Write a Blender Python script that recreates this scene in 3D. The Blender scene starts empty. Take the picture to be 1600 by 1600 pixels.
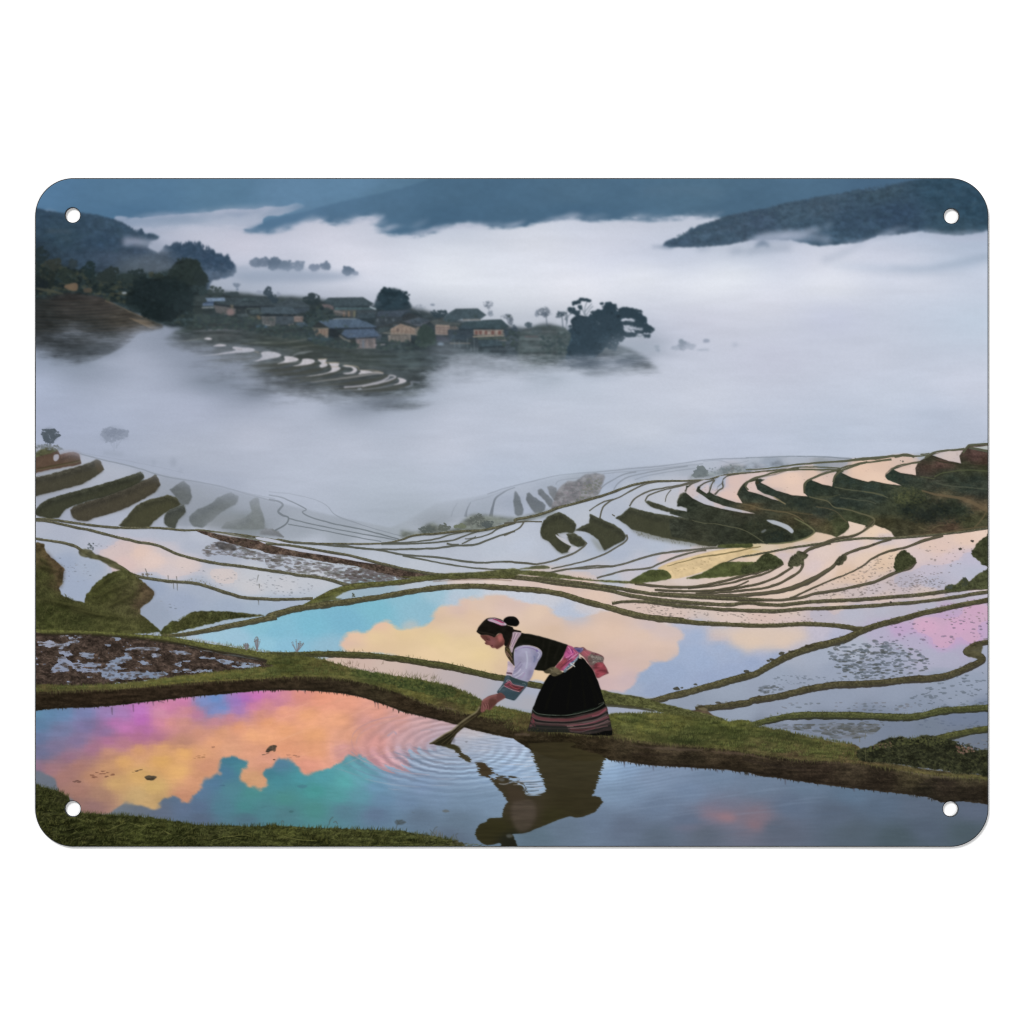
import bpy, math
import numpy as np

# A printed metal sign with four mounting holes, lying on a white surface, seen from straight above.
U = 0.0002                                       # one print unit in metres (the sign is 0.298 x 0.209 m)
THICK = 0.0010
ZTOP = THICK
scene = bpy.context.scene

# ---------------------------------------------------------------- camera, world, lamps, exposure
cam = bpy.data.cameras.new('camera'); cam_ob = bpy.data.objects.new('camera', cam)
scene.collection.objects.link(cam_ob); scene.camera = cam_ob
cam.sensor_width = 36; cam.lens = 85; cam.clip_start = .01; cam.clip_end = 50
cam_ob.location = (0, 0, ZTOP + 1600 * U * 85 / 36)
cam_ob.rotation_euler = (0, 0, 0)

world = bpy.data.worlds.new('World'); scene.world = world; world.use_nodes = True
world.node_tree.nodes['Background'].inputs[0].default_value = (1, 1, 1, 1)
world.node_tree.nodes['Background'].inputs[1].default_value = 0.36

def area(name, loc, size, energy, col=(1, 1, 1)):
    l = bpy.data.lights.new(name, 'AREA'); l.shape = 'SQUARE'; l.size = size; l.energy = energy; l.color = col
    o = bpy.data.objects.new(name, l); scene.collection.objects.link(o); o.location = loc
    d = -np.array(loc, float); d /= np.linalg.norm(d)
    import mathutils
    o.rotation_euler = mathutils.Vector(d).to_track_quat('-Z', 'Y').to_euler()
    return o

area('softbox_key', (-1.5, 2.1, 2.6), 1.25, 118)
area('softbox_fill', (2.0, -.6, 3.2), 1.8, 50)

vs = scene.view_settings
vs.view_transform = 'Standard'; vs.look = 'None'; vs.gamma = 1; vs.use_curve_mapping = False; vs.exposure = 0
scene.render.film_transparent = False
scene.render.filter_size = 1.05
scene.cycles.filter_width = 1.05
GAIN, SPEC = 1.265, .0042
# ---------------------------------------------------------------- the printed picture, drawn with numpy shapes
OX, OY, CW, CH = 50, 274, 1500, 1054            # drawing canvas in print units
rng = np.random.default_rng(7)
TILES = {'X': (0, 0, 1.0), 'A1': (50, 275, 4.2105), 'A2': (420, 275, 4.2105), 'A3': (790, 275, 4.2105), 'A4': (1165, 275, 4.2105),
         'B1': (50, 620, 4.2105), 'B2': (420, 620, 4.2105), 'B3': (790, 620, 4.2105), 'B4': (1165, 620, 4.2105),
         'C1': (50, 965, 4.2105), 'C2': (420, 965, 4.2105), 'C3': (790, 965, 4.2105), 'C4': (1165, 965, 4.2105),
         'P1': (740, 955, 10.), 'P2': (810, 995, 10.), 'P3': (665, 1060, 10.), 'P4': (690, 1130, 5.714),
         'R1': (1050, 700, 8.), 'R2': (1200, 700, 8.), 'R3': (1350, 690, 8.), 'L1': (50, 670, 8.),
         'V1': (310, 440, 8.), 'V2': (480, 440, 8.), 'V3': (640, 440, 8.), 'V4': (820, 450, 5.333), 'V5': (300, 500, 4.2105)}


def P(s):
    """'B1 20,30 40,50 B2 0,1' -> Nx2 points in print units"""
    out = []; t = TILES['X']
    for w in s.split():
        if w in TILES:
            t = TILES[w]
        else:
            x, y = w.split(',')
            out.append((t[0] + float(x) / t[2], t[1] + float(y) / t[2]))
    return np.array(out, float)


def spl(p, closed=False, step=1.6):
    p = np.asarray(p, float)
    if len(p) < 3:
        q = p
        n = max(2, int(np.hypot(*(p[-1] - p[0])) / step))
        return p[0] + (p[-1] - p[0]) * np.linspace(0, 1, n)[:, None]
    n = len(p)
    idx = (lambda i: i % n) if closed else (lambda i: min(max(i, 0), n - 1))
    out = []
    for i in range(n if closed else n - 1):
        a, b, c, d = p[idx(i - 1)], p[idx(i)], p[idx(i + 1)], p[idx(i + 2)]
        m = max(2, int(np.hypot(*(c - b)) / step))
        t = np.linspace(0, 1, m, endpoint=False)[:, None]
        out.append(0.5 * ((2 * b) + (c - a) * t + (2 * a - 5 * b + 4 * c - d) * t * t + (3 * b - a - 3 * c + d) * t ** 3))
    if not closed:
        out.append(p[-1:])
    return np.concatenate(out)


def nz1(n, scale):
    k = max(3, int(n / scale) + 3)
    v = rng.uniform(-1, 1, k)
    t = np.linspace(0, k - 2, n); i = t.astype(int); f = t - i; f = f * f * (3 - 2 * f)
    return v[i] * (1 - f) + v[np.minimum(i + 1, k - 1)] * f


def rough(p, amp, scale=4):
    if amp <= 0:
        return p
    n = len(p)
    d = nz1(n, scale) * amp * .7 + nz1(n, max(1.5, scale / 3)) * amp * .45
    t = np.roll(p, -1, 0) - np.roll(p, 1, 0)
    t /= np.maximum(np.hypot(t[:, 0], t[:, 1]), 1e-6)[:, None]
    return p + np.stack([-t[:, 1], t[:, 0]], 1) * d[:, None]


SS = 4


def cover(polys, pad=0):
    """antialiased coverage of a list of polygons -> (y0, x0, mask)"""
    a = np.concatenate([q for q in polys]); b = np.concatenate([np.roll(q, -1, 0) for q in polys])
    x0 = int(np.floor(max(a[:, 0].min() - OX - pad, 0))); x1 = int(np.ceil(min(a[:, 0].max() - OX + pad + 2, CW)))
    y0 = int(np.floor(max(a[:, 1].min() - OY - pad, 0))); y1 = int(np.ceil(min(a[:, 1].max() - OY + pad + 2, CH)))
    if x1 <= x0 or y1 <= y0:
        return None
    w, h = x1 - x0, y1 - y0
    ax, ay = a[:, 0] - OX - x0, (a[:, 1] - OY - y0) * SS
    bx, by = b[:, 0] - OX - x0, (b[:, 1] - OY - y0) * SS
    sg = np.where(ay < by, 1., -1.)
    lo, hi = np.minimum(ay, by), np.maximum(ay, by)
    r0 = np.clip(np.ceil(lo - .5), 0, h * SS).astype(int); r1 = np.clip(np.ceil(hi - .5), 0, h * SS).astype(int)
    cnt = np.maximum(r1 - r0, 0)
    m = np.zeros((h * SS, w + 2), np.float32)
    if cnt.sum():
        e = np.repeat(np.arange(len(cnt)), cnt)
        row = np.arange(cnt.sum()) - np.repeat(np.cumsum(cnt) - cnt, cnt) + r0[e]
        t = (row + .5 - ay[e]) / (by[e] - ay[e])
        x = np.clip(ax[e] + (bx[e] - ax[e]) * t, 0, w)
        xi = x.astype(int); f = x - xi
        flat = row * (w + 2) + xi
        n = m.size
        m = (np.bincount(flat, sg[e] * (1 - f), n) + np.bincount(flat + 1, sg[e] * f, n + 1)[:n]).reshape(h * SS, w + 2)
        m = np.cumsum(m, 1)
        m = np.minimum(np.abs(m), 1)
    m = m[:, :w].reshape(h, SS, w).mean(1)
    return y0, x0, m.astype(np.float32)


def orient(q):
    s = (q[:, 0] * np.roll(q[:, 1], -1) - np.roll(q[:, 0], -1) * q[:, 1]).sum()
    return q if s > 0 else q[::-1]


def blur(m, r):
    if not isinstance(r, tuple) and r <= 0:
        return m
    if not isinstance(r, tuple) and r < 1.5:     # light softening with a small kernel
        for _ in range(1 if r < .9 else 2):
            for ax in (0, 1):
                p = np.pad(m, [(1, 1) if a == ax else (0, 0) for a in range(m.ndim)], mode='edge')
                e = min(.25, r * .35)
                m = (p[:-2] + p[2:]) * e + m * (1 - 2 * e) if ax == 0 else (p[:, :-2] + p[:, 2:]) * e + m * (1 - 2 * e)
        return m.astype(np.float32)
    for ax in (0, 1):
        rr = r if not isinstance(r, tuple) else r[1 - ax]
        k = max(1, int(round(rr * 1.0)))
        for _ in range(3):
            p = np.pad(m, [(k + 1, k) if a == ax else (0, 0) for a in range(m.ndim)], mode='edge')
            c = np.cumsum(p, ax, dtype=np.float64)
            if ax == 0:
                m = (c[2 * k + 1:] - c[:-2 * k - 1]) / (2 * k + 1)
            else:
                m = (c[:, 2 * k + 1:] - c[:, :-2 * k - 1]) / (2 * k + 1)
    return m.astype(np.float32)


def upsample(g, h, w):
    gy = np.linspace(0, g.shape[0] - 1.001, h); gx = np.linspace(0, g.shape[1] - 1.001, w)
    yi, xi = gy.astype(int), gx.astype(int)
    fy, fx = gy - yi, gx - xi
    fy, fx = fy * fy * (3 - 2 * fy), fx * fx * (3 - 2 * fx)
    if g.ndim == 3:
        fy, fx = fy[:, None, None], fx[None, :, None]
    else:
        fy, fx = fy[:, None], fx[None, :]
    a = g[yi][:, xi] * (1 - fx) + g[yi][:, xi + 1] * fx
    b = g[yi + 1][:, xi] * (1 - fx) + g[yi + 1][:, xi + 1] * fx
    return (a * (1 - fy) + b * fy).astype(np.float32)


def fbm(sx, sy, octaves=4, gain=.5):
    out = np.zeros((CH, CW), np.float32); amp, tot = 1., 0.
    for _ in range(octaves):
        g = rng.uniform(0, 1, (max(3, int(CH / sy) + 2), max(3, int(CW / sx) + 2)))
        out += amp * upsample(g, CH, CW); tot += amp
        amp *= gain; sx = max(sx / 2, 1.2); sy = max(sy / 2, 1.2)
    out /= tot
    return np.clip((out - .5) * 1.9 + .5, 0, 1)


def field(s, power=3.0):
    """'TILE x,y,r,g,b ...' scattered colours blended into a smooth colour field"""
    t = TILES['X']; pts, cols = [], []
    for w in s.split():
        if w in TILES:
            t = TILES[w]; continue
        v = [float(q) for q in w.split(',')]
        pts.append((t[0] + v[0] / t[2], t[1] + v[1] / t[2])); cols.append(v[2:])
    st = 6
    gy, gx = np.mgrid[OY:OY + CH + st:st, OX:OX + CW + st:st].astype(np.float32)
    num = np.zeros(gy.shape + (3,)); den = np.zeros(gy.shape)
    for (x, y), c in zip(pts, cols):
        w = 1. / ((gx - x) ** 2 + ((gy - y) * 1.5) ** 2 + 60.) ** (power / 2)
        num += w[..., None] * np.array(c); den += w
    return upsample(num / den[..., None] / 255., CH, CW)


def sstep(a, b, x):
    t = np.clip((x - a) / (b - a), 0, 1)
    return t * t * (3 - 2 * t)


C = np.zeros((CH, CW, 3), np.float32)           # colours as they look (display values)
LAB = np.zeros((CH, CW), np.int32)              # which printed piece owns the spot
PIECES = ['printed_mountain']                   # id -> name ; PARENT id -> parent id or -1 ; PTEXT id -> label
PARENT = [-1]; PTEXT = ['']
YY, XX = np.mgrid[OY:OY + CH, OX:OX + CW].astype(np.float32)


def piece(name, parent=-1, label=''):
    PIECES.append(name); PARENT.append(parent); PTEXT.append(label)
    return len(PIECES) - 1


def put(y0, x0, m, col, a=1., lab=None, tex=None, thr=.5):
    h, w = m.shape
    v = C[y0:y0 + h, x0:x0 + w]
    if isinstance(col, np.ndarray) and col.ndim == 3:
        c = col[y0:y0 + h, x0:x0 + w]
    else:
        c = np.array(col, np.float32)[None, None, :] / 255.
    if tex is not None:
        for nf, amt in tex:
            c = c * (1 + amt * (nf[y0:y0 + h, x0:x0 + w, None] - .5) * 2)
    k = (m * a)[..., None]
    v *= (1 - k); v += c * k
    if lab is not None:
        LAB[y0:y0 + h, x0:x0 + w][m * a > thr] = lab


def shape(s, col, a=1., bl=0, lab=None, tex=None, rg=0, rs=4, sharp=False, thr=.5):
    p = P(s) if isinstance(s, str) else s
    if not sharp:
        p = spl(p, True)
    elif rg:
        p = np.concatenate([p[i] + (p[(i + 1) % len(p)] - p[i]) * np.linspace(0, 1, max(2, int(np.hypot(*(p[(i + 1) % len(p)] - p[i])) / 1.5)), endpoint=False)[:, None] for i in range(len(p))])
    p = rough(p, rg, rs)
    r = cover([p], pad=(max(bl) if isinstance(bl, tuple) else bl) * 3 + 1)
    if r is None:
        return None
    y0, x0, m = r
    if bl:
        m = blur(m, bl)
    put(y0, x0, m, col, a, lab, tex, thr)
    return r


def ribbon(p, w, rg=0):
    p = spl(p)
    n = len(p)
    w = np.interp(np.linspace(0, 1, n), np.linspace(0, 1, len(w)), w) if hasattr(w, '__len__') else np.full(n, float(w))
    w = w * (1 + .13 * nz1(n, 7) + .07 * nz1(n, 2))
    if rg:
        p = p + np.stack([nz1(n, 5) * .3, nz1(n, 5)], 1) * rg
    t = np.gradient(p, axis=0); t /= np.maximum(np.hypot(t[:, 0], t[:, 1]), 1e-6)[:, None]
    nn = np.stack([-t[:, 1], t[:, 0]], 1)
    return np.concatenate([p + nn * w[:, None] / 2, (p - nn * w[:, None] / 2)[::-1]])


def line(s, w, col, a=1., bl=0, lab=None, rg=0, tex=None):
    p = P(s) if isinstance(s, str) else s
    r = cover([ribbon(p, w, rg)], pad=bl * 3 + 1)
    if r is None:
        return
    y0, x0, m = r
    if bl:
        m = blur(m, bl)
    put(y0, x0, m, col, a, lab, tex)


def many(quads, col, a=1., lab=None, clip=None, bl=0):
    if not len(quads):
        return
    r = cover([orient(q) for q in quads], pad=bl * 3)
    if r is None:
        return
    y0, x0, m = r
    if bl:
        m = blur(m, bl)
    if clip is not None:
        m = m * clip[y0:y0 + m.shape[0], x0:x0 + m.shape[1]]
    put(y0, x0, m, col, a, lab)


def inside(s, n, smooth=True):
    """n random points inside a polygon, and its full-canvas mask"""
    p = P(s) if isinstance(s, str) else s
    if smooth:
        p = spl(p, True)
    r = cover([p])
    full = np.zeros((CH, CW), np.float32)
    y0, x0, m = r
    full[y0:y0 + m.shape[0], x0:x0 + m.shape[1]] = m
    ys, xs = np.nonzero(m > .5)
    if not len(ys):
        return np.zeros((0, 2)), full
    k = rng.integers(0, len(ys), n)
    return np.stack([xs[k] + x0 + OX + rng.uniform(0, 1, n), ys[k] + y0 + OY + rng.uniform(0, 1, n)], 1), full


def jit(c, d):
    return tuple(np.clip(np.array(c, float) * (1 + rng.uniform(-d, d)) + rng.uniform(-4, 4, 3), 0, 255))


def blades(s, n, ln, cols, wd=.9, ang=-90, spread=35, a=.8, lab=None, clip=True, curve=0):
    """short grass strokes spread through a region"""
    pts, full = inside(s, n)
    nb = len(cols)
    for k, c in enumerate(cols):
        q = []
        for x, y in pts[k::nb]:
            L = ln * rng.uniform(.5, 1.4); t = math.radians(ang + rng.normal(0, spread))
            dx, dy = math.cos(t) * L, math.sin(t) * L
            px, py = -math.sin(t) * wd / 2, math.cos(t) * wd / 2
            q.append(np.array([(x - px, y - py), (x + px, y + py), (x + dx * .6 + px * .7 + curve, y + dy * .6 + py * .7), (x + dx + curve * 2, y + dy)]))
        many(q, c, a, lab, full if clip else None)


def blobs(pts, r, cols, a=1., asp=1., lab=None, clip=None, bl=0):
    nb = len(cols)
    for k, c in enumerate(cols):
        q = []
        for x, y in pts[k::nb]:
            rr = r * rng.uniform(.5, 1.4); t0 = rng.uniform(0, 6.28)
            th = np.linspace(0, 2 * math.pi, 7, endpoint=False) + t0
            R = rr * rng.uniform(.65, 1.25, 7)
            q.append(np.stack([x + np.cos(th) * R * asp, y + np.sin(th) * R], 1))
        many(q, c, a, lab, clip, bl)


def leafy(s, n, r, cols, a=.85, asp=1.2, lab=None, base=None, rg=1.5, clip=False, bl=0):
    if base is not None:
        shape(s, base, 1, bl, lab, None, rg, 3)
    pts, full = inside(s, n)
    blobs(pts, r, cols, a, asp, lab, full if clip else None, bl)


def ell(cx, cy, rx, ry, n=24):
    t = np.linspace(0, 2 * math.pi, n, endpoint=False)
    return np.stack([cx + np.cos(t) * rx, cy + np.sin(t) * ry], 1)


def tz(k, x, y):
    t = TILES[k]
    return t[0] + x / t[2], t[1] + y / t[2]


def crown(k, x, y, rx, ry, col, lab=None, n=60, a=1., bl=0, r=None, light=14):
    n = int(n * 2.4); r = (r or 1.6) * .68
    """tree crown: many small leaf clumps in an uneven ellipse, no solid disc"""
    cx, cy = tz(k, x, y); sc = TILES[k][2]; rx, ry = rx / sc, ry / sc
    r = r or max(1., min(rx, ry) * .26)
    th = rng.uniform(0, 6.283, n); rr = np.sqrt(rng.uniform(0, 1, n)) * (1 - .12 * rng.uniform(0, 1, n))
    lump = 1 + .16 * np.sin(th * 3 + rng.uniform(0, 6)) + .1 * np.sin(th * 5 + rng.uniform(0, 6))
    pts = np.stack([cx + np.cos(th) * rr * rx * lump, cy + np.sin(th) * rr * ry * lump], 1)
    pts = pts[np.argsort(pts[:, 1])]
    c = np.array(col, float)
    blobs(pts, r, [c, c * .93, c], a, 1.2, lab, None, bl)
    up = pts[pts[:, 1] < cy + ry * .3][::3]
    blobs(up - [r * .2, r * .4], r * .5, [np.clip(c + light, 0, 255)], a * .5, 1.3, None, None, bl)


def dyke(s, w, col=(78, 74, 54), top=(104, 102, 66), dark=(50, 46, 36), lab=None, rg=.25, k=1.):
    """earth bank seen from above: dark foot, body, paler grassy crown, rough with tufts"""
    p = P(s)
    ww = np.array(w if hasattr(w, '__len__') else [w, w], float)
    ww = np.where(ww < 7, ww * .84, ww * .95)
    line(p + [0, .16 * ww.mean()], ww * 1.12, dark, .9, 0, lab, rg)
    line(p, ww * .85, col, 1, 0, lab, rg, [(NF, .12), (NM, .1)])
    line(p - [0, .22 * ww.mean()], ww * .3, top, .6 * k, 0, None, rg, [(NF, .2)])
    q = spl(p, step=2.2)
    if ww.mean() > 3.5:
        e = q[::2] + np.stack([rng.uniform(-1, 1, len(q[::2])), rng.uniform(-.55, .1, len(q[::2])) * ww.mean()], 1)
        blobs(e, ww.mean() * .17, [np.array(col) * .88, np.array(top) * .92, dark], .35, 1.4, None)


def specks(s, n, r, cols, a=.7, asp=2.2):
    a = a * .78; r = r * .66; asp = asp * 1.25; n = int(n * 1.35)
    pts, full = inside(s, n)
    cen = pts[rng.integers(0, len(pts), len(pts))] + rng.normal(0, 9, pts.shape) * [2., 1.]
    pts = np.where(rng.uniform(0, 1, (len(pts), 1)) < .6, cen, pts)
    blobs(pts, r, cols, a, asp, None, full)
NF, NM, NC = fbm(2.2, 1.6, 2), fbm(9, 5, 4), fbm(60, 28, 4)
NW = fbm(70, 13, 5, .58)                         # drifting mist, stretched sideways
NS = fbm(110, 40, 3, .45)
NH = fbm(26, 3.2, 4)                             # horizontal streaks

# --- far mountains
MT = field('X 60,290,80,120,156 200,300,80,118,150 200,335,74,112,145 350,300,84,122,152 450,300,92,129,161 560,285,92,130,162 600,310,84,120,148 '
           '700,300,80,116,143 700,340,76,112,140 900,300,84,119,145 900,335,76,112,140 1100,300,86,121,146 1150,330,80,114,140 1250,290,84,119,146 1380,285,80,114,143')
put(0, 0, np.ones((CH, CW), np.float32), MT, 1, 0, [(NC, .015), (NM, .012)])
FOG = field('X 60,600,165,176,203 100,560,150,162,184 200,345,150,162,188 300,335,148,162,186 420,335,165,172,194 300,365,186,188,206 380,385,192,192,210 250,400,150,160,182 '
            '380,440,160,170,190 430,450,165,174,194 560,400,197,199,214 500,370,190,192,209 600,370,182,188,206 700,365,178,187,206 700,390,196,201,214 700,430,201,206,217 800,460,200,205,217 900,350,190,197,215 850,380,198,202,215 '
            '950,380,192,196,213 960,405,182,188,207 1000,430,205,209,219 900,450,206,208,219 1100,450,205,209,220 1150,430,205,210,220 1060,400,172,181,202 1010,396,180,187,207 1150,395,168,178,198 1200,400,170,180,200 1250,398,182,188,208 '
            '1370,390,184,190,210 1400,372,176,186,208 1450,370,170,182,205 1520,370,160,174,198 1525,395,164,178,202 1420,410,192,197,215 1480,415,170,182,204 1300,420,196,200,215 1300,445,205,209,219 1450,440,196,201,217 1530,430,186,195,215 '
            '1200,470,198,201,216 1300,495,184,190,213 1450,495,184,194,214 1520,500,182,196,216 1100,500,192,195,213 1040,530,182,188,208 1200,560,188,192,212 1350,560,190,196,215 1500,600,195,201,220 1400,620,188,197,216 1000,600,188,195,213 900,600,178,188,206 '
            '1100,620,193,199,216 1150,690,180,189,211 1300,680,178,189,210 1450,650,176,187,209 1500,690,176,186,207 1000,680,190,197,213 850,650,186,193,211 800,620,178,187,206 700,660,182,189,208 600,650,168,177,197 560,640,140,150,168 620,620,140,152,170 '
            '480,650,172,180,200 380,620,130,140,160 400,640,160,168,189 340,590,130,140,160 300,560,128,138,158 250,540,136,146,166 290,530,122,132,152 220,570,164,172,194 130,580,140,150,170 200,620,168,177,200 70,560,128,140,162 300,640,170,178,202 150,660,160,170,194 80,660,158,168,194 '
            '400,680,180,186,205 550,700,182,189,208 700,700,186,192,210 850,700,182,190,210 1000,710,172,182,202 900,740,170,182,201 300,710,166,174,193 480,740,176,184,203 600,760,172,182,199 650,800,158,168,182 600,800,160,170,186 700,760,176,185,204 780,740,172,183,204', 2.6)
FOG = blur(FOG, (26, 9)) * np.array([1.02, 1.02, 1.01])
FOG += (.055 * np.exp(-((YY - 425) / 55.) ** 2) * sstep(250, 520, XX) * (1 - .5 * sstep(1250, 1500, XX)))[..., None] * np.array([1.05, 1, .98])
FOG = FOG * (1 + .026 * (NW[..., None] - .5) + .008 * (NF[..., None] - .5))

mist = piece('printed_mist', -1, '')
# wedge of mist between the two far mountains
r = shape('A1 540,272 660,268 760,268 1000,250 1180,232 1300,216 1450,216 A2 -20,196 60,200 120,196 175,178 225,186 240,205 180,222 130,245 60,262 -40,290 -40,480 A1 900,480 560,420', FOG, 0)
y0, x0, m = r
m = blur(m, 2)
h, w = m.shape
m = sstep(.35, .75, m + .55 * (NW[y0:y0 + h, x0:x0 + w] - .5) + .25 * (NM[y0:y0 + h, x0:x0 + w] - .5)) * np.clip(m * 1.6, 0, 1) * np.interp(XX[y0:y0 + h, x0:x0 + w], [190, 300, 400, 440, 476], [.85, .95, .9, .7, .15])
put(y0, x0, m, FOG, .95, mist)
line('A1 600,300 800,285 1000,290 1180,280', [2, 6, 10, 2], (104, 130, 158), .6, 5)
line('A1 1270,240 1340,246 1420,236', [2, 5, 2], (120, 142, 168), .6, 2)
# second mountain
mt2 = piece('printed_mountain', -1, 'darker blue far mountain slope rising to the right')
shape('A2 1085,-30 1070,15 900,70 700,120 520,160 350,202 240,235 120,262 0,290 A1 1520,310 1440,350 1400,362 1600,520 A4 1600,520 1600,-40', MT * [.9, .915, .935], 1, 1, mt2, [(NC, .02), (NM, .015)], .6, 8)
for i in range(14):                              # soft forest folds on the far slopes
    x, y = rng.uniform(620, 1400), rng.uniform(285, 345)
    line(np.array([(x, y), (x + 50, y - 9 + rng.normal(0, 2)), (x + 120, y - 16 + rng.normal(0, 4))]), [1, 4, 1], (66, 100, 128) if i % 2 else (100, 136, 160), .12, 4)
line('X 1000,300 1060,296 1130,303', 5, (112, 132, 152), .25, 5)


def foglayer(s, bl, lo, hi, nw, nm, a=1., lab=None, col=None):
    p = spl(P(s), True); r = cover([p], pad=3 * (bl if not isinstance(bl, tuple) else max(bl)))
    y0, x0, m = r
    m = blur(m, bl); h, w = m.shape
    ed_ = np.clip((1 - m) * 2.5, 0, 1)
    m = sstep(lo, hi, m + ed_ * (nw * (NW[y0:y0 + h, x0:x0 + w] - .5) + nm * (NM[y0:y0 + h, x0:x0 + w] - .5))) * np.clip(m * 3, 0, 1)
    put(y0, x0, m, FOG if col is None else col, a, lab)


foglayer('A1 -60,600 400,420 560,340 700,335 900,345 1200,330 1440,355 1500,360 A2 0,368 100,352 160,330 220,306 330,286 420,322 520,305 600,285 700,266 722,290 680,345 780,370 900,388 1050,392 1150,335 1300,322 1450,338 1600,335 '
         'A3 150,316 300,285 420,270 490,262 540,288 700,282 880,268 940,290 1100,278 1440,265 A4 200,260 900,330 1640,330 1640,5000 A1 -60,5000', (10, 6), .22, .85, .55, .2, 1, mist)
shape('A1 1395,360 1450,338 1520,309 A2 0,290 120,265 240,235 320,235 220,304 160,328 100,346 0,364 A1 1480,366', MT * [.9, .915, .935], .8, 2, mt2)
for i in range(50):
    x = rng.uniform(250, 470); y = np.interp(x, [250, 340, 420, 470], [335, 331, 327, 318]) + rng.uniform(-3, 10); L = rng.uniform(12, 40)
    line(np.array([(x - L * .5, y + 3), (x, y), (x + L * .5, y - rng.uniform(1, 6))]), [.5, rng.uniform(1.5, 4), .5], [(150, 162, 188), (112, 134, 162)][i % 2], rng.uniform(.15, .4), 2, None, 1)
for s, wd, a in (('A2 200,305 300,282 380,300', 7, .5), ('A2 460,330 560,285 640,295 720,262', 8, .5), ('A2 620,340 680,300 730,288', 7, .45), ('A3 380,285 430,262 500,258', 7, .5),
                 ('A2 920,345 1000,310 1050,290', 6, .3), ('A3 780,275 880,258 920,280', 6, .4), ('A1 1000,240 1200,226 1400,208 1600,196', 6, .35)):
    line(s, [1, wd, 1], (186, 190, 208), a, 3, None, 1)

xb_ = np.array([420, 470, 500, 540, 590, 605, 640, 700, 760, 800, 860, 900, 950, 1000, 1050, 1130.]); yb_ = np.array([362, 349, 344, 350, 338, 355, 368, 353, 353, 351, 342, 338, 343, 340, 341, 337.])
for i in range(110):
    x = rng.uniform(425, 1120); y = np.interp(x, xb_, yb_); L = rng.uniform(14, 50)
    line(np.array([(x - L * .5, y + 5), (x, y + rng.uniform(-2, 2)), (x + L * .5, y - rng.uniform(1, 7))]), [.6, rng.uniform(2, 6), .6], (178, 184, 204), rng.uniform(.12, .4), 2, None, 1)
for i in range(30):
    x = rng.uniform(200, 460); y = np.interp(x, [180, 300, 400, 470], [339, 334, 328, 320]); L = rng.uniform(14, 40)
    line(np.array([(x - L * .5, y + 4), (x, y), (x + L * .5, y - rng.uniform(1, 4))]), [.6, rng.uniform(2, 5), .6], (164, 172, 196), rng.uniform(.12, .35), 2, None, 1)
# --- dark ridge on the right
ridge = piece('printed_mountain', -1, 'dark wooded ridge in the top right corner above the mist')
RC = field('A3 1100,440,66,88,110 1300,380,68,90,110 1500,300,66,86,105 A4 100,300,66,86,108 300,250,66,88,106 500,200,66,86,104 400,400,58,84,106 700,300,58,80,102 900,100,60,82,98 1000,250,54,76,100 1300,100,50,78,98 1500,200,48,76,96 1400,350,56,82,100 600,420,64,90,112')
RP = 'A3 1030,462 1045,440 1060,426 1130,405 1165,388 1200,365 1215,342 1228,338 1240,350 1262,325 1340,305 1450,262 1520,250 1600,232 A4 60,222 130,215 200,196 250,180 400,155 520,130 620,118 740,88 790,98 850,95 950,62 1060,38 1180,14 1300,-30 1640,-30 1640,360 1600,358 1500,380 1380,392 1270,380 1150,365 1000,385 870,395 750,437 600,450 480,462 300,420 100,418 0,430 A3 1480,450 1300,467 1100,468'
shape(RP, RC, 1, 1, ridge, [(NF, .05), (NM, .1)], .9, 3, True)
leafy('A3 1060,430 1340,310 1600,240 A4 400,160 740,95 1000,55 1000,90 500,180 200,230 A3 1400,330 1200,400', 420, 1.5, [(62, 84, 102), (74, 96, 112), (56, 76, 96)], .5, 1.3, None)
blades('A3 1050,430 1340,305 1600,235 A4 400,150 740,90 1060,36 1060,60 700,115 300,190 A3 1500,280 1250,350', 260, 2.6, [(66, 88, 108), (60, 80, 98)], 1, -90, 14, .8, None, False)
leafy(RP, 700, 2.2, [(56, 80, 100), (66, 92, 108), (50, 72, 92)], .28, 1.8, None, clip=True, bl=1)
for s, wd, a, c in (('A4 0,440 150,400 350,375 480,350', [4, 14, 10, 3], .75, (168, 178, 200)), ('A4 350,400 440,360 500,345', 6, .5, (140, 156, 178)), ('A4 520,350 545,325 565,315', 5, .5, (140, 156, 178)),
                    ('A4 80,430 250,410 450,405 560,420', 14, .5, (150, 164, 188)), ('A4 160,385 200,370 240,362', 4, .5, (140, 156, 178)), ('A4 860,398 960,368 1000,345 1090,340', [3, 9, 5, 1], .6, (150, 165, 188)),
                    ('A4 1130,385 1200,362 1280,380', 6, .6, (158, 172, 194)), ('A4 1440,385 1490,370 1540,380 1600,350', 6, .5, (140, 156, 180)), ('A4 1240,400 1400,412 1600,400', 8, .7, (176, 184, 206))):
    line(s, wd, c, a, 3, None, 1)
for s, wd, a in (('A4 60,470 110,440 160,465', [2, 9, 2], .65), ('A3 1250,480 1350,468', [2, 6, 2], .5), ('A3 1480,500 1560,490', 6, .45), ('A3 960,466 1020,466 1100,470', [1, 3, 4], .8), ('A4 0,500 100,485 300,470', 8, .3), ('A4 500,560 640,510 780,440', [10, 8, 3], .22)):
    line(s, wd, (98, 118, 142), a, 2 if a > .6 else 4)
line('A4 560,585 900,608 1200,612 1500,560 1600,520', [2, 9, 12, 12, 14], (158, 174, 196), .55, 5)
line('A4 950,600 1200,606 1600,530', [2, 5, 8], (148, 166, 188), .4, 3)

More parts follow.
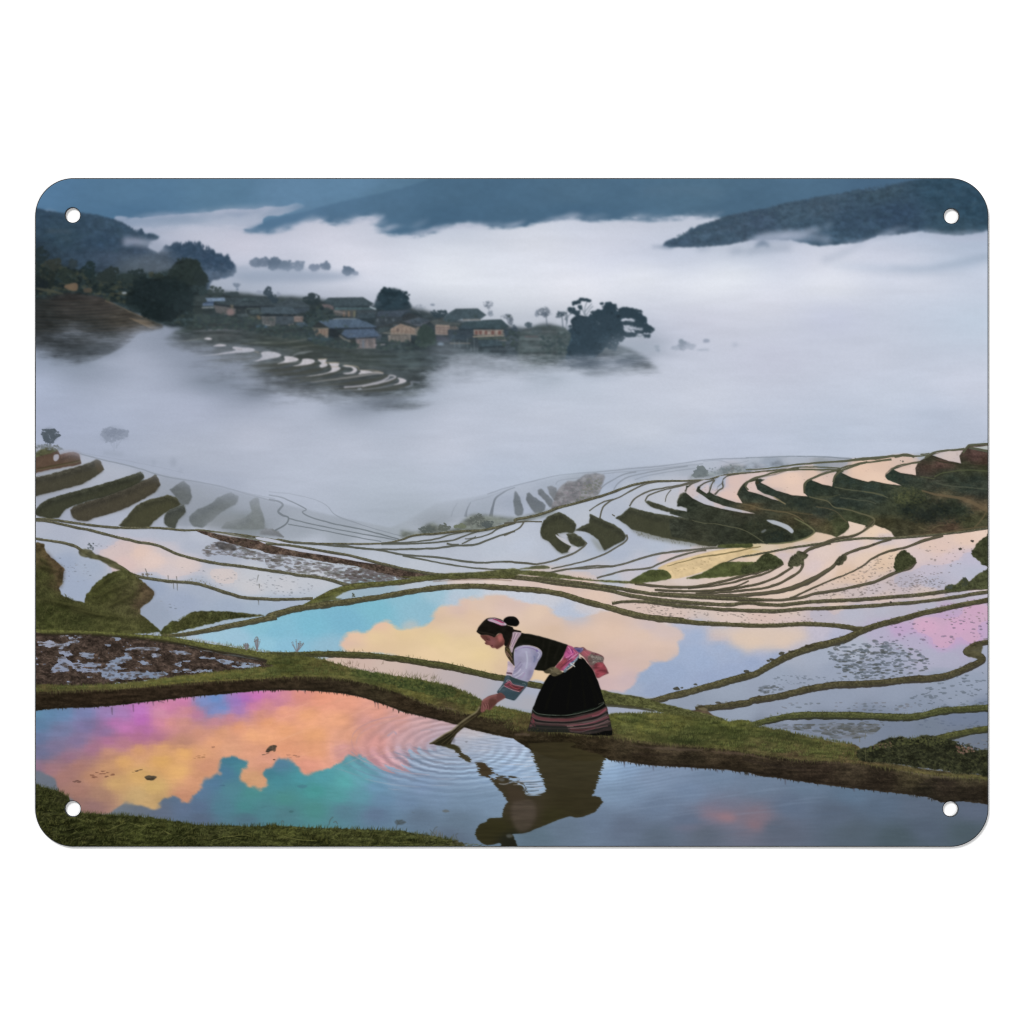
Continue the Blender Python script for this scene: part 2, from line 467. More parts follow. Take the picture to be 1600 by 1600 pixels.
for i in range(50):
    x = rng.uniform(1140, 1540); y = np.interp(x, [1140, 1165, 1230, 1300, 1340, 1380, 1430, 1500, 1540], [386, 378, 368, 374, 378, 368, 363, 366, 361]); L = rng.uniform(14, 44)
    line(np.array([(x - L * .5, y + 5), (x, y + rng.uniform(-2, 3)), (x + L * .5, y - rng.uniform(0, 5))]), [.6, rng.uniform(2, 5), .6], (166, 176, 198), rng.uniform(.12, .4), 2, None, 1)
# --- left hills
hill = piece('printed_hillside', -1, 'dark misty wooded hillside on the left')
HC = field('A1 20,250,50,72,92 300,260,54,76,96 600,330,56,78,98 800,400,62,84,104 200,400,50,72,88 450,450,50,72,94 700,480,58,76,98 500,550,58,74,92 750,560,78,92,108 850,620,80,92,106 700,620,74,88,100 300,560,52,70,88 100,500,46,62,76 '
           '1000,480,56,76,98 1200,550,56,76,100 1300,620,66,86,108 1200,650,82,100,122 20,700,38,48,54 300,700,46,56,60 600,700,44,56,60')
HP = 'A1 -40,205 50,212 100,232 150,230 200,246 330,240 400,250 450,264 540,283 600,308 650,340 690,368 720,342 740,378 800,378 840,400 830,416 780,430 760,470 830,505 880,458 915,462 930,440 960,432 985,458 1010,442 1050,430 1075,462 1100,428 1118,470 1150,498 1185,484 1210,512 1245,510 1262,535 1290,510 1305,560 1340,590 1345,620 1325,660 1180,690 1150,800 900,900 -40,900'
shape(HP, HC, 1, 1, hill, [(NM, .1), (NF, .05)], .9, 3, True)
blades('A1 20,225 200,250 450,270 600,315 690,372 690,390 560,310 400,275 200,262 20,240', 130, 3.2, [(52, 74, 94), (48, 68, 88)], 1.3, -90, 8, .8, None, False)
blades('A1 860,480 960,445 1050,445 1100,450 1190,495 1290,550 1330,610 1300,620 1200,540 1000,480', 150, 5.5, [(56, 76, 98), (50, 70, 92)], 1.9, -90, 10, .9, None, False)
for x, y in ((720, 350), (960, 440), (1050, 436), (1102, 434), (770, 380), (1190, 488), (1285, 515), (880, 465)):
    px, py = tz('A1', x, y)
    for q in range(5):
        blobs(np.array([(px + rng.normal(0, .4), py + q * 1.6)]), .9 + q * .55, [(54, 74, 95)], .95, 1.3)
leafy('A1 900,470 1100,470 1290,560 1330,640 1150,620 950,520', 160, 2.4, [(50, 70, 92), (60, 82, 104), (46, 66, 86)], .5, 1.4)
leafy('A1 30,260 500,300 760,400 700,480 100,480', 240, 2.6, [(46, 68, 88), (58, 80, 100), (52, 74, 88)], .35, 1.6, bl=1)
line('A1 600,420 640,428 700,432 850,440', [9, 12, 5, 3], (150, 158, 180), .8, 3)
line('A1 600,450 640,445', 5, (140, 150, 172), .7, 2)
line('A1 690,455 760,450 820,470 900,495', [2, 8, 12, 4], (150, 160, 180), .75, 4)
line('A1 860,400 930,420 1000,405', 6, (176, 182, 202), .5, 3)
line('A1 100,360 260,368', 3, (86, 92, 98), .5, 1.5); line('A1 380,500 640,560', 16, (70, 86, 108), .35, 7)
line('A1 180,410 250,415', 2.5, (80, 96, 108), .5, 1.5)
shape('A1 560,560 760,540 900,560 900,640 700,680 560,640', (86, 98, 110), .55, 8)
# misty trees beyond the village
for k, x, y, rx, ry, c, a in (('A1', 1470, 570, 36, 30, (110, 126, 148), .9), ('A1', 1530, 568, 50, 30, (104, 120, 142), .9), ('A1', 1590, 572, 40, 36, (96, 114, 136), .95), ('A2', 50, 580, 60, 40, (94, 112, 134), .95),
                              ('A2', 110, 590, 50, 34, (102, 120, 142), .85), ('A2', 190, 590, 45, 34, (116, 132, 154), .8), ('A2', 300, 602, 34, 22, (118, 132, 155), .8), ('A2', 372, 592, 34, 24, (108, 124, 146), .85),
                              ('A2', 522, 624, 40, 28, (96, 114, 136), .95), ('A2', 570, 640, 18, 9, (130, 144, 166), .5)):
    t = piece('printed_tree', -1, '')
    crown(k, x, y, rx, ry, c, t, 60, a * .8, 0, 2.2, 6)
    px_, py_ = tz(k, x, y); shape(ell(px_, py_ + 2, rx / 4.6, ry / 5.2), c, .55, 2)
shape('A1 1350,620 1600,610 A2 150,610 400,630 600,655 400,690 0,700 A1 1400,700 1300,660', (146, 160, 182), .8, (9, 4), None)
line('A1 1340,610 1430,600', 4, (140, 155, 178), .5, 2)
for x, y, r_ in ((1345, 718, 22), (1350, 745, 6)):
    crown('A1', x, y, r_, r_ * .8, (112, 128, 150), None, 14, .6, 0, 1.2, 4)

# --- near left wood and stepped slope
slope = piece('printed_terraced_slope', -1, 'brown terraced slope on the far left below the trees')
SC = field('A1 20,800,44,52,54 250,850,64,62,62 450,850,70,66,64 600,930,82,76,68 750,970,84,80,72 100,950,46,52,54 350,1000,52,58,60 500,1100,62,70,74 200,1100,54,62,68')
SC = (SC * .75 + SC.mean(2, keepdims=True) * .25) * .86
shape('A1 -40,700 250,760 450,795 560,850 700,910 860,985 800,1020 700,1040 620,1110 400,1220 150,1250 -40,1100', SC, 1, 1, slope, [(NH, .14), (NM, .1)])
for i in range(17):
    t = i / 16.
    yl = 815 + i * 20
    ex, ey = 470 + 400 * min(t * 1.5, 1), 815 + 172 * min(t * 1.5, 1)
    a = .75 if i < 11 else .4
    line('A1 15,%f %f,%f %f,%f %f,%f' % (yl, ex * .35, yl + 8, ex * .72, yl + 6 - t * 20, ex, max(ey, yl - 60 * t) if i < 11 else yl - 50), [1.2, 1.7, 2., 1.2], (84, 78, 68) if i < 11 else (84, 88, 88), a * .55, .5, None, .7)
    line('A1 15,%f %f,%f %f,%f %f,%f' % (yl + 10, ex * .35, yl + 18, ex * .72, yl + 16 - t * 20, ex, (max(ey, yl - 60 * t) if i < 11 else yl - 50) + 8), [1.2, 2.4, 2.2, 1.], (38, 44, 44), a * .5, .5, None, .7)
line('A1 480,820 560,850 640,890 720,925 790,955 855,982', 1.6, (136, 116, 92), .6, 0, None, .4)
for i in range(6):
    line('A1 %f,%f %f,%f %f,%f' % (640 + i * 22, 935 + i * 11, 690 + i * 22, 948 + i * 11, 770 + i * 12, 952 + i * 9), [1, 2.4, 1], (140, 120, 96), .5)
wood = piece('printed_wood', -1, 'dark trees along the top of the brown terraced slope')
shape('A1 -30,560 100,560 250,600 400,640 600,640 760,640 900,620 1060,560 1150,680 1130,800 1100,830 1350,900 1400,1000 1200,1040 1000,1000 860,980 700,905 560,845 450,790 250,770 -30,790', (42, 54, 56), 1, 2, wood, [(NM, .3), (NF, .15), (NH, .1)], 1.5, 5)
G = [(34, 44, 44), (46, 56, 52), (40, 50, 48), (56, 64, 56), (30, 40, 44)]
leafy('A1 0,580 300,620 600,650 900,650 900,780 560,830 300,760 0,770', 420, 2.6, G + [(66, 70, 58)], .65, 1.3)
leafy('A1 1100,800 1350,900 1400,990 1150,1020 900,960 900,880', 200, 2.4, G, .6, 1.6)
for x, y, rx, ry, c in ((60, 520, 45, 60, (38, 50, 54)), (140, 580, 60, 36, (52, 58, 54)), (270, 580, 30, 30, (48, 60, 66)), (375, 620, 46, 60, (36, 50, 52)), (230, 660, 70, 60, (44, 54, 50)), (525, 640, 44, 50, (44, 54, 54)), (90, 670, 70, 60, (38, 46, 44)),
                        (470, 670, 50, 40, (44, 54, 54)), (690, 665, 62, 60, (40, 52, 54)), (620, 680, 50, 40, (46, 58, 58)), (60, 720, 50, 50, (30, 38, 42)), (840, 680, 50, 40, (48, 58, 54))):
    t = piece('printed_tree', -1, '')
    crown('A1', x, y, rx, ry, c, t, 55, .9, 0, 2.2, 12)
t = piece('printed_tree', -1, 'round-topped tree standing tallest above the dark wood')
shape('A1 900,620 960,560 1030,545 1090,560 1120,620 1160,680 1120,715 1000,720 900,700', (42, 52, 52), 1, 1, t, [(NM, .2)], 1.5, 4)
crown('A1', 1030, 640, 118, 100, (42, 53, 52), t, 150, .9, 0, 2.2, 14)
crown('A1', 1110, 670, 50, 40, (42, 53, 54), t, 40, .9, 0, 2., 12)
t = piece('printed_tree', -1, 'darkest broad tree clump beside the terraced slope')
shape('A1 620,840 640,760 700,700 800,670 950,680 1080,760 1090,830 1000,900 860,970 740,920', (32, 42, 44), 1, 2, t, [(NM, .2)], 2, 5)
crown('A1', 800, 780, 160, 110, (32, 43, 46), t, 200, .9, 0, 2.6, 14)
crown('A1', 960, 800, 110, 110, (34, 46, 48), t, 120, .8, 0, 2.4, 14)
crown('A1', 850, 900, 120, 60, (28, 38, 40), t, 80, .8, 0, 2.6, 4)
for s, c in (('A1 210,730 235,712 295,705 298,750 260,755', (120, 98, 78)), ('A1 590,765 620,762 620,775 595,778', (150, 160, 170)), ('A1 340,740 390,738 390,765 345,765', (82, 74, 64)), ('A1 30,735 120,745 200,770 190,778 40,750', (74, 76, 64))):
    shape(s, c, .8, 0, None, None, .3, 3)
for i in range(9):
    x, y = rng.uniform(80, 560), rng.uniform(690, 790)
    line('A1 %f,%f %f,%f' % (x, y, x + 70, y + 6), [.8, 1.5, .6], (84, 84, 68), .5)
for i in range(8):
    x, y = rng.uniform(1000, 1250), rng.uniform(900, 1000)
    line('A1 %f,%f %f,%f' % (x, y, x + 120, y + 8), [.8, 2, .6], (78, 84, 80), .5, 1)

# --- village hill
vhill = piece('printed_hillside', -1, 'terraced hillside below the village')
VC = field('X 340,490,46,56,58 420,500,46,56,58 500,515,46,56,58 580,525,44,54,58 660,530,44,54,58 740,525,46,58,62 560,490,44,56,62 300,500,50,60,58 340,520,66,72,72 420,530,58,66,64 480,550,60,66,62 560,560,68,76,74 640,560,64,76,78 700,560,74,84,90 800,545,70,82,90 850,540,76,86,92 860,560,84,94,100 560,600,72,78,82 450,590,84,90,96 350,570,110,118,130 650,590,64,72,74 620,610,90,98,104 700,580,90,100,108')
shape('X 306,462 340,455 420,462 480,465 560,475 640,480 720,500 800,510 822,512 840,508 858,506 880,512 905,520 1010,560 1010,620 660,640 300,640 240,560 270,520 300,505', VC, 1, 1.5, vhill, [(NH, .14), (NM, .12)], .8, 4)
for i in range(34):
    x = rng.uniform(320, 640); y = 518 + (x - 320) * .13 + rng.uniform(0, 60); L = rng.uniform(40, 110)
    line(np.array([(x, y + 3), (x + L * .5, y + rng.uniform(-1, 1)), (x + L, y + rng.uniform(-4, 2))]), [.6, 2.2, .6], (104, 112, 108) if i % 2 else (48, 56, 52), .42, 0, None, .4)
for s, wd, c, a in (('V5 0,75 200,65 330,75', 3, (120, 124, 134), .6), ('V5 300,170 420,150 560,155 700,135', 3, (112, 116, 106), .6), ('V5 480,140 620,150 760,125', 2, (120, 122, 108), .45), ('V5 600,200 700,175 840,165 900,170', 2.5, (116, 120, 110), .5),
                    ('V5 650,245 700,220 800,205', 4, (136, 142, 146), .7), ('V5 900,260 1100,255 1300,270 1500,262', 2.5, (92, 102, 98), .5), ('V5 1100,215 1300,225 1560,215', 2.5, (88, 100, 98), .5), ('V5 1200,300 1400,290 1540,270', 3, (84, 94, 92), .5),
                    ('V5 400,110 600,125 760,120', 2.4, (98, 106, 98), .5), ('V5 880,200 1100,190 1300,195', 2.2, (84, 96, 92), .5), ('V5 60,110 200,100 330,105', 3, (104, 108, 110), .5)):
    line(s, [.6, wd, .6], c, a, .8, None, .3)
for s, wd, c, a in (('V5 320,150 500,165 700,160 860,190', 6, (54, 60, 52), .6), ('V5 620,170 760,150 900,190 1100,235', 7, (56, 64, 56), .6), ('V5 420,130 560,138 700,125', 5, (52, 60, 54), .5), ('V5 1000,260 1200,285 1400,330', 7, (58, 68, 64), .5), ('V5 900,225 1150,240 1350,245', 5, (54, 64, 60), .5)):
    line(s, [1, wd, 1], c, a, 1.2, None, .3)
# flooded steps
for i in range(46):                              # many low contour steps on the slope under the village
    t_ = i / 45.; x = 300 + 340 * rng.uniform(0, 1); y = 522 + (x - 300) * .17 + rng.uniform(-4, 62) * (1 - .3 * (x - 300) / 340)
    L = rng.uniform(26, 70)
    line(np.array([(x - L, y + 5), (x - L * .4, y + 3.4), (x, y - .5), (x + L * .12, y - 3.2)]), [.4, 1.2, 1.6, .4], [(108, 112, 106), (40, 46, 42), (92, 98, 96)][i % 3], .5, 0, None, .2)
stp = piece('printed_flooded_terrace', -1, 'bright flooded rice steps below the village')
for s, wd, a in (('V5 60,262 250,262 380,255 450,225', [1, 4, 6, 3], .8), ('V5 330,300 480,300 600,290 700,250', [1, 5, 6, 2], .8), ('V5 420,335 600,330 740,300 830,285', [1, 5, 7, 3], .8), ('V5 520,360 700,350 840,325 900,300', [1, 5, 7, 2], .8),
                 ('V5 640,385 800,375 920,350 1000,320', [1, 5, 6, 3], .8), ('V5 700,400 900,395 1080,370 1180,350', [1, 4, 6, 3], .8), ('V5 820,425 1050,415 1200,395 1290,365', [1, 4, 7, 3], .8), ('V5 900,450 1100,450 1250,425 1350,385', [1, 4, 8, 3], .8), ('V5 1050,470 1250,460 1400,430 1460,405', [1, 4, 7, 3], .7),
                 ('V5 120,240 250,240 400,225', [1, 4, 2], .7), ('V5 80,205 200,200 280,190', [1, 5, 2], .5)):
    line(s, wd, (66, 68, 60), a, 1, None, .3)
for s in ('V5 78,126 95,117 118,116 134,125 110,131', 'V5 138,174 160,163 185,158 225,164 215,172 170,175', 'V5 0,238 110,230 200,215 262,206 290,196 266,186 275,175 320,180 380,183 412,193 404,206 350,214 280,218 180,228 90,236',
          'V5 400,272 440,258 462,238 452,222 462,210 500,206 550,212 586,228 575,242 530,252 480,262 440,270', 'V5 560,288 600,272 612,258 606,240 640,238 680,246 702,258 690,270 640,280 600,284', 'V5 660,304 700,292 722,276 726,258 760,254 800,262 806,276 780,290 730,298',
          'V5 826,262 850,258 886,257 880,275 892,300 850,314 838,300 852,285', 'V5 740,374 820,360 890,345 918,325 912,300 900,284 950,282 970,290 962,305 978,318 950,338 900,350 830,364', 'V5 990,300 1030,297 1075,312 1087,330 1065,350 1020,356 990,350 1040,344 1060,328 1045,312 1010,308',
          'V5 1095,357 1110,340 1105,328 1150,332 1190,345 1150,352', 'V5 1320,428 1360,412 1362,392 1350,380 1390,386 1412,402 1380,418'):
    shape(s, (206, 200, 206), .93, 0, stp, [(NF, .05)], .25, 3)
for s, wd, c, a in (('V5 780,408 900,395 1050,375 1180,358 1250,352', [1, 2.5, 3, 1.5], (150, 148, 150), .7), ('V5 1000,442 1120,432 1230,408 1290,380 1300,364 1340,372 1320,388 1240,412 1120,436', 2.6, (186, 182, 190), .85), ('V5 960,462 1150,455 1320,430', [1, 2.2, 1], (138, 142, 152), .6),
                    ('V5 1400,445 1450,425 1440,408 1500,412', [1, 4, 2], (134, 142, 158), .6), ('V5 1180,345 1230,345 1260,352', 3, (184, 176, 172), .8), ('V5 870,282 970,280', 1.4, (170, 152, 120), .7), ('V5 1000,296 1090,310 1095,335', 1.2, (176, 158, 126), .7), ('V5 830,258 890,256', 1.4, (170, 152, 120), .7),
                    ('V5 1090,455 1115,452', 2.5, (170, 178, 190), .7), ('V5 1110,330 1200,332 1260,348', 1.2, (140, 124, 98), .6), ('V5 410,205 440,215', 3, (110, 104, 84), .8), ('V5 290,190 330,196', 1.3, (140, 120, 110), .6), ('V5 905,310 965,306', 1.2, (150, 130, 100), .6)):
    line(s, wd, c, a, 0, None, .2)
# --- village
def house(label, parts):
    """parts: (kind, shape, colour) ; the first printed_wall carries the house, roofs are its sub-pieces"""
    h = piece('printed_house', -1, label); rf = piece('printed_roof', h, '')
    for kind, s, c in parts:
        c = np.array(c, float); c = c * .62 + c.mean() * .24 + np.array([66, 78, 90]) * .12
        shape(s, c, .97, 0, rf if kind == 'roof' else h, [(NF, .08), (NM, .08)], .3, 3, True)
        if kind == 'roof':
            p = P(s); i0 = p[:, 1].argmin()
            pts = p[np.argsort(p[:, 1])[:2]]
            line(pts, 1, np.array(c) * .78, .7)


t = piece('printed_tree', -1, 'round dark tree between the big-roofed house and the mist')
crown('V2', 1070, 225, 200, 145, (40, 57, 66), t, 260, 1, 0, 2., 8)
shape('V2 880,340 870,200 940,110 1070,80 1180,120 1260,220 1275,340', (38, 55, 64), .9, 1, t, [(NM, .15)], 1.4, 3)
for x, y, rx, ry, c in (('V1 220', 125, 100, 70, (54, 66, 66)), ('V1 430', 155, 85, 24, (54, 66, 70)), ('V1 50', 120, 60, 60, (46, 60, 62)), ('V1 870', 130, 52, 66, (58, 72, 84)), ('V1 920', 225, 80, 60, (48, 62, 72)), ('V1 1420', 230, 120, 66, (40, 52, 56)), ('V1 1415', 180, 40, 40, (48, 60, 66)), ('V3 375', 405, 110, 56, (46, 62, 70))):
    k, x = x.split(' ')
    crown(k, float(x), y, rx, ry, c, piece('printed_tree', -1, ''), 60, .95, 0, 1.6, 10)
for k, x, y, rx, ry, c, a in (('V1', 480, 45, 44, 26, (116, 130, 150), .6), ('V2', 1400, 320, 80, 40, (140, 150, 166), .5), ('V3', 285, 290, 26, 8, (130, 142, 160), .6), ('V3', 985, 290, 66, 54, (92, 104, 120), .8), ('V3', 1010, 400, 34, 34, (120, 132, 148), .55), ('V3', 1210, 440, 66, 36, (84, 96, 110), .75),
                              ('V3', 1265, 500, 34, 50, (80, 92, 106), .75), ('V3', 1310, 590, 40, 44, (60, 74, 88), .85), ('V3', 1490, 540, 44, 36, (74, 88, 102), .9), ('V3', 1590, 400, 24, 44, (120, 132, 150), .5), ('V1', 760, 130, 40, 20, (140, 150, 170), .4), ('V1', 1000, 160, 24, 30, (140, 150, 170), .4)):
    crown(k, x, y, rx, ry, c, None, 36, a, 0, 1., 4)
line('V3 985,300 1000,440', .9, (100, 112, 128), .7); line('V3 1485,560 1480,600', .9, (80, 92, 106), .8); line('V2 1330,310 1410,400', .8, (120, 130, 146), .6); line('V3 1200,450 1240,520', .8, (90, 100, 114), .7)

house('', [('wall', 'V1 190,300 470,300 470,400 330,420 220,385', (92, 88, 86)), ('wall', 'V1 470,320 780,320 780,405 470,405', (40, 50, 52)), ('roof', 'V1 330,202 480,196 850,188 905,240 965,302 470,310 200,275 320,240', (54, 70, 76)),
           ('wall', 'V1 200,275 470,306 960,302 960,318 470,332 200,296', (34, 42, 48)), ('roof', 'V1 85,205 330,200 338,244 110,250', (108, 138, 176)), ('roof', 'V1 55,270 190,268 190,304 45,302', (84, 112, 152)), ('wall', 'V1 40,318 190,316 190,332 40,334', (128, 136, 140)), ('wall', 'V1 110,250 200,250 190,272 60,272', (48, 74, 112))])
shape('V1 360,355 430,345 445,410 370,420', (142, 116, 114), .8, 1)
shape('V1 400,290 440,300 420,345', (128, 116, 94), .7, 1)
line('V1 600,340 760,335', 1.6, (92, 106, 102), .7); line('V1 590,345 600,400', 1.2, (90, 100, 96), .6); shape('V1 590,440 690,430 720,480 620,500', (96, 104, 92), .7, 1.5); shape('V1 730,420 780,440 770,480 740,470', (130, 110, 84), .7, 1)
house('', [('roof', 'V1 1080,240 1145,203 1200,236 1300,242 1395,305 1380,322 960,316 950,285', (60, 76, 84)), ('wall', 'V1 790,430 970,430 960,555 800,545', (100, 100, 98)), ('wall', 'V1 970,430 1190,430 1190,540 970,540', (64, 78, 88)), ('wall', 'V1 1195,432 1312,430 1312,505 1195,505', (132, 108, 98)),
           ('wall', 'V1 780,400 1222,402 1222,432 780,434', (30, 40, 44)), ('roof', 'V1 780,320 1180,310 1225,406 780,402', (64, 84, 96)), ('roof', 'V1 1190,330 1390,322 1380,380 1220,402', (54, 70, 82))])
line('V1 720,560 860,560', 4, (72, 100, 122), .8, 1); line('V1 830,540 900,548', 1.6, (150, 148, 146), .7); line('V1 1125,545 1190,535', 2.4, (120, 112, 104), .7)
for x in (830, 880, 930):
    line('V1 %d,455 %d,535' % (x, x), 1.1, (60, 66, 70), .7)
shape('V1 1330,400 1500,330 1590,420 1500,560 1350,600 1340,500', (46, 60, 62), .95, 2, None, [(NM, .2)], 1.2, 3)
leafy('V1 1330,380 1500,280 1590,400 1520,520 1360,600', 60, 1.8, G, .7)
house('', [('wall', 'V2 180,280 330,290 330,350 230,350', (112, 92, 92)), ('wall', 'V2 330,350 620,352 600,450 330,420', (88, 86, 80)), ('wall', 'V2 340,316 860,320 870,352 345,356', (66, 96, 102)), ('roof', 'V2 205,245 258,205 702,198 830,275 800,300 700,312 325,312', (54, 74, 82)),
           ('wall', 'V2 330,306 800,304 800,320 330,322', (40, 54, 60)), ('wall', 'V2 620,355 870,352 870,385 840,470 620,460', (60, 74, 82))])
line('V2 780,312 830,335 860,345', 2.2, (186, 196, 208), .9); line('V2 765,400 800,405 780,450', 2, (140, 152, 158), .7)
for x, c in ((460, (140, 108, 84)), (520, (158, 124, 94)), (590, (132, 130, 96))):
    line('V2 %d,370 %d,440' % (x, x), 2, c, .75, .8)
line('V2 330,370 400,380 480,400', 2.2, (150, 134, 134), .6, .8)
house('', [('wall', 'V2 850,435 1200,435 1200,560 850,560', (54, 66, 74)), ('roof', 'V2 860,432 885,372 1265,352 1310,385 1180,440', (62, 78, 96)), ('wall', 'V2 1190,425 1270,385 1440,445 1440,480 1180,480', (46, 54, 58))])
for x in (880, 985, 1075):
    line('V2 %d,465 %d,500' % (x, x), 2, (118, 130, 138), .7, .8)
line('V2 1180,440 1270,378 1440,440', 1.2, (36, 48, 54), .9)
house('blue-roofed house at the front left of the village', [('wall', 'V2 60,575 150,500 290,580', (42, 48, 48)), ('wall', 'V2 70,590 270,588 262,705 110,690', (146, 116, 92)), ('wall', 'V2 270,588 430,590 425,690 265,705', (32, 40, 44)), ('roof', 'V2 130,492 320,472 640,466 760,510 880,572 295,588', (74, 102, 134)),
           ('wall', 'V2 290,580 880,572 880,592 290,598', (36, 46, 58))])
line('V2 320,470 440,462 620,464', 1.3, (150, 160, 168), .8); line('V2 60,582 270,584', 1.4, (136, 128, 110), .8)
for x in (130, 175, 215):
    line('V2 %d,605 %d,690' % (x, x), 1.2, (104, 76, 66), .8)
shape('V2 60,690 300,700 300,740 60,740', (64, 92, 104), .6, 2)
house('small blue-roofed house in the middle front of the village', [('wall', 'V2 600,700 858,695 858,835 612,838', (124, 112, 112)), ('wall', 'V2 520,702 605,702 610,790 550,780', (50, 58, 54)), ('wall', 'V2 858,600 930,660 920,760 862,760', (70, 84, 100)), ('roof', 'V2 425,655 470,600 835,588 905,672 870,690 510,704', (70, 96, 132)),
           ('wall', 'V2 440,665 520,712 880,690 880,702 515,722 430,672', (34, 44, 58))])
line('V2 400,672 480,730 540,745', 2.4, (140, 134, 122), .7, .6)
for x, c in ((640, (148, 122, 116)), (700, (98, 124, 146)), (750, (146, 130, 124)), (800, (116, 104, 100)), (835, (150, 132, 124))):
    line('V2 %d,730 %d,830' % (x, x), 1.8, c, .7, .5)
line('V2 840,795 970,785', 2, (180, 166, 174), .8, .5)
house('timber gabled house in the centre of the village', [('roof', 'V2 1190,500 1400,448 1540,492 1450,552 1360,560', (84, 92, 106)), ('wall', 'V2 1010,668 1295,668 1295,755 1010,755', (132, 120, 108)), ('wall', 'V2 1040,590 1170,525 1350,580 1352,668 1040,664', (160, 128, 104)), ('wall', 'V2 1350,570 1410,560 1400,680 1352,676', (120, 108, 94)),
           ('roof', 'V2 860,575 1170,488 1372,556 1368,582 1170,520 960,590 870,600', (52, 60, 62)), ('wall', 'V2 890,600 1040,592 1040,655 900,640', (78, 88, 84))])
line('V2 900,642 1180,652 1360,664', 1.5, (132, 128, 120), .8)
for x in (1085, 1130, 1185, 1235, 1290):
    line('V2 %d,575 %d,655' % (x, x), 1, (104, 84, 76), .7); line('V2 %d,680 %d,750' % (x - 30, x - 30), 1.1, (92, 88, 84), .7)
shape('V2 1115,590 1150,588 1150,625 1118,625', (90, 78, 74), .7)
house('', [('wall', 'V3 320,530 505,540 500,672 320,664', (160, 134, 118)), ('wall', 'V3 505,556 625,556 600,655 505,655', (104, 98, 92)), ('roof', 'V3 250,495 420,450 500,505 640,520 620,552 300,545', (78, 86, 84)),
           ('wall', 'V3 660,462 885,455 885,486 670,486', (136, 130, 124)), ('roof', 'V3 490,392 570,343 852,338 962,418 892,466 650,468 500,512 410,480', (56, 80, 90))])
for y in (575, 605, 640):
    line('V3 330,%d 500,%d' % (y, y + 4), 1.2, (112, 88, 82), .7)
for x in (375, 430, 480, 530, 570):
    line('V3 %d,560 %d,665' % (x, x), 1, (104, 90, 84), .6)
line('V3 330,545 500,552', 1.3, (178, 150, 130), .8)
house('large dark-roofed house with a lit balcony at the right end of the village', [('wall', 'V3 480,600 800,600 800,760 480,700', (50, 66, 78)), ('wall', 'V3 700,700 1210,690 1200,830 860,840 720,770', (52, 66, 74)), ('wall', 'V3 800,598 1180,592 1180,662 800,672', (168, 142, 124)), ('roof', 'V3 690,500 905,484 1150,474 1180,500 1245,560 1190,592 800,588 630,562', (50, 76, 84)),
           ('wall', 'V3 640,556 800,584 1190,590 1190,602 800,600 620,570', (36, 50, 58))])
for x in (835, 885, 955, 1040, 1125):
    line('V3 %d,615 %d,662' % (x, x), 4.4, (104, 66, 60), .85)
line('V3 790,690 1180,672', 1.9, (186, 162, 136), .9); line('V3 850,715 1200,705', 1.4, (92, 104, 78), .8); line('V3 1060,742 1210,735', 2, (144, 136, 126), .7); line('V3 880,800 1150,775', 2.2, (124, 140, 146), .7, .5); line('V3 500,772 760,772', 1.4, (142, 130, 118), .7)
for x in (560, 620, 720, 805, 1090, 1190):
    line('V3 %d,700 %d,830' % (x, x + 4), 1, (110, 126, 132), .6)
for x in (770, 810, 845):
    line('V3 %d,820 %d,880' % (x, x), 2, (160, 168, 180), .5, 1)
shape('V3 350,770 390,758 430,775 420,795 355,795', (134, 156, 176), .8, 1)
shape('V3 330,680 480,700 500,740 340,740', (96, 96, 116), .5, 2)
for s, c in (('V1 560,200 700,196 720,240 540,246', (62, 76, 80)), ('V1 640,360 760,345 780,400 650,410', (70, 84, 88)), ('V1 1220,520 1330,505 1380,560 1240,575', (66, 82, 94)), ('V1 480,410 600,400 640,440 500,450', (74, 86, 90)),
             ('V2 20,640 120,690 60,740 0,720', (60, 74, 84)), ('V2 860,590 1000,560 1040,590 900,650', (62, 74, 78)), ('V2 930,700 1010,690 1010,760 900,750', (56, 68, 72)), ('V2 640,400 840,390 860,450 660,470', (58, 72, 80)), ('V3 600,560 700,540 800,590 620,600', (56, 72, 82)),
             ('V3 500,690 640,650 740,700 640,730 500,740', (54, 68, 78)), ('V3 1170,600 1280,590 1330,650 1200,680', (56, 70, 80)), ('V3 0,480 120,450 260,480 140,520 20,520', (66, 78, 88)), ('V3 850,740 1000,720 1200,750 1180,800 880,820', (58, 74, 82))):
    shape(s, c, .92, .3, None, [(NF, .1), (NM, .1)], .3, 3, True)
    q = P(s); line(np.array([q[-1], q[-2]]) + [0, .6], 1.4, (34, 44, 50), .7)
for i in range(60):
    k = ('V1', 'V2', 'V3')[i % 3]; x, y = rng.uniform(200, 1500), rng.uniform(430, 760)
    if k == 'V1': y = y - 120 + x * .08
    a_, b_ = tz(k, x, y)
    if i % 2: blobs(np.array([(a_ + rng.normal(0, 2), b_ + rng.normal(0, 1)) for _ in range(6)]), 1.3, [(44, 58, 60), (60, 74, 70)], .55, 1.4)
    else: line(np.array([(a_, b_), (a_ + rng.uniform(3, 8), b_ + rng.uniform(-.5, .5))]), 1., [(120, 116, 108), (96, 108, 116), (34, 44, 50)][i % 3], .5)
t = piece('printed_tree', -1, 'leafy tree in front of the houses in the village centre')
shape('V3 100,640 140,570 210,540 280,580 320,680 320,790 200,820 80,790', (50, 64, 60), 1, 1, t, [(NM, .2)], 1.5, 3)
crown('V3', 200, 680, 110, 130, (50, 64, 60), t, 110, .9, 0, 1.8, 14)
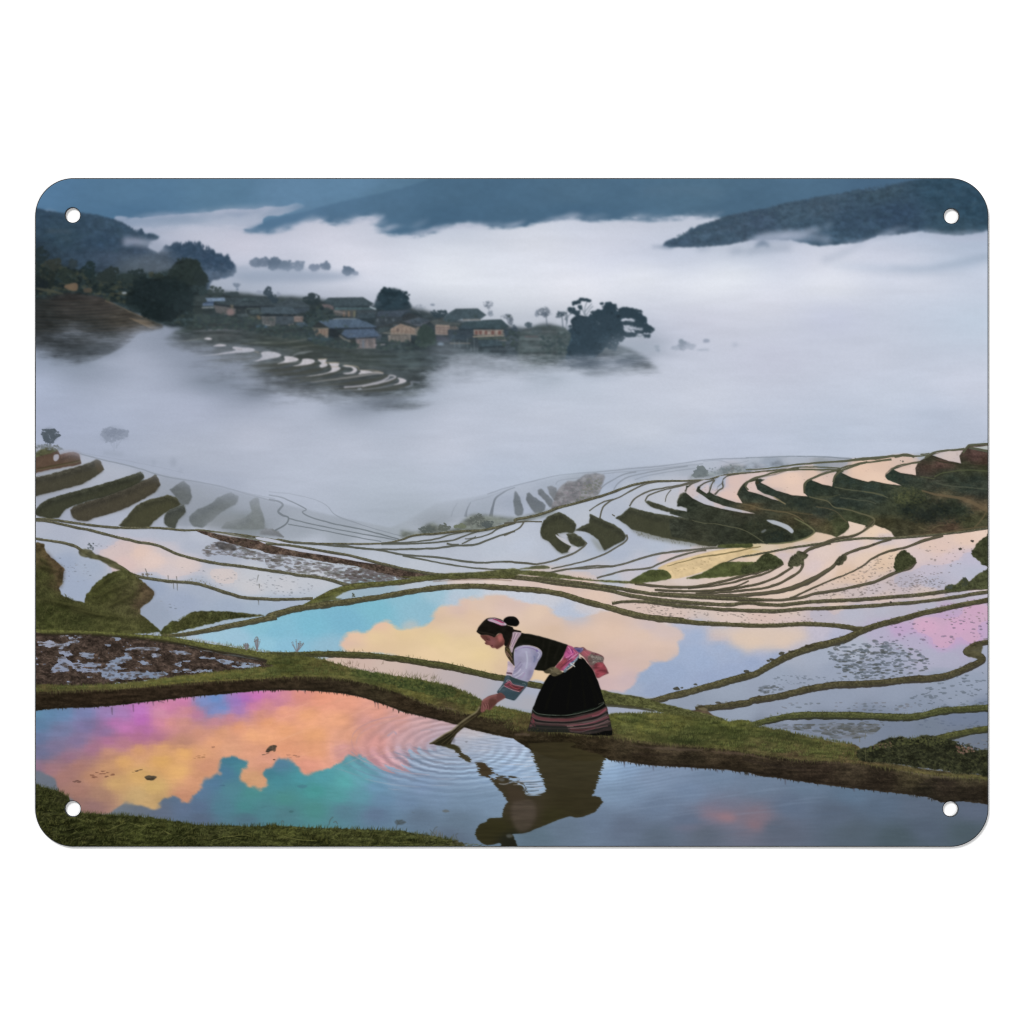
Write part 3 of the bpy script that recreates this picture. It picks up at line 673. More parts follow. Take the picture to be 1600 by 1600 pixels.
for s, n in (('V1 0,420 600,450 760,520 800,600 400,600 0,590', 220), ('V1 960,540 1400,560 1560,700 1100,700 700,620', 160), ('V2 60,720 600,760 620,840 200,800', 90), ('V2 920,760 1400,740 1500,840 960,850', 100), ('V3 1180,620 1600,660 1600,860 1200,820', 120), ('V2 200,340 330,360 330,480 120,500 0,470', 90)):
    leafy(s, n, 1.7, [(44, 58, 58), (56, 70, 66), (62, 76, 72), (50, 62, 66)], .7, 1.5)

# --- wooded knoll at the end of the village spur
knoll = piece('printed_hillside', -1, 'bare knoll right of the village')
shape('V4 -40,390 30,350 60,335 110,314 200,314 280,322 350,335 410,360 430,560 380,600 200,655 -40,660', (78, 90, 92), 1, 1, knoll, [(NH, .16), (NM, .12)], .8, 4)
line('V4 0,406 110,404', 1.8, (128, 100, 104), .7, .6)
for i in range(14):
    y = 340 + i * 22
    line('V4 0,%d 120,%d %d,%d' % (y + 2, y, 240 + (i % 3) * 40, y + 6), [1, 2.6, .8], [(62, 72, 74), (112, 116, 120), (70, 82, 84)][i % 3], .5, .8, None, .3)
leafy('V4 150,400 420,380 430,560 300,600 160,520', 140, 2, [(58, 74, 74), (68, 84, 84), (50, 66, 70)], .6, 1.3)
leafy('V4 60,330 130,320 140,380 70,380', 20, 1.6, [(72, 86, 92)], .8)
t = piece('printed_tree', -1, 'small lollipop-shaped tree on the bare knoll')
crown('V4', 160, 200, 56, 44, (98, 110, 124), t, 60, .62, 0, 1.3, 6); crown('V4', 165, 220, 30, 24, (78, 92, 108), t, 20, .6, 0, 1.2, 4)
line('V4 172,200 180,260 186,325', 1.1, (76, 88, 100), .9, 0, t)
for a_ in range(12):
    th = rng.uniform(-2.9, -.2); line(np.array([tz('V4', 168, 235), tz('V4', 168 + math.cos(th) * 62, 235 + math.sin(th) * 70)]), .6, (92, 104, 118), .7, 0, t)
t = piece('printed_tree', -1, '')
crown('V4', 32, 308, 27, 24, (74, 90, 100), t, 24, .9, 0, 1.3, 4); line('V4 36,310 36,360', .9, (84, 96, 108), .7)
t = piece('printed_tree', -1, '')
crown('V4', 305, 215, 40, 24, (66, 82, 94), t, 34, .85, 0, 1.3, 4); crown('V4', 275, 238, 26, 10, (84, 98, 110), t, 14, .7, 0, 1.1, 4); crown('V4', 345, 235, 14, 50, (84, 98, 110), t, 20, .6, 0, 1.1, 4)
line('V4 308,210 318,330', 1.2, (62, 78, 90), .9, 0, t)
BT = (46, 64, 76)
t = piece('printed_tree', -1, 'tall dark tree group with an arching crown at the end of the village')
shape('V4 385,270 410,245 450,232 520,240 550,225 600,185 655,172 668,125 700,118 745,140 772,190 810,160 870,165 920,185 985,222 1022,285 960,292 905,262 850,252 810,262 800,300 820,330 810,372 750,400 700,450 640,530 560,585 440,595 350,600 345,560 385,420 390,340', BT, 1, 0, t, [(NM, .22), (NF, .12)], 1.5, 3)
for x, y, rx, ry, n in ((470, 290, 70, 60, 70), (600, 220, 50, 40, 40), (690, 160, 40, 40, 34), (740, 160, 34, 30, 24), (650, 260, 110, 80, 110), (850, 195, 70, 36, 60), (930, 220, 60, 40, 60), (985, 262, 34, 26, 30), (900, 300, 40, 18, 26), (960, 300, 50, 20, 30), (1030, 345, 50, 34, 54),
                        (960, 365, 50, 14, 30), (890, 390, 50, 18, 34), (830, 380, 40, 24, 24), (1020, 400, 30, 16, 16), (460, 410, 90, 130, 120), (390, 185, 34, 24, 30), (430, 210, 30, 24, 26), (440, 120, 36, 12, 20), (495, 96, 48, 10, 30), (535, 106, 18, 10, 12), (410, 130, 18, 12, 10), (640, 130, 14, 8, 8), (460, 160, 16, 20, 12), (380, 340, 30, 30, 20)):
    crown('V4', x, y, rx, ry, BT, t, n, .92, 0, 1.7, 9)
shape('V4 590,275 640,290 635,305 605,300', (110, 124, 136), .7, 1)
for x, y, rx, ry, n in ((865, 292, 66, 17, 60), (940, 305, 60, 26, 60), (850, 225, 70, 24, 60), (870, 392, 70, 16, 50), (800, 340, 26, 50, 50), (780, 420, 50, 30, 40), (700, 300, 100, 90, 150), (560, 350, 120, 150, 220), (1000, 330, 50, 40, 50), (480, 520, 130, 60, 120), (780, 380, 60, 40, 60), (720, 460, 70, 60, 80)):
    crown('V4', x, y, rx, ry, BT, t, n, .9, 0, 1.8, 9)
for s in ('V4 500,230 480,180 450,140', 'V4 505,230 500,170 520,110', 'V4 512,230 540,180 570,150', 'V4 500,200 540,150 560,130', 'V4 350,300 360,240 390,210', 'V4 860,380 870,330 900,300', 'V4 880,350 930,340 950,330', 'V4 840,320 860,290 900,290', 'V4 935,400 925,370 900,340', 'V4 1000,420 990,380', 'V4 345,330 350,250', 'V4 800,330 850,330 900,310'):
    line(s, 1., (70, 86, 98), .8)
for s in ('V4 822,335 860,320 900,318 915,330 880,345 860,372 835,360', 'V4 930,395 960,385 985,395 990,425 950,420', 'V4 850,262 900,258 920,272 890,278', 'V4 345,320 375,330 365,352 345,345', 'V4 950,335 975,330 985,350 960,355'):
    shape(s, (178, 186, 200), .8, .8, None, None, .6, 2)
for s in ('V4 860,340 880,350 890,375', 'V4 940,400 960,402 985,390'):
    line(s, .9, (60, 76, 88), .8)
for x, y, rx, ry, c, a in ((1320, 480, 50, 36, (118, 132, 150), .9), (1390, 488, 34, 20, (126, 140, 158), .8), (1305, 445, 14, 14, (128, 142, 158), .8), (1255, 500, 34, 14, (150, 162, 180), .6), (1510, 440, 20, 10, (150, 160, 180), .8), (1490, 517, 50, 6, (150, 162, 180), .6), (1100, 490, 16, 8, (150, 164, 180), .4), (1110, 520, 12, 8, (140, 154, 172), .4)):
    crown('V4', x, y, rx, ry, c, None, 40, a, 1, 1.6, 4)
line('A3 1490,1112 1530,1110', [1, 5, 1], (142, 154, 174), .8, 1.5)
shape('V4 760,430 850,410 900,420 1100,440 1150,540 900,580 740,560 680,500', (150, 164, 180), .5, (14, 7))
shape('V4 300,620 400,570 560,560 760,590 1000,570 1050,600 900,650 400,690', (84, 98, 114), .8, (10, 5))
line('V4 620,610 760,640 900,600', [4, 14, 4], (88, 102, 120), .5, 5)

shape('X 300,450 560,455 820,480 1010,500 1000,600 300,600', (92, 106, 120), .13, 10)
C[:360] = blur(C[:372], 1)[:360]
# --- mist in front of the village spur
def edgefog(ctrl, nw, nm, a=1., lab=None, xmax=1600, col=None):
    v = np.array([[float(q) for q in w.split(',')] for w in ctrl.split()])
    yb = np.interp(XX[0], v[:, 0], v[:, 1]); sf = np.interp(XX[0], v[:, 0], v[:, 2]); mx = np.interp(XX[0], v[:, 0], v[:, 3])
    k = 9; yb = np.convolve(np.pad(yb, k, mode='edge'), np.ones(2 * k + 1) / (2 * k + 1), 'valid'); sf = np.convolve(np.pad(sf, k, mode='edge'), np.ones(2 * k + 1) / (2 * k + 1), 'valid')
    d = (YY - yb[None]) / sf[None] * .5 + .5
    m = sstep(0, 1, d + nw * (.4 * NW + .6 * NS - .5) + nm * (NM - .5)) * mx[None]
    return m * a


m = edgefog('50,529,32,1 90,543,49,1 130,547,46,1 160,543,38,1 185,533,30,1 215,515,23,1 250,515,14,1 275,525,26,1 300,547,41,1 330,569,46,1 360,589,55,1 420,603,48,1 480,607,34,1 540,619,31,1 600,633,24,1 645,619,26,1 672,597,26,1 700,577,26,1 740,567,22,1 800,569,19,1 850,571,22,1 900,567,17,1 960,567,19,1 1040,557,24,1 1600,537,24,1', .9, .05)
put(0, 0, m, FOG, 1, mist)
for x, y, rx, ry, a, c in ((150, 548, 40, 10, .45, (84, 94, 106)), (110, 565, 40, 12, .35, (96, 108, 122)), (150, 585, 60, 12, .25, (110, 122, 140)), (330, 600, 50, 14, .3, (104, 116, 130)), (300, 545, 30, 16, .3, (150, 158, 178)), (400, 615, 26, 12, .4, (98, 108, 122)), (470, 600, 30, 8, .3, (84, 92, 100)), (600, 628, 36, 9, .55, (98, 108, 122)), (560, 640, 50, 9, .35, (120, 130, 146)), (860, 590, 34, 8, .45, (120, 136, 150)), (845, 605, 30, 10, .35, (140, 154, 168)), (940, 585, 40, 6, .35, (130, 142, 160)), (700, 545, 30, 14, .2, (160, 168, 184))):
    shape(ell(x, y, rx, ry), c, a, (10, 6))
foglayer('X 690,560 740,548 790,556 840,566 900,572 900,640 660,640 665,590', (22, 10), .25, .9, .4, .1, .5)
foglayer('X 55,560 90,556 130,572 180,570 215,545 250,535 300,570 300,700 55,700', (20, 10), .25, .9, .4, .1, .4)
# --- flooded terraces of the near valley
field_id = piece('printed_flooded_terrace', -1, 'wide flooded rice terraces across the middle of the picture')
WF = field('B1 60,400,150,156,176 350,400,176,180,200 550,470,176,181,202 250,600,166,170,190 500,560,172,176,198 100,650,158,164,186 780,520,164,170,190 700,700,166,172,196 480,800,170,176,204 200,780,160,166,196 880,580,152,160,180 900,690,146,154,176 820,810,164,170,196 '
           '1150,620,150,158,176 1000,800,146,154,172 1380,700,148,157,174 1250,770,140,149,160 1550,750,150,158,174 1400,830,130,138,142 '
           '60,850,176,180,204 200,900,172,177,204 450,960,182,184,206 700,880,180,184,208 900,900,176,182,208 1100,920,182,187,210 1050,980,174,180,206 1250,1050,166,174,202 900,1010,200,192,200 620,1010,206,188,190 520,1035,208,190,192 700,1030,222,196,186 600,1090,214,190,190 800,1080,222,200,194 900,1160,206,196,202 1000,1100,212,198,198 1250,1180,206,198,200 1450,1250,204,200,204 1500,1180,198,198,206 '
           '120,1000,168,178,206 200,1100,150,168,208 280,1250,152,170,210 400,1120,158,174,208 800,1250,146,166,208 1000,1350,150,168,208 780,1420,146,162,196 1300,1400,152,172,208 1500,1400,156,178,210 1100,1270,160,174,206 '
           'B2 100,1250,202,200,206 300,1200,196,197,206 50,1100,180,186,204 100,1370,160,178,212 250,650,150,158,172 200,850,156,165,180 500,800,152,161,176 500,920,160,169,182 800,900,158,167,178 300,1000,180,187,206 600,985,178,185,202 900,985,180,187,204 700,1060,188,193,208 1000,1120,192,196,208 1300,1150,188,192,206 1100,1010,182,188,208 1300,1050,184,190,210 1500,1000,186,194,214 '
           '1150,960,176,182,200 1550,1100,192,196,212 1560,920,192,196,212 1500,800,166,176,202 1400,750,156,168,190 1200,720,158,168,186 1100,800,150,158,170 1250,900,176,182,200 1300,1215,214,200,196 1500,1215,220,204,196 1000,1240,180,192,208 700,1280,140,184,208 '
           'B3 60,700,156,168,196 150,740,164,176,206 250,640,160,171,198 100,600,166,176,199 300,590,158,170,194 200,700,168,178,206 500,520,156,166,184 700,580,158,172,204 900,520,156,170,198 650,620,166,180,212 1000,500,162,172,194 1200,470,160,170,190 1300,420,174,182,202 '
           '100,860,188,194,216 100,980,188,196,220 300,1040,182,190,214 100,1110,190,194,210 450,760,184,189,204 600,680,182,187,206 800,620,186,190,204 720,750,176,182,204 740,830,176,184,208 520,790,190,193,204 1000,570,192,193,203 900,680,190,188,196 1100,680,196,192,196 1000,740,190,190,200 1100,600,192,190,200 1200,620,200,188,192 '
           '1280,590,196,188,198 1330,600,200,190,198 1400,560,160,174,210 1500,560,216,190,184 1550,660,224,194,182 1460,650,218,192,186 1300,700,194,190,200 1500,735,186,182,190 390,940,184,184,196 430,1000,186,188,200 560,960,166,178,206 580,1010,172,183,210 850,940,168,178,208 1000,1000,172,184,212 750,1030,170,182,212 1200,960,178,186,206 500,1080,184,190,210 '
           '900,1080,192,192,208 1050,1060,206,194,200 800,1170,202,194,202 600,1150,196,190,198 900,1150,200,194,206 1250,1020,206,192,190 1400,1000,210,196,186 700,1190,188,192,208 300,1170,196,190,192 1560,1080,216,194,180 1150,1220,214,200,196 200,1200,212,190,180 500,1230,216,192,180 300,1250,218,196,186 600,1320,222,196,180 400,1270,218,192,180 900,1290,214,196,184 1200,1320,210,194,184 '
           '1500,1340,212,196,184 900,1400,212,190,180 1100,1440,214,192,184 1500,1430,216,196,188 100,1220,214,194,190 1400,1280,218,198,188 1500,1240,220,198,188 1100,1260,206,190,180 '
           'B4 60,400,168,178,198 150,430,140,156,180 350,410,168,176,196 600,415,160,168,186 500,460,140,150,160 600,440,160,160,168 100,510,212,194,194 200,560,226,198,184 40,600,214,192,188 300,540,232,202,184 450,500,222,194,176 350,640,226,198,184 160,640,190,176,176 480,560,226,196,182 560,540,216,190,178 750,480,230,198,176 900,440,222,192,172 850,550,232,202,180 1050,450,210,184,170 1080,480,222,196,186 '
           '1020,425,214,190,178 1330,390,206,192,190 1290,370,196,188,192 1400,420,200,188,190 1180,375,170,178,190 1560,330,176,178,176 740,850,226,204,186 700,900,224,202,186 850,900,234,208,180 900,890,232,206,184 500,910,220,194,168 400,940,216,188,150 50,990,216,192,130 250,980,214,184,140 10,1025,200,176,110 400,1000,210,192,196 150,1020,222,196,160 50,1070,226,204,180 240,1040,206,190,196 '
           '500,1020,222,202,196 450,1120,216,198,200 350,1100,216,196,188 100,1180,212,192,184 250,1170,220,200,192 250,1220,222,200,188 100,1290,220,198,182 550,1150,226,202,188 300,1280,224,202,184 700,980,214,198,202 850,1000,224,202,192 800,1080,226,202,184 650,1170,220,192,168 900,1100,222,194,168 750,1200,222,194,172 950,1040,228,202,176 450,1250,216,194,180 900,940,196,190,206 '
           '1100,930,206,194,200 1050,960,220,202,200 1200,980,222,196,184 1300,1000,222,196,186 1450,930,228,200,184 1530,900,232,206,190 1150,1050,214,196,198 1350,1060,212,194,204 1500,1080,196,186,210 1200,1150,200,188,204 1400,1130,192,186,210 1050,1200,188,178,192 1500,1160,186,184,212 1250,1220,186,180,202 850,1270,196,186,196 700,1290,200,186,188 500,1320,206,190,184 1550,1265,218,206,206 1200,1310,208,192,186 '
           '100,1350,218,196,182 300,1350,218,198,184 100,1385,216,196,184 600,1355,214,194,182 900,1345,212,192,186 500,1430,192,182,196 900,1400,186,182,202 700,1430,188,184,204 100,1440,214,188,180 1200,1380,184,180,198 1400,1340,190,182,196 1000,1420,186,180,196 1550,1310,196,186,204 1350,1400,196,166,200 1500,1400,206,164,202 1300,1460,200,164,200 '
           'C1 1400,100,150,192,212 1100,140,160,186,208 1550,60,128,188,208 C2 100,120,126,184,208 0,60,124,182,206 350,80,120,182,208 500,60,118,178,206 300,200,140,186,212 450,190,150,182,204 700,30,150,184,204 600,320,190,170,168 900,350,196,176,168 500,280,206,178,160 1100,400,186,172,172 1300,430,178,170,178 1450,480,172,168,180 1550,520,168,168,176 '
           'C3 850,420,160,172,198 900,350,158,174,204 1100,200,158,176,208 1200,120,164,178,206 1300,260,152,170,202 1400,330,148,164,196 1500,200,166,178,204 1000,470,154,166,196 1150,380,152,168,200 150,520,162,168,186 200,480,168,170,184 750,600,156,164,186 1200,560,140,156,188 1500,460,148,164,196 1450,630,142,158,190 1550,620,144,160,192 '
           'C4 100,200,180,182,204 60,280,152,168,202 200,200,170,176,204 300,80,210,190,190 100,150,214,192,180 550,100,196,186,196 200,400,148,164,198 500,250,160,172,204 700,200,172,178,206 900,100,186,170,206 1000,80,200,164,204 1200,60,212,166,204 1400,60,210,164,206 1500,150,204,164,202 1300,170,206,164,202 1100,180,186,168,206 1200,260,178,168,208 1000,250,160,166,204 1350,280,176,166,206 900,350,150,162,200 600,350,148,162,198 300,480,144,158,192 '
           '100,480,146,160,194 1450,250,180,164,204 1580,220,164,170,206 1560,300,152,164,200 1500,420,144,160,196 1300,420,142,158,192 1000,500,140,156,192 600,520,140,156,192 300,600,142,158,192 200,640,140,154,188 1400,540,140,156,190 1100,600,130,148,184 150,710,120,134,166 500,720,116,132,166 800,700,114,132,168 700,790,118,134,166 1000,720,112,130,166 1400,660,106,126,168 1550,640,104,126,170 1200,720,110,128,160 1550,810,104,120,150 1450,800,110,124,150', 4.2)
lum_ = WF.mean(2, keepdims=True)
wb_ = np.clip((WF[..., 2:3] - WF[..., 0:1]) * 9, 0, 1)
WF = WF * (1 - .5 * wb_) + (lum_ * np.array([.985, 1.0, 1.035])) * .5 * wb_
WF = np.where(wb_ > 0, WF * [.955, .97, .975], (WF * .9 + lum_ * .1) * [1., .975, .955])
TP = ('B1 -60,300 150,330 250,352 320,372 420,400 560,436 700,470 900,520 1100,560 1300,610 1600,690 B2 200,730 500,800 800,860 900,820 1100,700 1400,650 B3 0,600 100,575 200,550 400,512 600,487 800,468 1000,452 1150,440 1300,425 1450,415 1600,402 '
      'B4 200,392 500,396 750,408 900,400 960,384 1040,376 1100,378 1200,368 1300,352 1440,342 1475,316 1640,306 1640,3200 B1 -60,3200')
shape(TP, WF, 1, (2, 1), field_id, [(NF, .006)], 0, 4, True)
bank = piece('printed_terrace_bank', -1, '')
OL = (66, 66, 52)
BK = [(52, 54, 42), (72, 72, 54), (60, 62, 48), (84, 82, 58)]


def bankp(s, c=OL, n=90, r=1.7, a=.6, lab=None, rg=.9, light=True, bl=0):
    lab = lab or bank
    p = P(s)
    c = np.array(c, float) + [6, 6, 6]
    shape(p, c, 1, bl or (.8 if c[2] > 90 else .4), lab, [(NM, .12 if c[2] < 90 else .04), (NF, .06 if c[2] < 90 else .02)], rg, 3, True)
    y_, x_, m_ = cover([spl(p, True)])
    hh = m_.shape[0]
    sh_ = lambda k: np.concatenate([np.zeros((min(k, hh), m_.shape[1]), np.float32), m_[:-k]])[:hh] if k < hh else m_ * 0
    k_ = 1. if c[2] < 90 else .35
    put(y_, x_, blur(m_ * sh_(5), 1), c * .72, .5 * k_)
    put(y_, x_, blur(m_ * sh_(11) , 2), c * [1.12, 1.1, 1.], .5 * k_)
    cc = [c * .85, c * 1.06 + [3, 4, 0], c * .93, c * 1.12 + [4, 5, 0]]
    blades(p, n, 6, cc, 1.3, -80, 24, a * (.6 if c[2] < 90 else .15), None, True)
    if light:
        q = spl(p, True); cen = q.mean(0)
        up = q[:, 1] < cen[1] + (q[:, 0] - cen[0]) * 0
        nrm = np.roll(q, -1, 0) - np.roll(q, 1, 0)
        top = nrm[:, 0] * (1 if (orient(q) is q) else -1) > 0
        seg = q[top]
        if len(seg) > 6:
            blobs(seg + [0, .7], .7, [c * 1.3 + 8], .4, 1.5)


# left valley, fading into mist
bankp('L1 -10,340 60,320 150,240 250,225 320,262 350,325 430,300 520,285 585,310 600,350 612,432 560,455 300,495 40,550 -10,560', (88, 70, 60), 70)
shape('L1 -10,330 150,235 250,230 325,270 250,300 150,330 40,360 -10,400', (82, 88, 60), .8, .8, None, [(NM, .2)], 1, 3)
shape('L1 275,330 330,320 335,370 300,405 270,390', (172, 174, 190), .85, .5)
shape('L1 60,235 110,240 105,262 60,262', (176, 178, 190), .8, .5)
line('L1 350,335 450,300 560,300 590,340', 5, (132, 102, 98), .5, 1.5)
line('L1 60,500 200,475 400,440 600,395', 3, (70, 62, 44), .7, .5, None, .3); line('L1 40,522 300,470 600,408', 1.2, (96, 92, 66), .6, 0, None, .3)
bankp('L1 -10,620 250,560 500,490 700,430 812,378 855,405 880,460 898,512 840,560 700,650 620,692 400,752 200,802 40,842 -10,850', (66, 64, 54), 120)
shape('L1 780,400 850,400 890,510 840,550 800,480', (84, 74, 58), .6, 1)
line('L1 40,606 250,552 500,484 700,424 812,376', 1.2, (140, 142, 140), .6, .3)
bankp('L1 20,1040 60,990 120,930 200,878 350,832 500,790 650,752 800,710 950,668 1100,622 1230,582 1362,533 1385,560 1402,612 1330,680 1200,760 900,850 700,900 520,960 430,1000 370,1060 330,1112 200,1122 60,1080', (58, 60, 48), 190)
bankp('L1 478,1012 520,970 700,902 900,850 1100,775 1250,715 1400,640 1500,600 1550,568 1568,600 1585,650 1602,700 1540,790 1400,872 1300,925 1200,978 1100,1020 1000,1050 880,1085 780,1112 700,1152 600,1150 520,1120 490,1070', (68, 64, 54), 190)
line('L1 520,968 700,900 900,848 1200,735 1400,638', 1.6, (44, 50, 40), .5, .6)
bankp('L1 1085,1210 1200,1085 1280,985 1360,925 1500,875 1640,848 B1 890,645 950,660 985,706 930,740 870,768 800,820 765,858 640,862', (66, 66, 50), 110)
bankp('B1 905,612 950,580 1000,548 1038,590 1052,660 1030,710 985,712 945,655', (98, 104, 108), 50, light=False)
bankp('B1 868,792 895,748 950,724 1000,706 1012,760 960,812 942,862 900,858 872,830', (70, 74, 70), 50)
bankp('B1 1035,785 1080,745 1180,700 1225,660 1310,628 1358,655 1345,705 1240,762 1180,820 1120,862 1060,850 1032,812', (104, 111, 116), 80, light=False)
bankp('B1 1430,690 1462,665 1492,662 1500,720 1530,800 1530,870 1400,875 1240,865 1280,822 1400,795 1445,755', (112, 119, 122), 70, light=False, rg=.6)
shape('B1 1200,780 1300,770 1400,800 1250,860 1130,862', (134, 140, 146), .7, 4)
bankp('B1 1500,880 1540,862 1620,880 1660,925 1500,905', (118, 122, 128), 20, light=False)
FG = (98, 106, 112)
for s, wd, c, a in (('B1 310,372 450,410 700,470 880,525 1200,580 1450,650 1600,690', 2.2, (128, 136, 146), .8), ('B1 1000,545 1200,580 1400,630 1600,672', 1.5, (128, 136, 146), .6), ('B1 240,350 420,385 700,435 1000,500', 1.2, (140, 148, 162), .5),
                    ('B2 0,645 100,668 230,730 245,745 222,762 300,800 450,840 600,870 720,900 860,938', 2., FG, .85), ('B2 0,625 150,640 300,675 380,715 430,770 520,810 700,870 870,915', 1.4, (122, 130, 140), .7), ('B2 0,675 60,688 92,710 62,755 90,778 130,797 110,840 40,880', [2.2, 3.6, 3, 2.4], FG, .85),
                    ('B2 130,800 350,852 600,900 840,942', 1.8, FG, .8), ('B2 125,838 300,868 560,920 740,952', 1.6, FG, .75), ('B2 20,870 60,900 100,925', 3, (112, 116, 118), .7), ('B2 440,780 500,810 560,820', 1.4, (130, 138, 148), .5)):
    line(s, wd, c, a, 0, bank, .3)
# right valley behind, hazy curves
HZ = (112, 120, 130)
for s, wd, c, a in (('B3 -120,640 0,600 150,562 330,520 400,510 650,490 850,470 1000,458 1200,432 1330,414 1600,402', 1.6, (118, 126, 138), .8), ('B3 330,575 360,550 500,530 700,500 850,490 1100,462 1300,440', 1.3, (124, 132, 144), .7), ('B3 600,650 640,590 700,550 780,510 860,495', 1.8, HZ, .85), ('B3 710,612 740,570 800,530 900,505 1050,478 1200,455', 1.8, HZ, .8), ('B3 850,545 950,515 1100,490 1250,470', 1.4, HZ, .6),
                    ('B2 1200,790 1215,740 1240,700', 2, (132, 140, 152), .6), ('B2 1295,790 1305,740 1330,690', [5, 2.5, 1.2], (116, 124, 134), .8), ('B2 1460,790 1475,720 1495,665 1560,620 1620,595', [6, 3.4, 2.4, 1.2], (104, 112, 122), .9), ('B2 1330,690 1450,655 1600,600', 1.2, (136, 144, 156), .5),
                    ('B3 1300,425 1400,418 1500,440 1600,420', 1.2, (130, 138, 150), .6), ('B4 0,402 150,398 300,392 500,395 700,408', 1.5, (112, 122, 132), .8), ('B4 0,480 150,455 280,448', 1.2, (120, 130, 144), .6)):
    line(s, wd, c, a, .3, bank, .25)
bankp('B3 60,620 72,622 95,670 118,740 110,775 80,785 62,770 52,690', (98, 106, 114), 24, light=False)
bankp('B3 140,640 155,628 190,660 240,690 265,710 258,745 230,765 190,765 160,720 134,680', (92, 99, 106), 40, light=False)
bankp('B3 210,615 235,608 270,640 310,680 318,720 290,725 255,680 215,640', (96, 102, 108), 26, light=False)
bankp('B3 275,590 300,583 335,600 345,660 320,680 290,640', (108, 112, 118), 20, light=False)
shrub = piece('printed_shrub', -1, '')
shape('B3 300,740 330,640 360,590 400,560 470,550 530,512 600,505 650,520 645,560 610,640 560,665 480,690 400,712 340,735', (112, 110, 112), 1, 1.2, shrub, [(NM, .2)], 1.2, 4)
leafy('B3 480,650 540,540 640,525 600,640 470,690', 90, 1.7, [(96, 98, 84), (84, 88, 70), (120, 112, 106)], .6)
leafy('B3 310,735 370,590 480,560 520,600 440,690', 90, 1.7, [(128, 118, 122), (112, 104, 108), (100, 98, 98)], .6)
leafy('B3 1225,525 1260,470 1290,455 1330,485 1330,510 1300,525', 50, 1.5, [(72, 84, 82), (84, 94, 92)], .9, base=(80, 90, 88))
shape('B3 1200,530 1300,505 1400,480 1450,455 1520,450 1600,470 1600,500 1450,512 1350,530 1250,542', (98, 108, 104), .85, 1.5, shrub, [(NM, .3)], 1, 3)
leafy('B3 1330,480 1480,445 1600,470 1590,495 1400,505', 60, 1.6, [(96, 108, 112), (84, 96, 96), (120, 130, 136)], .6)
shape('B4 0,450 60,435 120,470 180,420 240,430 300,455 200,480 0,490', (122, 134, 146), .7, 2, None, [(NM, .25)], 1, 3)
# broad grassy bank in the middle
shape('B2 880,880 980,890 1060,830 1200,870 1300,800 1350,775 1440,780 1600,795 B3 100,790 250,755 330,740 300,770 150,815 0,832 B2 1500,860 1350,890 1000,905 880,930', (98, 104, 94), .9, 1.5, bank, [(NM, .25)], .8, 3)
for k, x, y, rx, ry, c in (('B2', 1040, 875, 48, 30, (80, 88, 84)), ('B2', 1150, 860, 40, 26, (86, 92, 84)), ('B2', 1370, 810, 52, 40, (84, 90, 84)), ('B2', 1440, 840, 40, 24, (72, 80, 78)), ('B2', 1260, 850, 40, 14, (100, 108, 84))):
    crown(k, x, y, rx, ry, c, piece('printed_shrub', -1, ''), 60, .85, 0, 1.5, 12)

# mist drifting over the left valley
m = edgefog('50,690,10,1 120,702,16,1 200,716,22,1 260,732,30,1 320,752,40,1 400,775,46,.95 480,785,48,.95 560,800,44,.95 620,812,36,.95 650,806,30,.95 700,790,30,.9 760,768,30,.9 830,748,28,.85 900,733,22,.8 960,724,18,.7 1050,716,14,.6 1150,710,14,.5 1250,700,12,.3 1400,660,8,0 1600,640,8,0', .0, .0)
m2 = np.clip(1 - m, 0, 1) * np.interp(XX[0], [50, 900, 1100, 1300], [1, 1, .7, 0])[None]
m2 = np.clip(m2 * (1 + .25 * (NS - .5) + .12 * (NW - .5)), 0, 1) * (YY > 660) * (YY < 860)
m2 *= sstep(655, 700, YY)
put(0, 0, m2.astype(np.float32), FOG, 1, mist, None, .55)
line('B1 200,330 420,385 700,440 1100,520 1400,590', [20, 26, 26, 20], (150, 160, 180), .35, 8)
t = piece('printed_tree', -1, 'small dark tree at the left edge above the terraces')
shape('B1 75,250 90,220 120,210 150,230 170,255 160,280 110,290 80,280', (92, 102, 112), .6, 1.5, t, [(NM, .1)], 1, 3)
crown('B1', 118, 255, 58, 48, (80, 90, 100), t, 130, .8, 0, 2., 8); line('B1 105,270 100,325', 1.2, (80, 88, 98), .8, 0, t); line('B1 125,270 118,325', 1., (90, 98, 108), .7, 0, t)
for i in range(6):
    leafy('B1 30,320 100,310 180,320 200,350 40,345', 16, 1.4, [(104, 110, 112), (120, 128, 136)], .5)
t = piece('printed_tree', -1, 'pale flat-topped tree fading into the mist on the left')
shape('B1 450,270 470,225 520,200 570,200 615,225 630,262 600,280 540,275 490,285', (136, 146, 165), .5, 2.5, t, [(NM, .06)], 1, 3)
crown('B1', 538, 248, 92, 46, (134, 144, 163), t, 260, .4, 0, 2.2, 3); crown('B1', 538, 235, 70, 30, (126, 136, 156), t, 70, .35, 0, 1.8, 3)
for s in ('B1 540,290 540,360', 'B1 505,280 530,330', 'B1 590,280 550,340', 'B1 560,285 555,340'):
    line(s, 1.4, (140, 150, 168), .5, .6)
line('B1 470,370 600,380', 5, (140, 150, 166), .4, 2.5)
for x, y, w in ((930, 430, 22), (800, 432, 12), (980, 485, 10)):
    px, py = tz('B1', x, y); shape(ell(px, py, w / 4.2, w / 3.), (140, 149, 166), .4, 1.5)

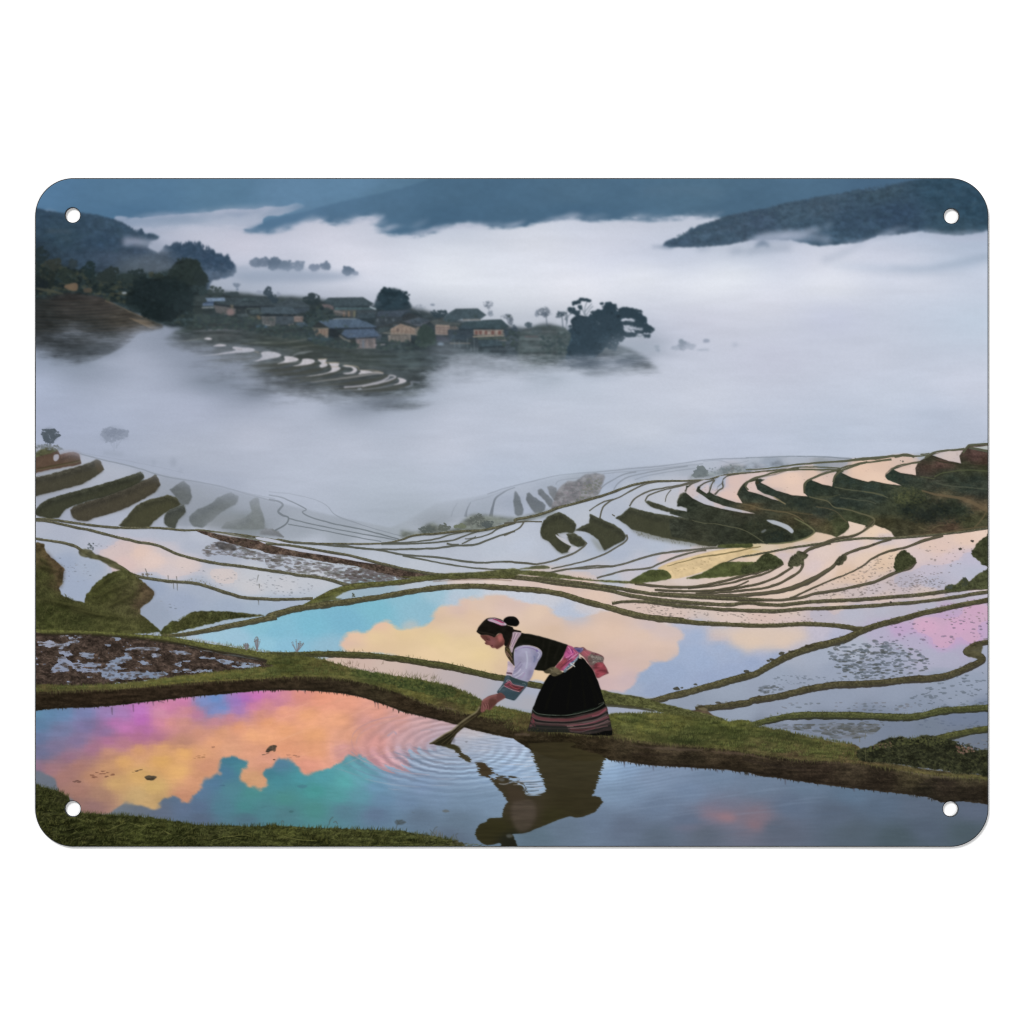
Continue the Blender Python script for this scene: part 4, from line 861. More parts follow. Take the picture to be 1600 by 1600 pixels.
# --- dykes crossing the left fields
dk = piece('printed_dyke', -1, 'narrow earth dykes winding between the flooded fields')
DK = dict(col=(86, 84, 66), top=(110, 108, 80), dark=(68, 67, 55), lab=dk)
dyke('B1 -30,803 60,803 140,808 300,832 500,856 650,862 800,860 900,868 1000,878 1100,876 1180,885 1280,898 1400,912 1600,942 B2 60,938 150,955 250,962 400,966 600,967 750,963 830,950 900,932', [3.6, 4, 3.6, 3.6, 4, 3, 2.4], **DK)
dyke('B1 -30,812 100,818 200,838 300,860 400,880 550,920 650,942 700,955 780,966 850,985 950,1030 1050,1060 1150,1082 1250,1100 1350,1110 1600,1147 B2 100,1155 200,1172 300,1183 400,1202 480,1225 560,1245', [3, 4, 4.5, 4.5, 5, 4.5, 5, 5.5], **DK)
dyke('B1 -30,922 60,938 180,955 240,968 290,985 340,1018 400,1045 470,1066 560,1110 610,1135 650,1165 720,1186 800,1198 900,1212 1050,1222 1130,1240 1200,1262 1320,1300 1400,1320 1600,1331 B2 80,1331 150,1330 290,1326', [3.4, 4.6, 6.5, 5, 5, 5.5, 5, 4.6], **DK)
shape('B1 310,1010 380,1005 420,1035 520,1070 620,1140 540,1130 440,1075 330,1050', (78, 76, 52), .9, .8, dk, [(NM, .2)], .8, 3)
# brown mud strip
mud = piece('printed_mud_strip', -1, 'brown mud strip between the pale pools left of centre')
shape('B1 1080,880 1250,905 1420,935 1600,970 B2 100,985 300,1025 500,1062 650,1088 800,1112 950,1148 1100,1166 1250,1178 1000,1192 900,1196 700,1150 550,1110 400,1090 200,1055 0,1030 B1 1500,1010 1400,990 1300,962 1200,932', (80, 66, 58), 1, 0, mud, [(NM, .3), (NF, .2)], .8, 3)
blades('B1 1150,900 1600,985 B2 400,1060 900,1150 700,1145 300,1075 0,1025 B1 1400,985 1250,940', 260, 5, [(96, 78, 64), (66, 56, 48), (84, 84, 56), (104, 88, 76)], 1, 8, 12, .5)
shape('B1 1470,925 1540,928 1620,945 B2 100,955 250,990 420,1020 560,1050 720,1090 745,1104 600,1086 400,1048 200,1018 60,988 -40,962', (184, 188, 204), .95, 0, None, None, .2, 4)
shape('B1 1180,890 1300,900 1420,930 1300,920', (176, 178, 186), .8, .6)
line('B1 1180,885 1300,905 1450,935 1600,965 B2 150,985 300,1010', 1.6, (88, 88, 62), .85, 0, None, .3)
for s, n, c in (('B1 1120,1000 1250,950 1450,1010 1600,1050 1600,1095 1450,1075 1250,1040 1150,1050', 180, 1.), ('B2 0,1030 200,1060 400,1100 600,1140 780,1170 900,1195 800,1210 560,1240 420,1195 200,1160 0,1125', 420, 1.)):
    specks(s, n, 2.1, [(84, 78, 78), (104, 98, 100), (74, 74, 62), (120, 118, 124), (90, 80, 74)], .6, 2.4)
shape('B1 1205,970 1260,958 1340,985 1330,1010 1240,1005', (80, 76, 74), .8, .8, None, [(NM, .3)], 1.4, 3)
specks('B2 560,1120 900,1195 780,1208 600,1215 500,1180', 180, 2.2, [(92, 80, 76), (76, 68, 62), (110, 104, 108)], .8, 2.2)
for s, n in (('B1 130,1050 280,1060 420,1160 330,1220 200,1200', 30), ('B1 380,960 560,980 420,1010', 12), ('B1 900,1120 1500,1180 1520,1280 1100,1230', 26), ('B1 760,1380 1000,1300 960,1420', 10), ('B1 1300,1180 1600,1210 1560,1300', 22), ('B2 0,1170 300,1230 200,1310 0,1310', 50)):
    specks(s, n, 1.0, [(120, 124, 136), (90, 96, 104), (140, 142, 150)], .6, 2.2)
for s in ('B1 895,1175 897,1210', 'B1 950,1180 955,1215', 'B1 930,1225 933,1265', 'B1 955,1225 957,1275', 'B1 1490,1335 1492,1370', 'B1 745,1130 760,1170', 'B1 1490,1170 1480,1215', 'B1 1495,1230 1497,1260'):
    line(s, [1.8, 1], (92, 92, 86), .6)
leafy('B1 365,965 400,960 405,1010 385,1020 365,990', 26, 1.1, [(100, 110, 116), (84, 92, 96)], .8); leafy('B1 720,1160 760,1150 790,1178 740,1180', 16, 1.2, [(104, 96, 84)], .8)
for x in range(0, 60):
    t_ = rng.uniform(0, 1); px, py = 62 + t_ * 420, 0
blades('B1 1000,1205 1100,1205 1200,1245 1200,1255 1050,1222', 40, 2.6, [(104, 98, 76)], .8, -90, 20, .7, None, False)
# lines of the centre fields
dyke('B2 -20,966 100,972 200,985 300,1003 400,1020 520,1040 580,1055 640,1070 720,1092 800,1110 880,1130 950,1142 1100,1166 1300,1178', [3, 4, 4.5, 5, 5], **DK)
for s, wd in (('B2 160,962 300,970 400,978 520,988 640,1000 750,1012 850,1035 950,1046 1040,1050 1120,1058 1200,1070 1300,1085 1400,1092 1500,1087 1600,1086 B3 60,1090 200,1102', [2, 3, 3.2, 3]),
              ('B2 880,1045 1000,1068 1100,1088 1200,1105 1300,1120 1420,1132 1540,1137 1600,1142', 2.6), ('B2 740,964 900,958 1000,950 1100,935 1200,905 1290,888', 2.4), ('B2 740,970 900,967 1050,962 1200,945 1280,918 1400,880 1480,866', 2.6),
              ('B2 560,995 700,1002 850,1004 1000,1000 1100,996 1180,985 1250,978 1350,974 1450,940 1530,910 1620,885', [2, 3, 3.4, 3]), ('B2 1170,965 1220,975 1250,972', 3), ('B2 1270,968 1340,935 1400,920 1460,900 1500,872 1600,830', [2, 2.4, 3.4]), ('B2 420,966 560,990 640,1000', 3), ('B2 1290,935 1350,928 1360,915', 1.6)):
    line(s, wd, (84, 86, 76), .95, 0, dk, .3)
dyke('B2 880,938 960,910 1100,900 1200,888 1300,882 1400,878 1480,862 1530,850 1620,826 B3 60,808 130,795 200,780 280,755 350,728 430,708 500,688 580,666 650,645 700,628 760,605 850,576 950,558 1050,553 1150,552 1250,550 1330,545 1400,525 1480,510 1600,500 B4 100,492 250,478 350,468', [3, 4, 4.5, 4.5, 4, 3, 3, 3], **DK)
# --- right valley
VB = (62, 64, 50)
bankp('B3 235,850 250,812 280,785 350,760 400,782 450,815 465,850 455,880 440,900 400,892 370,895 340,900 355,925 400,950 430,985 415,1020 372,1030 340,1012 318,990 285,950 245,930 228,895', VB, 150)
bankp('B3 400,905 450,898 500,925 530,955 515,980 475,986 430,965', VB, 50)
bankp('B3 462,880 500,850 550,830 556,772 600,790 640,808 710,840 760,870 792,915 780,945 730,968 690,990 650,1012 635,985 610,940 560,900 520,885', VB, 150)
shape('B3 330,905 352,918 400,945 432,975 420,978 370,950 335,920', (196, 196, 206), .9, .3)
shape('B3 440,985 475,990 470,1005 420,1022 410,1015', (190, 190, 200), .8, .3)
shape('B3 560,925 600,950 640,1000 620,1015 590,980', (110, 112, 92), .45, 2)
bankp('B3 725,798 760,775 820,728 900,748 1000,770 1100,785 1190,798 1300,822 1450,845 1600,885 1600,955 1500,925 1420,905 1340,905 1400,960 1385,985 1340,985 1200,955 1080,935 980,912 880,885 830,870 790,835', VB, 330)
bankp('B3 918,692 940,682 1000,705 1100,738 1190,755 1210,790 1150,778 1040,750 960,725', VB, 60)
bankp('B3 1130,700 1145,645 1175,628 1205,650 1240,685 1330,712 1450,742 1560,765 1600,770 1600,880 1450,852 1300,822 1220,805 1195,770 1195,735', VB, 260)
bankp('B3 1252,628 1275,598 1300,615 1340,642 1450,672 1530,695 1600,708 1600,760 1500,742 1400,705 1330,672 1280,652', VB, 90)
bankp('B3 1530,650 1540,605 1570,575 1620,560 1620,710 1570,698', VB, 40)
shape('B3 830,875 900,895 1000,920 1150,950 1300,975 1340,990 1200,975 1050,950 900,915', (96, 94, 72), .6, 2)
blades('B3 830,868 960,905 1150,945 1320,980 1320,990 1100,955 900,915', 70, 3, [(96, 96, 78), (120, 122, 116)], .9, 90, 12, .7, None, False)
THN = (88, 86, 74)
for s, wd in (('B3 620,800 632,750 650,715 700,680 760,655 850,605 920,575 1000,558', 2.4), ('B3 815,722 840,680 880,650 950,618 1050,598 1150,580 1250,552', 2.6), ('B3 918,685 940,650 1000,625 1080,602 1180,580 1280,556', 2.4), ('B3 550,752 600,715 650,690 710,675', 2), ('B3 1180,625 1195,600 1230,572 1330,545', 2.4),
              ('B3 1255,612 1285,585 1320,565 1375,545', 2.4), ('B3 1338,640 1352,590 1372,555 1440,518', 2.2), ('B3 1378,645 1402,615 1430,595 1425,555 1450,525 1500,510', 2.6), ('B3 1050,690 1060,650 1090,610', 1.4), ('B3 120,825 95,860 50,885 -10,912', 2.6), ('B3 -10,832 100,823 170,820 240,822', 2.4),
              ('B3 795,905 800,935 770,965 700,1008 640,1040 560,1070 480,1092 400,1110 300,1132', [3, 3, 2.4, 2]), ('B3 535,960 510,990 450,1028 380,1055 300,1082 200,1104', [3, 3, 3]), ('B3 -10,1085 100,1090 200,1102', 2.6),
              ('B3 200,1170 350,1145 480,1125 600,1112 700,1115 800,1092 900,1060 1000,1035 1100,1020 1200,1010 1300,1000 1450,992 1600,985', [2.6, 3, 3.4, 3.4, 2.6]), ('B3 280,1160 400,1135 520,1130 650,1120 720,1114', 2.4), ('B3 600,1192 700,1165 800,1140 880,1135 950,1125 1020,1095 1100,1062 1200,1030 1320,1008', 3), ('B3 720,785 700,775', 2)):
    line(s, wd, THN, .92, 0, dk, .3)
shape('B3 1000,1130 1060,1098 1120,1078 1200,1058 1300,1030 1400,1008 1500,995 1640,985 B4 60,990 20,1030 0,1040 B3 1600,1045 1520,1062 1450,1092 1380,1120 1300,1150 1200,1180 1120,1197 1075,1195 1085,1175 1050,1145', (216, 188, 140), .97, .5, piece('printed_flooded_terrace', -1, 'yellow flooded terrace curving through the right valley'), [(NM, .06)])
line('B3 1060,1115 1150,1090 1210,1075 1260,1060 1350,1045 1450,1030 1600,1000 B4 100,985', [1, 2, 2.4, 1.6], (112, 98, 62), .8, 0, None, .5)
specks('B3 1080,1130 1250,1080 1450,1050 1350,1100 1150,1160', 40, .8, [(150, 130, 90)], .6)
line('B3 1440,1095 1520,1062 1600,1042', 2, THN, .9)
grassp = piece('printed_grass_bank', -1, '')
GR = [(70, 80, 40), (88, 96, 48), (60, 68, 38), (98, 102, 58)]
for s, n in (('B3 815,1222 880,1175 940,1142 1000,1138 1050,1142 1085,1172 1080,1198 980,1215 900,1225', 130), ('B3 1190,1196 1280,1165 1340,1135 1400,1102 1460,1085 1550,1086 1640,1095 1640,1160 1500,1180 1350,1192', 200), ('B3 1325,905 1400,900 1500,905 1600,935 1620,990 1500,992 1395,990 1405,955', 120)):
    shape(s, (74, 82, 44), .97, .4, grassp, [(NM, .2)], .8, 3); blades(s, n, 3, GR, 1, -70, 30, .6)
# far right slope
veg = piece('printed_terrace_bank', -1, 'overgrown stepped slope at the right edge')
MC = field('R1 100,1000,56,60,50 150,700,50,56,46 500,830,56,60,48 1000,860,54,56,46 700,1050,52,56,46 300,1100,58,60,48 1050,960,50,54,42 1350,1100,38,46,40 900,1100,48,52,40 1300,700,58,62,50 1000,640,50,60,52 1100,560,46,56,50 1250,540,46,58,52 1000,740,94,80,56 1500,800,60,62,46 1500,950,66,62,44 600,640,50,58,48 '
           'R2 150,600,52,60,52 400,720,46,56,50 650,820,48,56,50 300,860,72,66,48 600,920,84,74,54 750,1000,82,76,52 870,960,66,72,48 950,1000,62,68,44 450,1080,48,56,42 400,980,60,62,42 560,520,44,56,48 720,550,44,54,46 700,640,62,66,52 1000,430,46,58,52 1300,520,50,60,54 950,540,54,60,48 950,600,46,54,48 900,680,42,52,48 1100,720,44,54,48 1250,690,58,66,56 1050,820,62,68,48 1200,900,56,62,44 1350,930,72,68,46 1450,800,58,64,50 '
           'R3 100,560,46,58,52 350,450,42,56,48 500,470,46,58,54 700,500,56,64,54 900,540,66,70,60 250,600,54,62,50 200,700,50,60,54 400,640,66,72,54 500,720,82,86,54 620,680,50,56,42 350,800,58,64,48 550,850,34,42,38 800,950,34,40,36 1000,850,34,42,38 1200,850,44,54,44 1100,750,50,56,44 300,1000,64,62,42 500,1050,66,64,46 700,1080,66,62,44 1100,1080,82,66,52 900,1120,78,66,50 1300,1020,60,62,42 '
           '1450,950,66,66,46 1300,740,98,84,64 1450,820,94,80,60 1000,680,88,80,60 1100,460,48,58,50 1400,480,46,56,50 1450,560,56,62,52 1300,600,46,56,50 1450,640,52,58,52 1000,400,56,62,48 1300,380,58,64,48 1500,340,62,66,46 1250,310,58,60,44 1400,200,84,62,58 1500,260,74,56,48 800,330,76,60,52 950,300,86,64,58 1050,290,78,62,54 820,230,56,56,44 720,380,66,56,50', 3.6)
MP = ('R1 60,730 80,650 150,570 180,550 175,470 330,480 480,560 560,600 700,650 850,690 820,600 850,520 920,440 1100,380 R2 460,560 455,440 520,395 850,280 900,255 950,300 1100,360 1300,400 1470,440 1470,340 1560,255 R3 300,380 360,330 700,240 800,180 860,150 1250,95 1310,50 1620,30 1620,1075 1400,1100 900,1175 400,1215 340,1130 260,1085 120,1060 R2 1300,965 1320,990 '
      '1220,985 1010,920 1020,1000 950,1060 860,1115 780,1085 600,1050 560,1085 480,1130 300,1180 150,1195 0,1200 R1 1150,1195 1000,1195 700,1200 560,1215 400,1165 200,1150 0,1110 -30,1000 -30,880 120,890 250,912 100,860 -30,820 -30,780 100,790 190,800 190,750 120,730')
shape(MP, MC, 1, .5, veg, [(NM, .16), (NF, .08)], .5, 3, True)
blades(MP, 800, 3.6, [(46, 52, 42), (66, 70, 52), (56, 60, 46), (78, 76, 56)], .9, -80, 26, .22)
for s, n, cs in (('R3 350,780 500,620 750,700 1100,740 1350,860 1250,1000 850,1040 500,980', 420, [(32, 38, 34), (46, 54, 42), (62, 66, 44), (38, 46, 42)]), ('R3 400,600 620,560 800,700 560,800 400,760', 150, [(76, 82, 50), (92, 92, 60), (54, 60, 42)]), ('R3 300,400 500,420 1000,520 1560,480 1560,640 1000,620 450,540', 260, [(42, 54, 48), (56, 66, 56), (64, 70, 56)]),
                 ('R2 470,430 620,450 900,340 1500,460 1560,600 900,480 600,560', 220, [(42, 54, 48), (54, 64, 54), (50, 60, 44)]), ('R2 850,620 1300,680 1250,800 900,700', 90, [(40, 50, 46), (52, 62, 54)]), ('R1 900,900 1250,930 1450,1060 1400,1150 1000,1050', 160, [(36, 44, 38), (50, 56, 42), (62, 64, 46)]), ('R2 0,500 300,620 700,720 800,900 500,800 100,700', 180, [(42, 52, 48), (54, 62, 50)]), ('R1 300,1000 1000,1050 900,1150 400,1100', 90, [(46, 52, 42), (58, 62, 48)])):
    leafy(s, n, 1.5, cs, .38, 1.3)
pools = ('R1 345,510 400,450 480,420 470,480 455,555 430,570', 'R1 490,560 520,480 540,400 600,350 690,340 640,380 620,440 570,480 560,540 520,580', 'R1 550,590 640,520 655,470 640,400 690,360 850,330 1150,300 1440,275 1300,320 1150,350 1000,380 900,450 850,500 820,590 850,640 880,690 800,680 650,630',
         'R1 175,560 190,500 260,450 400,400 500,395 400,430 320,480 300,540 380,590 480,660 640,720 850,770 1040,820 900,812 600,755 400,700 260,630', 'R1 920,490 960,430 1050,395 1040,440 1070,520 1150,570 1280,610 1340,660 1250,640 1100,580 950,540',
         'R1 1105,430 1200,370 1400,320 1600,285 R2 400,275 600,270 780,270 650,320 520,390 460,440 448,560 500,605 300,590 100,530', 'R2 540,400 700,330 865,288 825,360 800,480 680,455', 'R2 920,310 1000,270 1200,210 1400,170 1500,160 R3 450,225 750,208 700,240 480,280 340,330 270,400 260,440 300,480 470,548 300,530 100,490 R2 1250,425 1050,370',
         'R3 370,350 480,310 680,258 640,330 650,420 450,390', 'R3 850,170 1000,125 1240,108 1190,180 1215,272 1050,240', 'R2 1000,915 1220,970 1180,1040 1000,1110 760,1165 900,1100 1000,1040 1020,980', 'R2 1330,960 1450,1010 1545,1110 1300,1120 1100,1115 1250,1050')
for s in pools:
    p = P(s)
    shape(p + [0, 1.5], (44, 42, 32), .6, .7, None, None, .2, 3, True)
    shape(p, WF, 1, .25, field_id, None, .25, 3, True)
    q = np.concatenate([p, p[:1]]); e = np.concatenate([q[i] + (q[i + 1] - q[i]) * np.linspace(0, 1, 8)[:, None] for i in range(len(q) - 1)])
    specks(p, 10, .8, [(170, 146, 130), (150, 130, 120)], .5)
shape('R3 1320,70 1450,62 1600,45 1600,112 1450,92', (176, 180, 178), 1, .3, field_id, None, .2, 3, True)
shape('R1 1180,903 1240,900 1300,910 1380,935 1450,965 1500,1005 1520,1040 1500,1068 1470,1050 1430,1020 1340,975 1250,945', (178, 184, 194), .95, .4, field_id, None, .2, 3)
shape('R1 1110,1050 1160,1015 1180,1025 1140,1060', (112, 118, 120), .8, .6)
for s, wd, c, a in (('R1 250,905 400,940 550,950 700,980 850,1010 1000,1080 1150,1180', [1, 1.4, 1.5], (98, 98, 74), .85), ('R1 860,695 1000,722 1150,768 1400,800 1550,850 1650,920', 1.5, (110, 98, 70), .8), ('R1 1270,612 1420,700', 2.2, (142, 128, 94), .8), ('R2 830,485 1000,520 1200,545 1400,585 1500,625', 1.5, (92, 94, 72), .85), ('R2 900,618 1100,645 1250,662 1350,695', 1.4, (86, 90, 72), .8), ('R2 600,615 760,610 900,580', 1.2, (80, 84, 60), .7),
                    ('R2 510,608 650,642 750,670 830,740 1000,770 1150,815 1260,850 1325,890 1315,950 1200,1040 1050,1095 900,1130', [1.4, 1.8, 2, 2.4, 3, 3], (104, 100, 74), .85), ('R2 600,735 760,760 860,800 930,870 990,930', 1.4, (92, 84, 62), .8), ('R2 330,880 430,930 520,985 580,1045 500,1110 350,1165 150,1192 0,1200', [2, 2.2, 2.4, 2], (112, 112, 78), .85), ('R2 0,765 120,800 300,800 450,820 560,830', 1.5, (92, 82, 58), .7),
                    ('R3 880,440 960,400 1100,372 1300,355 1560,372', 1.8, (82, 88, 60), .85), ('R3 700,438 880,462', 1.6, (84, 88, 62), .8), ('R3 900,520 1100,555 1300,572 1620,602', 1.5, (82, 88, 72), .8), ('R3 720,610 900,660 1100,690 1250,720 1400,785 1560,870', [2, 4, 5, 6], (108, 92, 68), .75), ('R3 0,625 120,640 250,672', 1.5, (92, 92, 66), .8), ('R3 680,1060 800,1112 900,1058 1000,1040', 1.4, (100, 92, 66), .8), ('R3 1380,1070 1440,1010 1500,930 1540,850', 2.4, (98, 88, 62), .8),
                    ('R3 820,190 960,250 1200,285 1400,300 1560,320', 1.6, (52, 52, 38), .8), ('R3 1310,80 1450,110 1600,135', 2.4, (84, 92, 76), .9), ('R3 400,1205 700,1165 900,1155 1300,1090 1560,1060', 2.4, (98, 86, 62), .8), ('R1 820,590 850,520 930,430 1080,390', [2.6, 3, 3.4], (54, 58, 42), .9), ('R1 1060,420 1075,450', 5, (62, 58, 42), .8), ('R2 455,570 455,450 520,400', 2.6, (60, 62, 42), .9), ('R2 900,270 860,300', 5, (64, 66, 44), .8)):
    line(s, wd, c, a, .2, None, .3)
# crest lines
for s, wd in (('B4 0,480 100,475 200,465 300,450 400,440 500,432 620,425 750,412 870,402 950,392 1040,385 1130,392 1200,385', [1.4, 2, 2.6, 3, 5, 4, 2]), ('B4 20,612 0,590 15,560 60,535 130,515 200,495 280,482 400,478 550,480 600,482', 2.8), ('B4 300,470 400,462 550,465 620,470', 2), ('B4 390,590 400,560 440,535 520,505 600,482 640,465 700,450 800,430', 3), ('B4 575,560 590,520 620,492 680,468 760,440 850,425 960,412', 3),
              ('B4 960,480 1000,455 1080,440 1150,430', 2.2), ('B4 1180,402 1215,378 1260,362 1340,352 1440,342', 3), ('B4 1430,370 1460,330 1490,318 1640,308', 3.4), ('B4 1480,330 1550,345 1600,355', 2), ('B4 980,395 1060,380 1110,395', 4), ('B4 1150,380 1210,372', 2)):
    line(s, wd, (84, 86, 66), .95, 0, dk, .4)
blobs(np.array([tz('B4', 722, 405), tz('B4', 735, 408), tz('B4', 1020, 420), tz('B4', 1035, 425)]), 1.6, [(90, 92, 84)], .9)

# lines of the peach fields
dyke('B4 -20,1050 50,1040 100,1030 200,1012 300,992 400,978 520,960 620,945 700,935 800,930 900,932 1000,926 1150,916 1300,902 1450,885 1600,862 1640,855', [2.6, 3.4, 4, 4, 4, 3, 3.4], **DK)
for s, wd in (('B4 520,960 600,930 700,915 760,890 810,850 842,815', [4, 4, 3, 2.4]), ('B3 1200,1262 1350,1245 1480,1222 B4 -20,1200 60,1180 130,1160 200,1125 250,1095', [1.5, 3, 3.4, 3]), ('B3 1100,1280 1350,1272 1480,1262 B4 -20,1250 80,1230 180,1195 260,1150 310,1115', [1.5, 3, 3.4, 4]), ('B3 1250,1292 1450,1284 B4 -20,1272 100,1260 200,1235 280,1195 350,1150 375,1110 370,1080', [3, 3.6, 4.4]), ('B4 380,1030 420,1000 500,975 560,958', 5),
              ('B3 1000,1292 1250,1302 1450,1306 B4 -20,1303 120,1292 250,1272 350,1240 430,1205 500,1165 570,1120 610,1075 660,1035 720,1008 800,985 880,958 960,936', [4, 4.4, 4.6, 6, 7, 8, 5, 4, 3]), ('B4 290,1325 350,1300 400,1275 480,1240 560,1205 640,1175 720,1140 780,1105 830,1065 900,1030 980,1005 1050,990 1120,965 1180,942 1300,912', [3.4, 2.6, 2.4, 2, 3, 3.4, 4.5, 4]),
              ('B3 1300,1318 B4 -20,1335 100,1336 200,1336 300,1330 380,1318 450,1295 550,1278 650,1262 750,1240 850,1215 930,1180 1000,1150 1080,1125 1120,1080', [4.4, 4, 4.4, 4.6, 5]), ('B3 850,1228 960,1240 1080,1250 1200,1250 1300,1240 1420,1215 1520,1188 1600,1165 B4 100,1150 200,1110', 4), ('B3 980,1268 1100,1275 1250,1278 1400,1272 1500,1262 1600,1240', 3.4), ('B3 1330,1290 1420,1262 1520,1245 1600,1210', 2.4)):
    line(np.asarray(P(s)) + [0, .5], np.array(wd) * 1.05, (66, 62, 50), .9, 0, dk, .35)
    line(P(s) - [0, .5], np.array(wd) * .5, (98, 92, 68), .7, 0, None, .35)
GRB = dict(col=(84, 80, 60), top=(106, 104, 72), dark=(64, 60, 48), lab=dk)
dyke('B3 -40,1160 60,1178 150,1190 300,1200 400,1215 500,1225 600,1240 700,1252 800,1268 900,1285 1000,1298 1150,1308 1300,1318 1600,1329 B4 120,1336', [5, 6, 6.5, 6, 6, 5], **GRB)
dyke('B3 40,1192 180,1205 300,1222 400,1235 550,1252 680,1272 760,1292 850,1310 950,1326 1050,1338 1200,1352 1350,1362 1480,1366 B4 0,1354 100,1362 200,1368 300,1362 400,1350 550,1340 700,1335 800,1328 900,1320 1000,1312 1150,1300 1300,1280 1450,1262 1640,1245', [3, 6, 6.5, 6.5, 6, 6, 6, 6, 6], **GRB)
dyke('B3 700,1358 760,1348 850,1345 950,1350 1050,1362 1150,1374 1280,1385 1400,1396 1600,1405 B4 80,1406 200,1408 300,1400 400,1392 550,1388 700,1380 850,1372 950,1362 1100,1352 1250,1335 1400,1312 1520,1292 1640,1275', [4, 6, 6, 6.5, 6, 6, 5.5, 6], **GRB)
for s, n in (('B3 750,1345 1200,1385 1600,1410 1600,1440 1100,1450 850,1390', 130), ('B4 0,1340 400,1325 1100,1290 1100,1310 400,1345', 40), ('B4 300,1320 900,1215 1150,1150 1300,1200 1280,1260 900,1300 400,1325', 260), ('B4 560,1210 900,1040 980,1060 980,1150 750,1230 450,1280', 110), ('B4 0,1415 500,1405 400,1474 0,1474', 60), ('B4 1300,1360 1600,1330 1600,1474 1250,1474', 60), ('B4 1100,1000 1400,950 1500,1000 1300,1180', 40), ('B4 380,1330 1000,1310 1400,1270 1400,1290 900,1340', 40)):
    specks(s, n, 1.1, [(112, 100, 96), (92, 84, 80), (134, 122, 120), (80, 76, 70)], .65, 2)
for x, y in ((952, 1350), (1490, 948), (840, 968), (1410, 1000)):
    px, py = tz('B4', x, y); blobs(np.array([(px, py), (px + 1, py + .5)]), 1.8, [(56, 52, 48)], .9, 1.3)
for s, n, c, lb in (('B4 975,1112 982,1080 990,1050 1015,1025 1040,1008 1075,1030 1105,1055 1122,1078 1100,1105 1050,1135 1000,1155 985,1150', 90, (62, 66, 42), 'tufted grass clump on a dyke in the peach field'), ('B4 1485,1022 1510,985 1545,945 1575,925 1640,890 1640,1130 1570,1110 1530,1080 1500,1050', 100, (60, 64, 42), ''),
                    ('B4 1310,1262 1330,1235 1370,1240 1400,1220 1440,1190 1470,1215 1520,1170 1560,1150 1640,1110 1640,1250 1500,1262 1350,1282', 130, (70, 74, 48), ''), ('B4 -20,1125 60,1090 100,1050 130,1030 160,1030 200,1050 245,1090 200,1125 120,1145 -20,1165', 140, (64, 70, 44), 'green mound between the peach pools'),
                    ('B4 275,1112 290,1065 320,1035 350,1018 395,1030 408,1050 385,1075 380,1100 330,1118', 60, (74, 74, 54), ''), ('B4 588,1100 605,1065 640,1040 665,1050 655,1080 630,1105', 30, (76, 74, 56), '')):
    lb_ = piece('printed_shrub', -1, lb)
    shape(s, c, 1, .3, lb_, [(NM, .25)], 1.4, 3); leafy(s, n, 1.5, [np.array(c) * .7, np.array(c) * 1.2, np.array(c) * .9], .6); blades(s, n, 4, [np.array(c) * 1.25, np.array(c) * .75], .9, -85, 25, .6)
leafy('B4 1320,1250 1345,1235 1360,1255 1340,1265', 14, 1.6, [(72, 80, 74)], .8); leafy('B4 1420,1240 1440,1190 1460,1210 1450,1245', 20, 1.5, [(60, 66, 54)], .8)

# --- big pool with the bright cloud
pool = piece('printed_pool', -1, 'large pool behind the person, with an orange cloud mirrored on blue')
PP = 'C1 960,112 1200,85 1450,30 1600,-10 B2 0,1462 150,1410 400,1375 600,1342 900,1290 1100,1265 1350,1252 1600,1265 B3 200,1278 400,1310 550,1355 700,1392 850,1435 1000,1462 1200,1478 C3 1100,20 1300,42 1600,58 C4 350,48 600,55 690,75 720,95 600,160 300,235 100,330 0,385 C3 1450,420 1200,480 950,525 640,480 C2 1400,370 1100,290 800,245 500,228 150,228 C1 1600,225 1300,180 1100,140'
PC = field('C1 1000,110,168,186,206 1200,120,152,192,212 1350,150,150,190,212 1500,60,130,188,208 1550,180,140,192,214 C2 50,100,124,184,208 100,200,132,186,212 300,60,118,184,208 400,200,140,184,206 500,30,116,178,204 B2 900,1330,134,186,206 1100,1300,152,190,208 1000,1400,136,184,204 700,1400,120,184,204 1300,1290,176,196,212 1250,1330,178,194,210 1500,1300,196,202,214 '
           'B3 100,1300,194,200,214 300,1340,196,198,208 500,1400,200,196,202 650,1430,208,198,200 800,1450,206,192,194 1000,1474,210,194,190 400,1400,180,190,210 430,1440,184,192,208 '
           'C3 430,0,176,186,206 900,60,212,190,180 1000,30,214,192,186 1150,120,168,178,204 1100,220,154,172,202 1180,60,180,182,202 1250,130,160,176,206 1250,230,156,174,206 1000,320,152,170,202 900,400,150,168,198 820,450,158,170,194 1100,360,150,168,200 1300,300,154,172,204 1400,200,158,174,204 1500,250,156,172,202 1400,130,196,182,184 1550,130,212,190,176 1500,350,152,168,200 1350,400,150,166,198 1000,480,148,164,194 1500,80,196,186,196 1450,60,180,184,202 '
           'C4 100,100,208,190,184 300,90,204,188,188 60,160,218,194,174 250,160,212,190,180 500,100,190,184,200 600,130,176,178,202 350,200,186,182,196 100,240,164,174,202 50,300,150,166,198 200,260,154,168,198', 3.8)
shape(PP, PC, 1, .6, pool, [(NF, .012)], 0, 4, True)
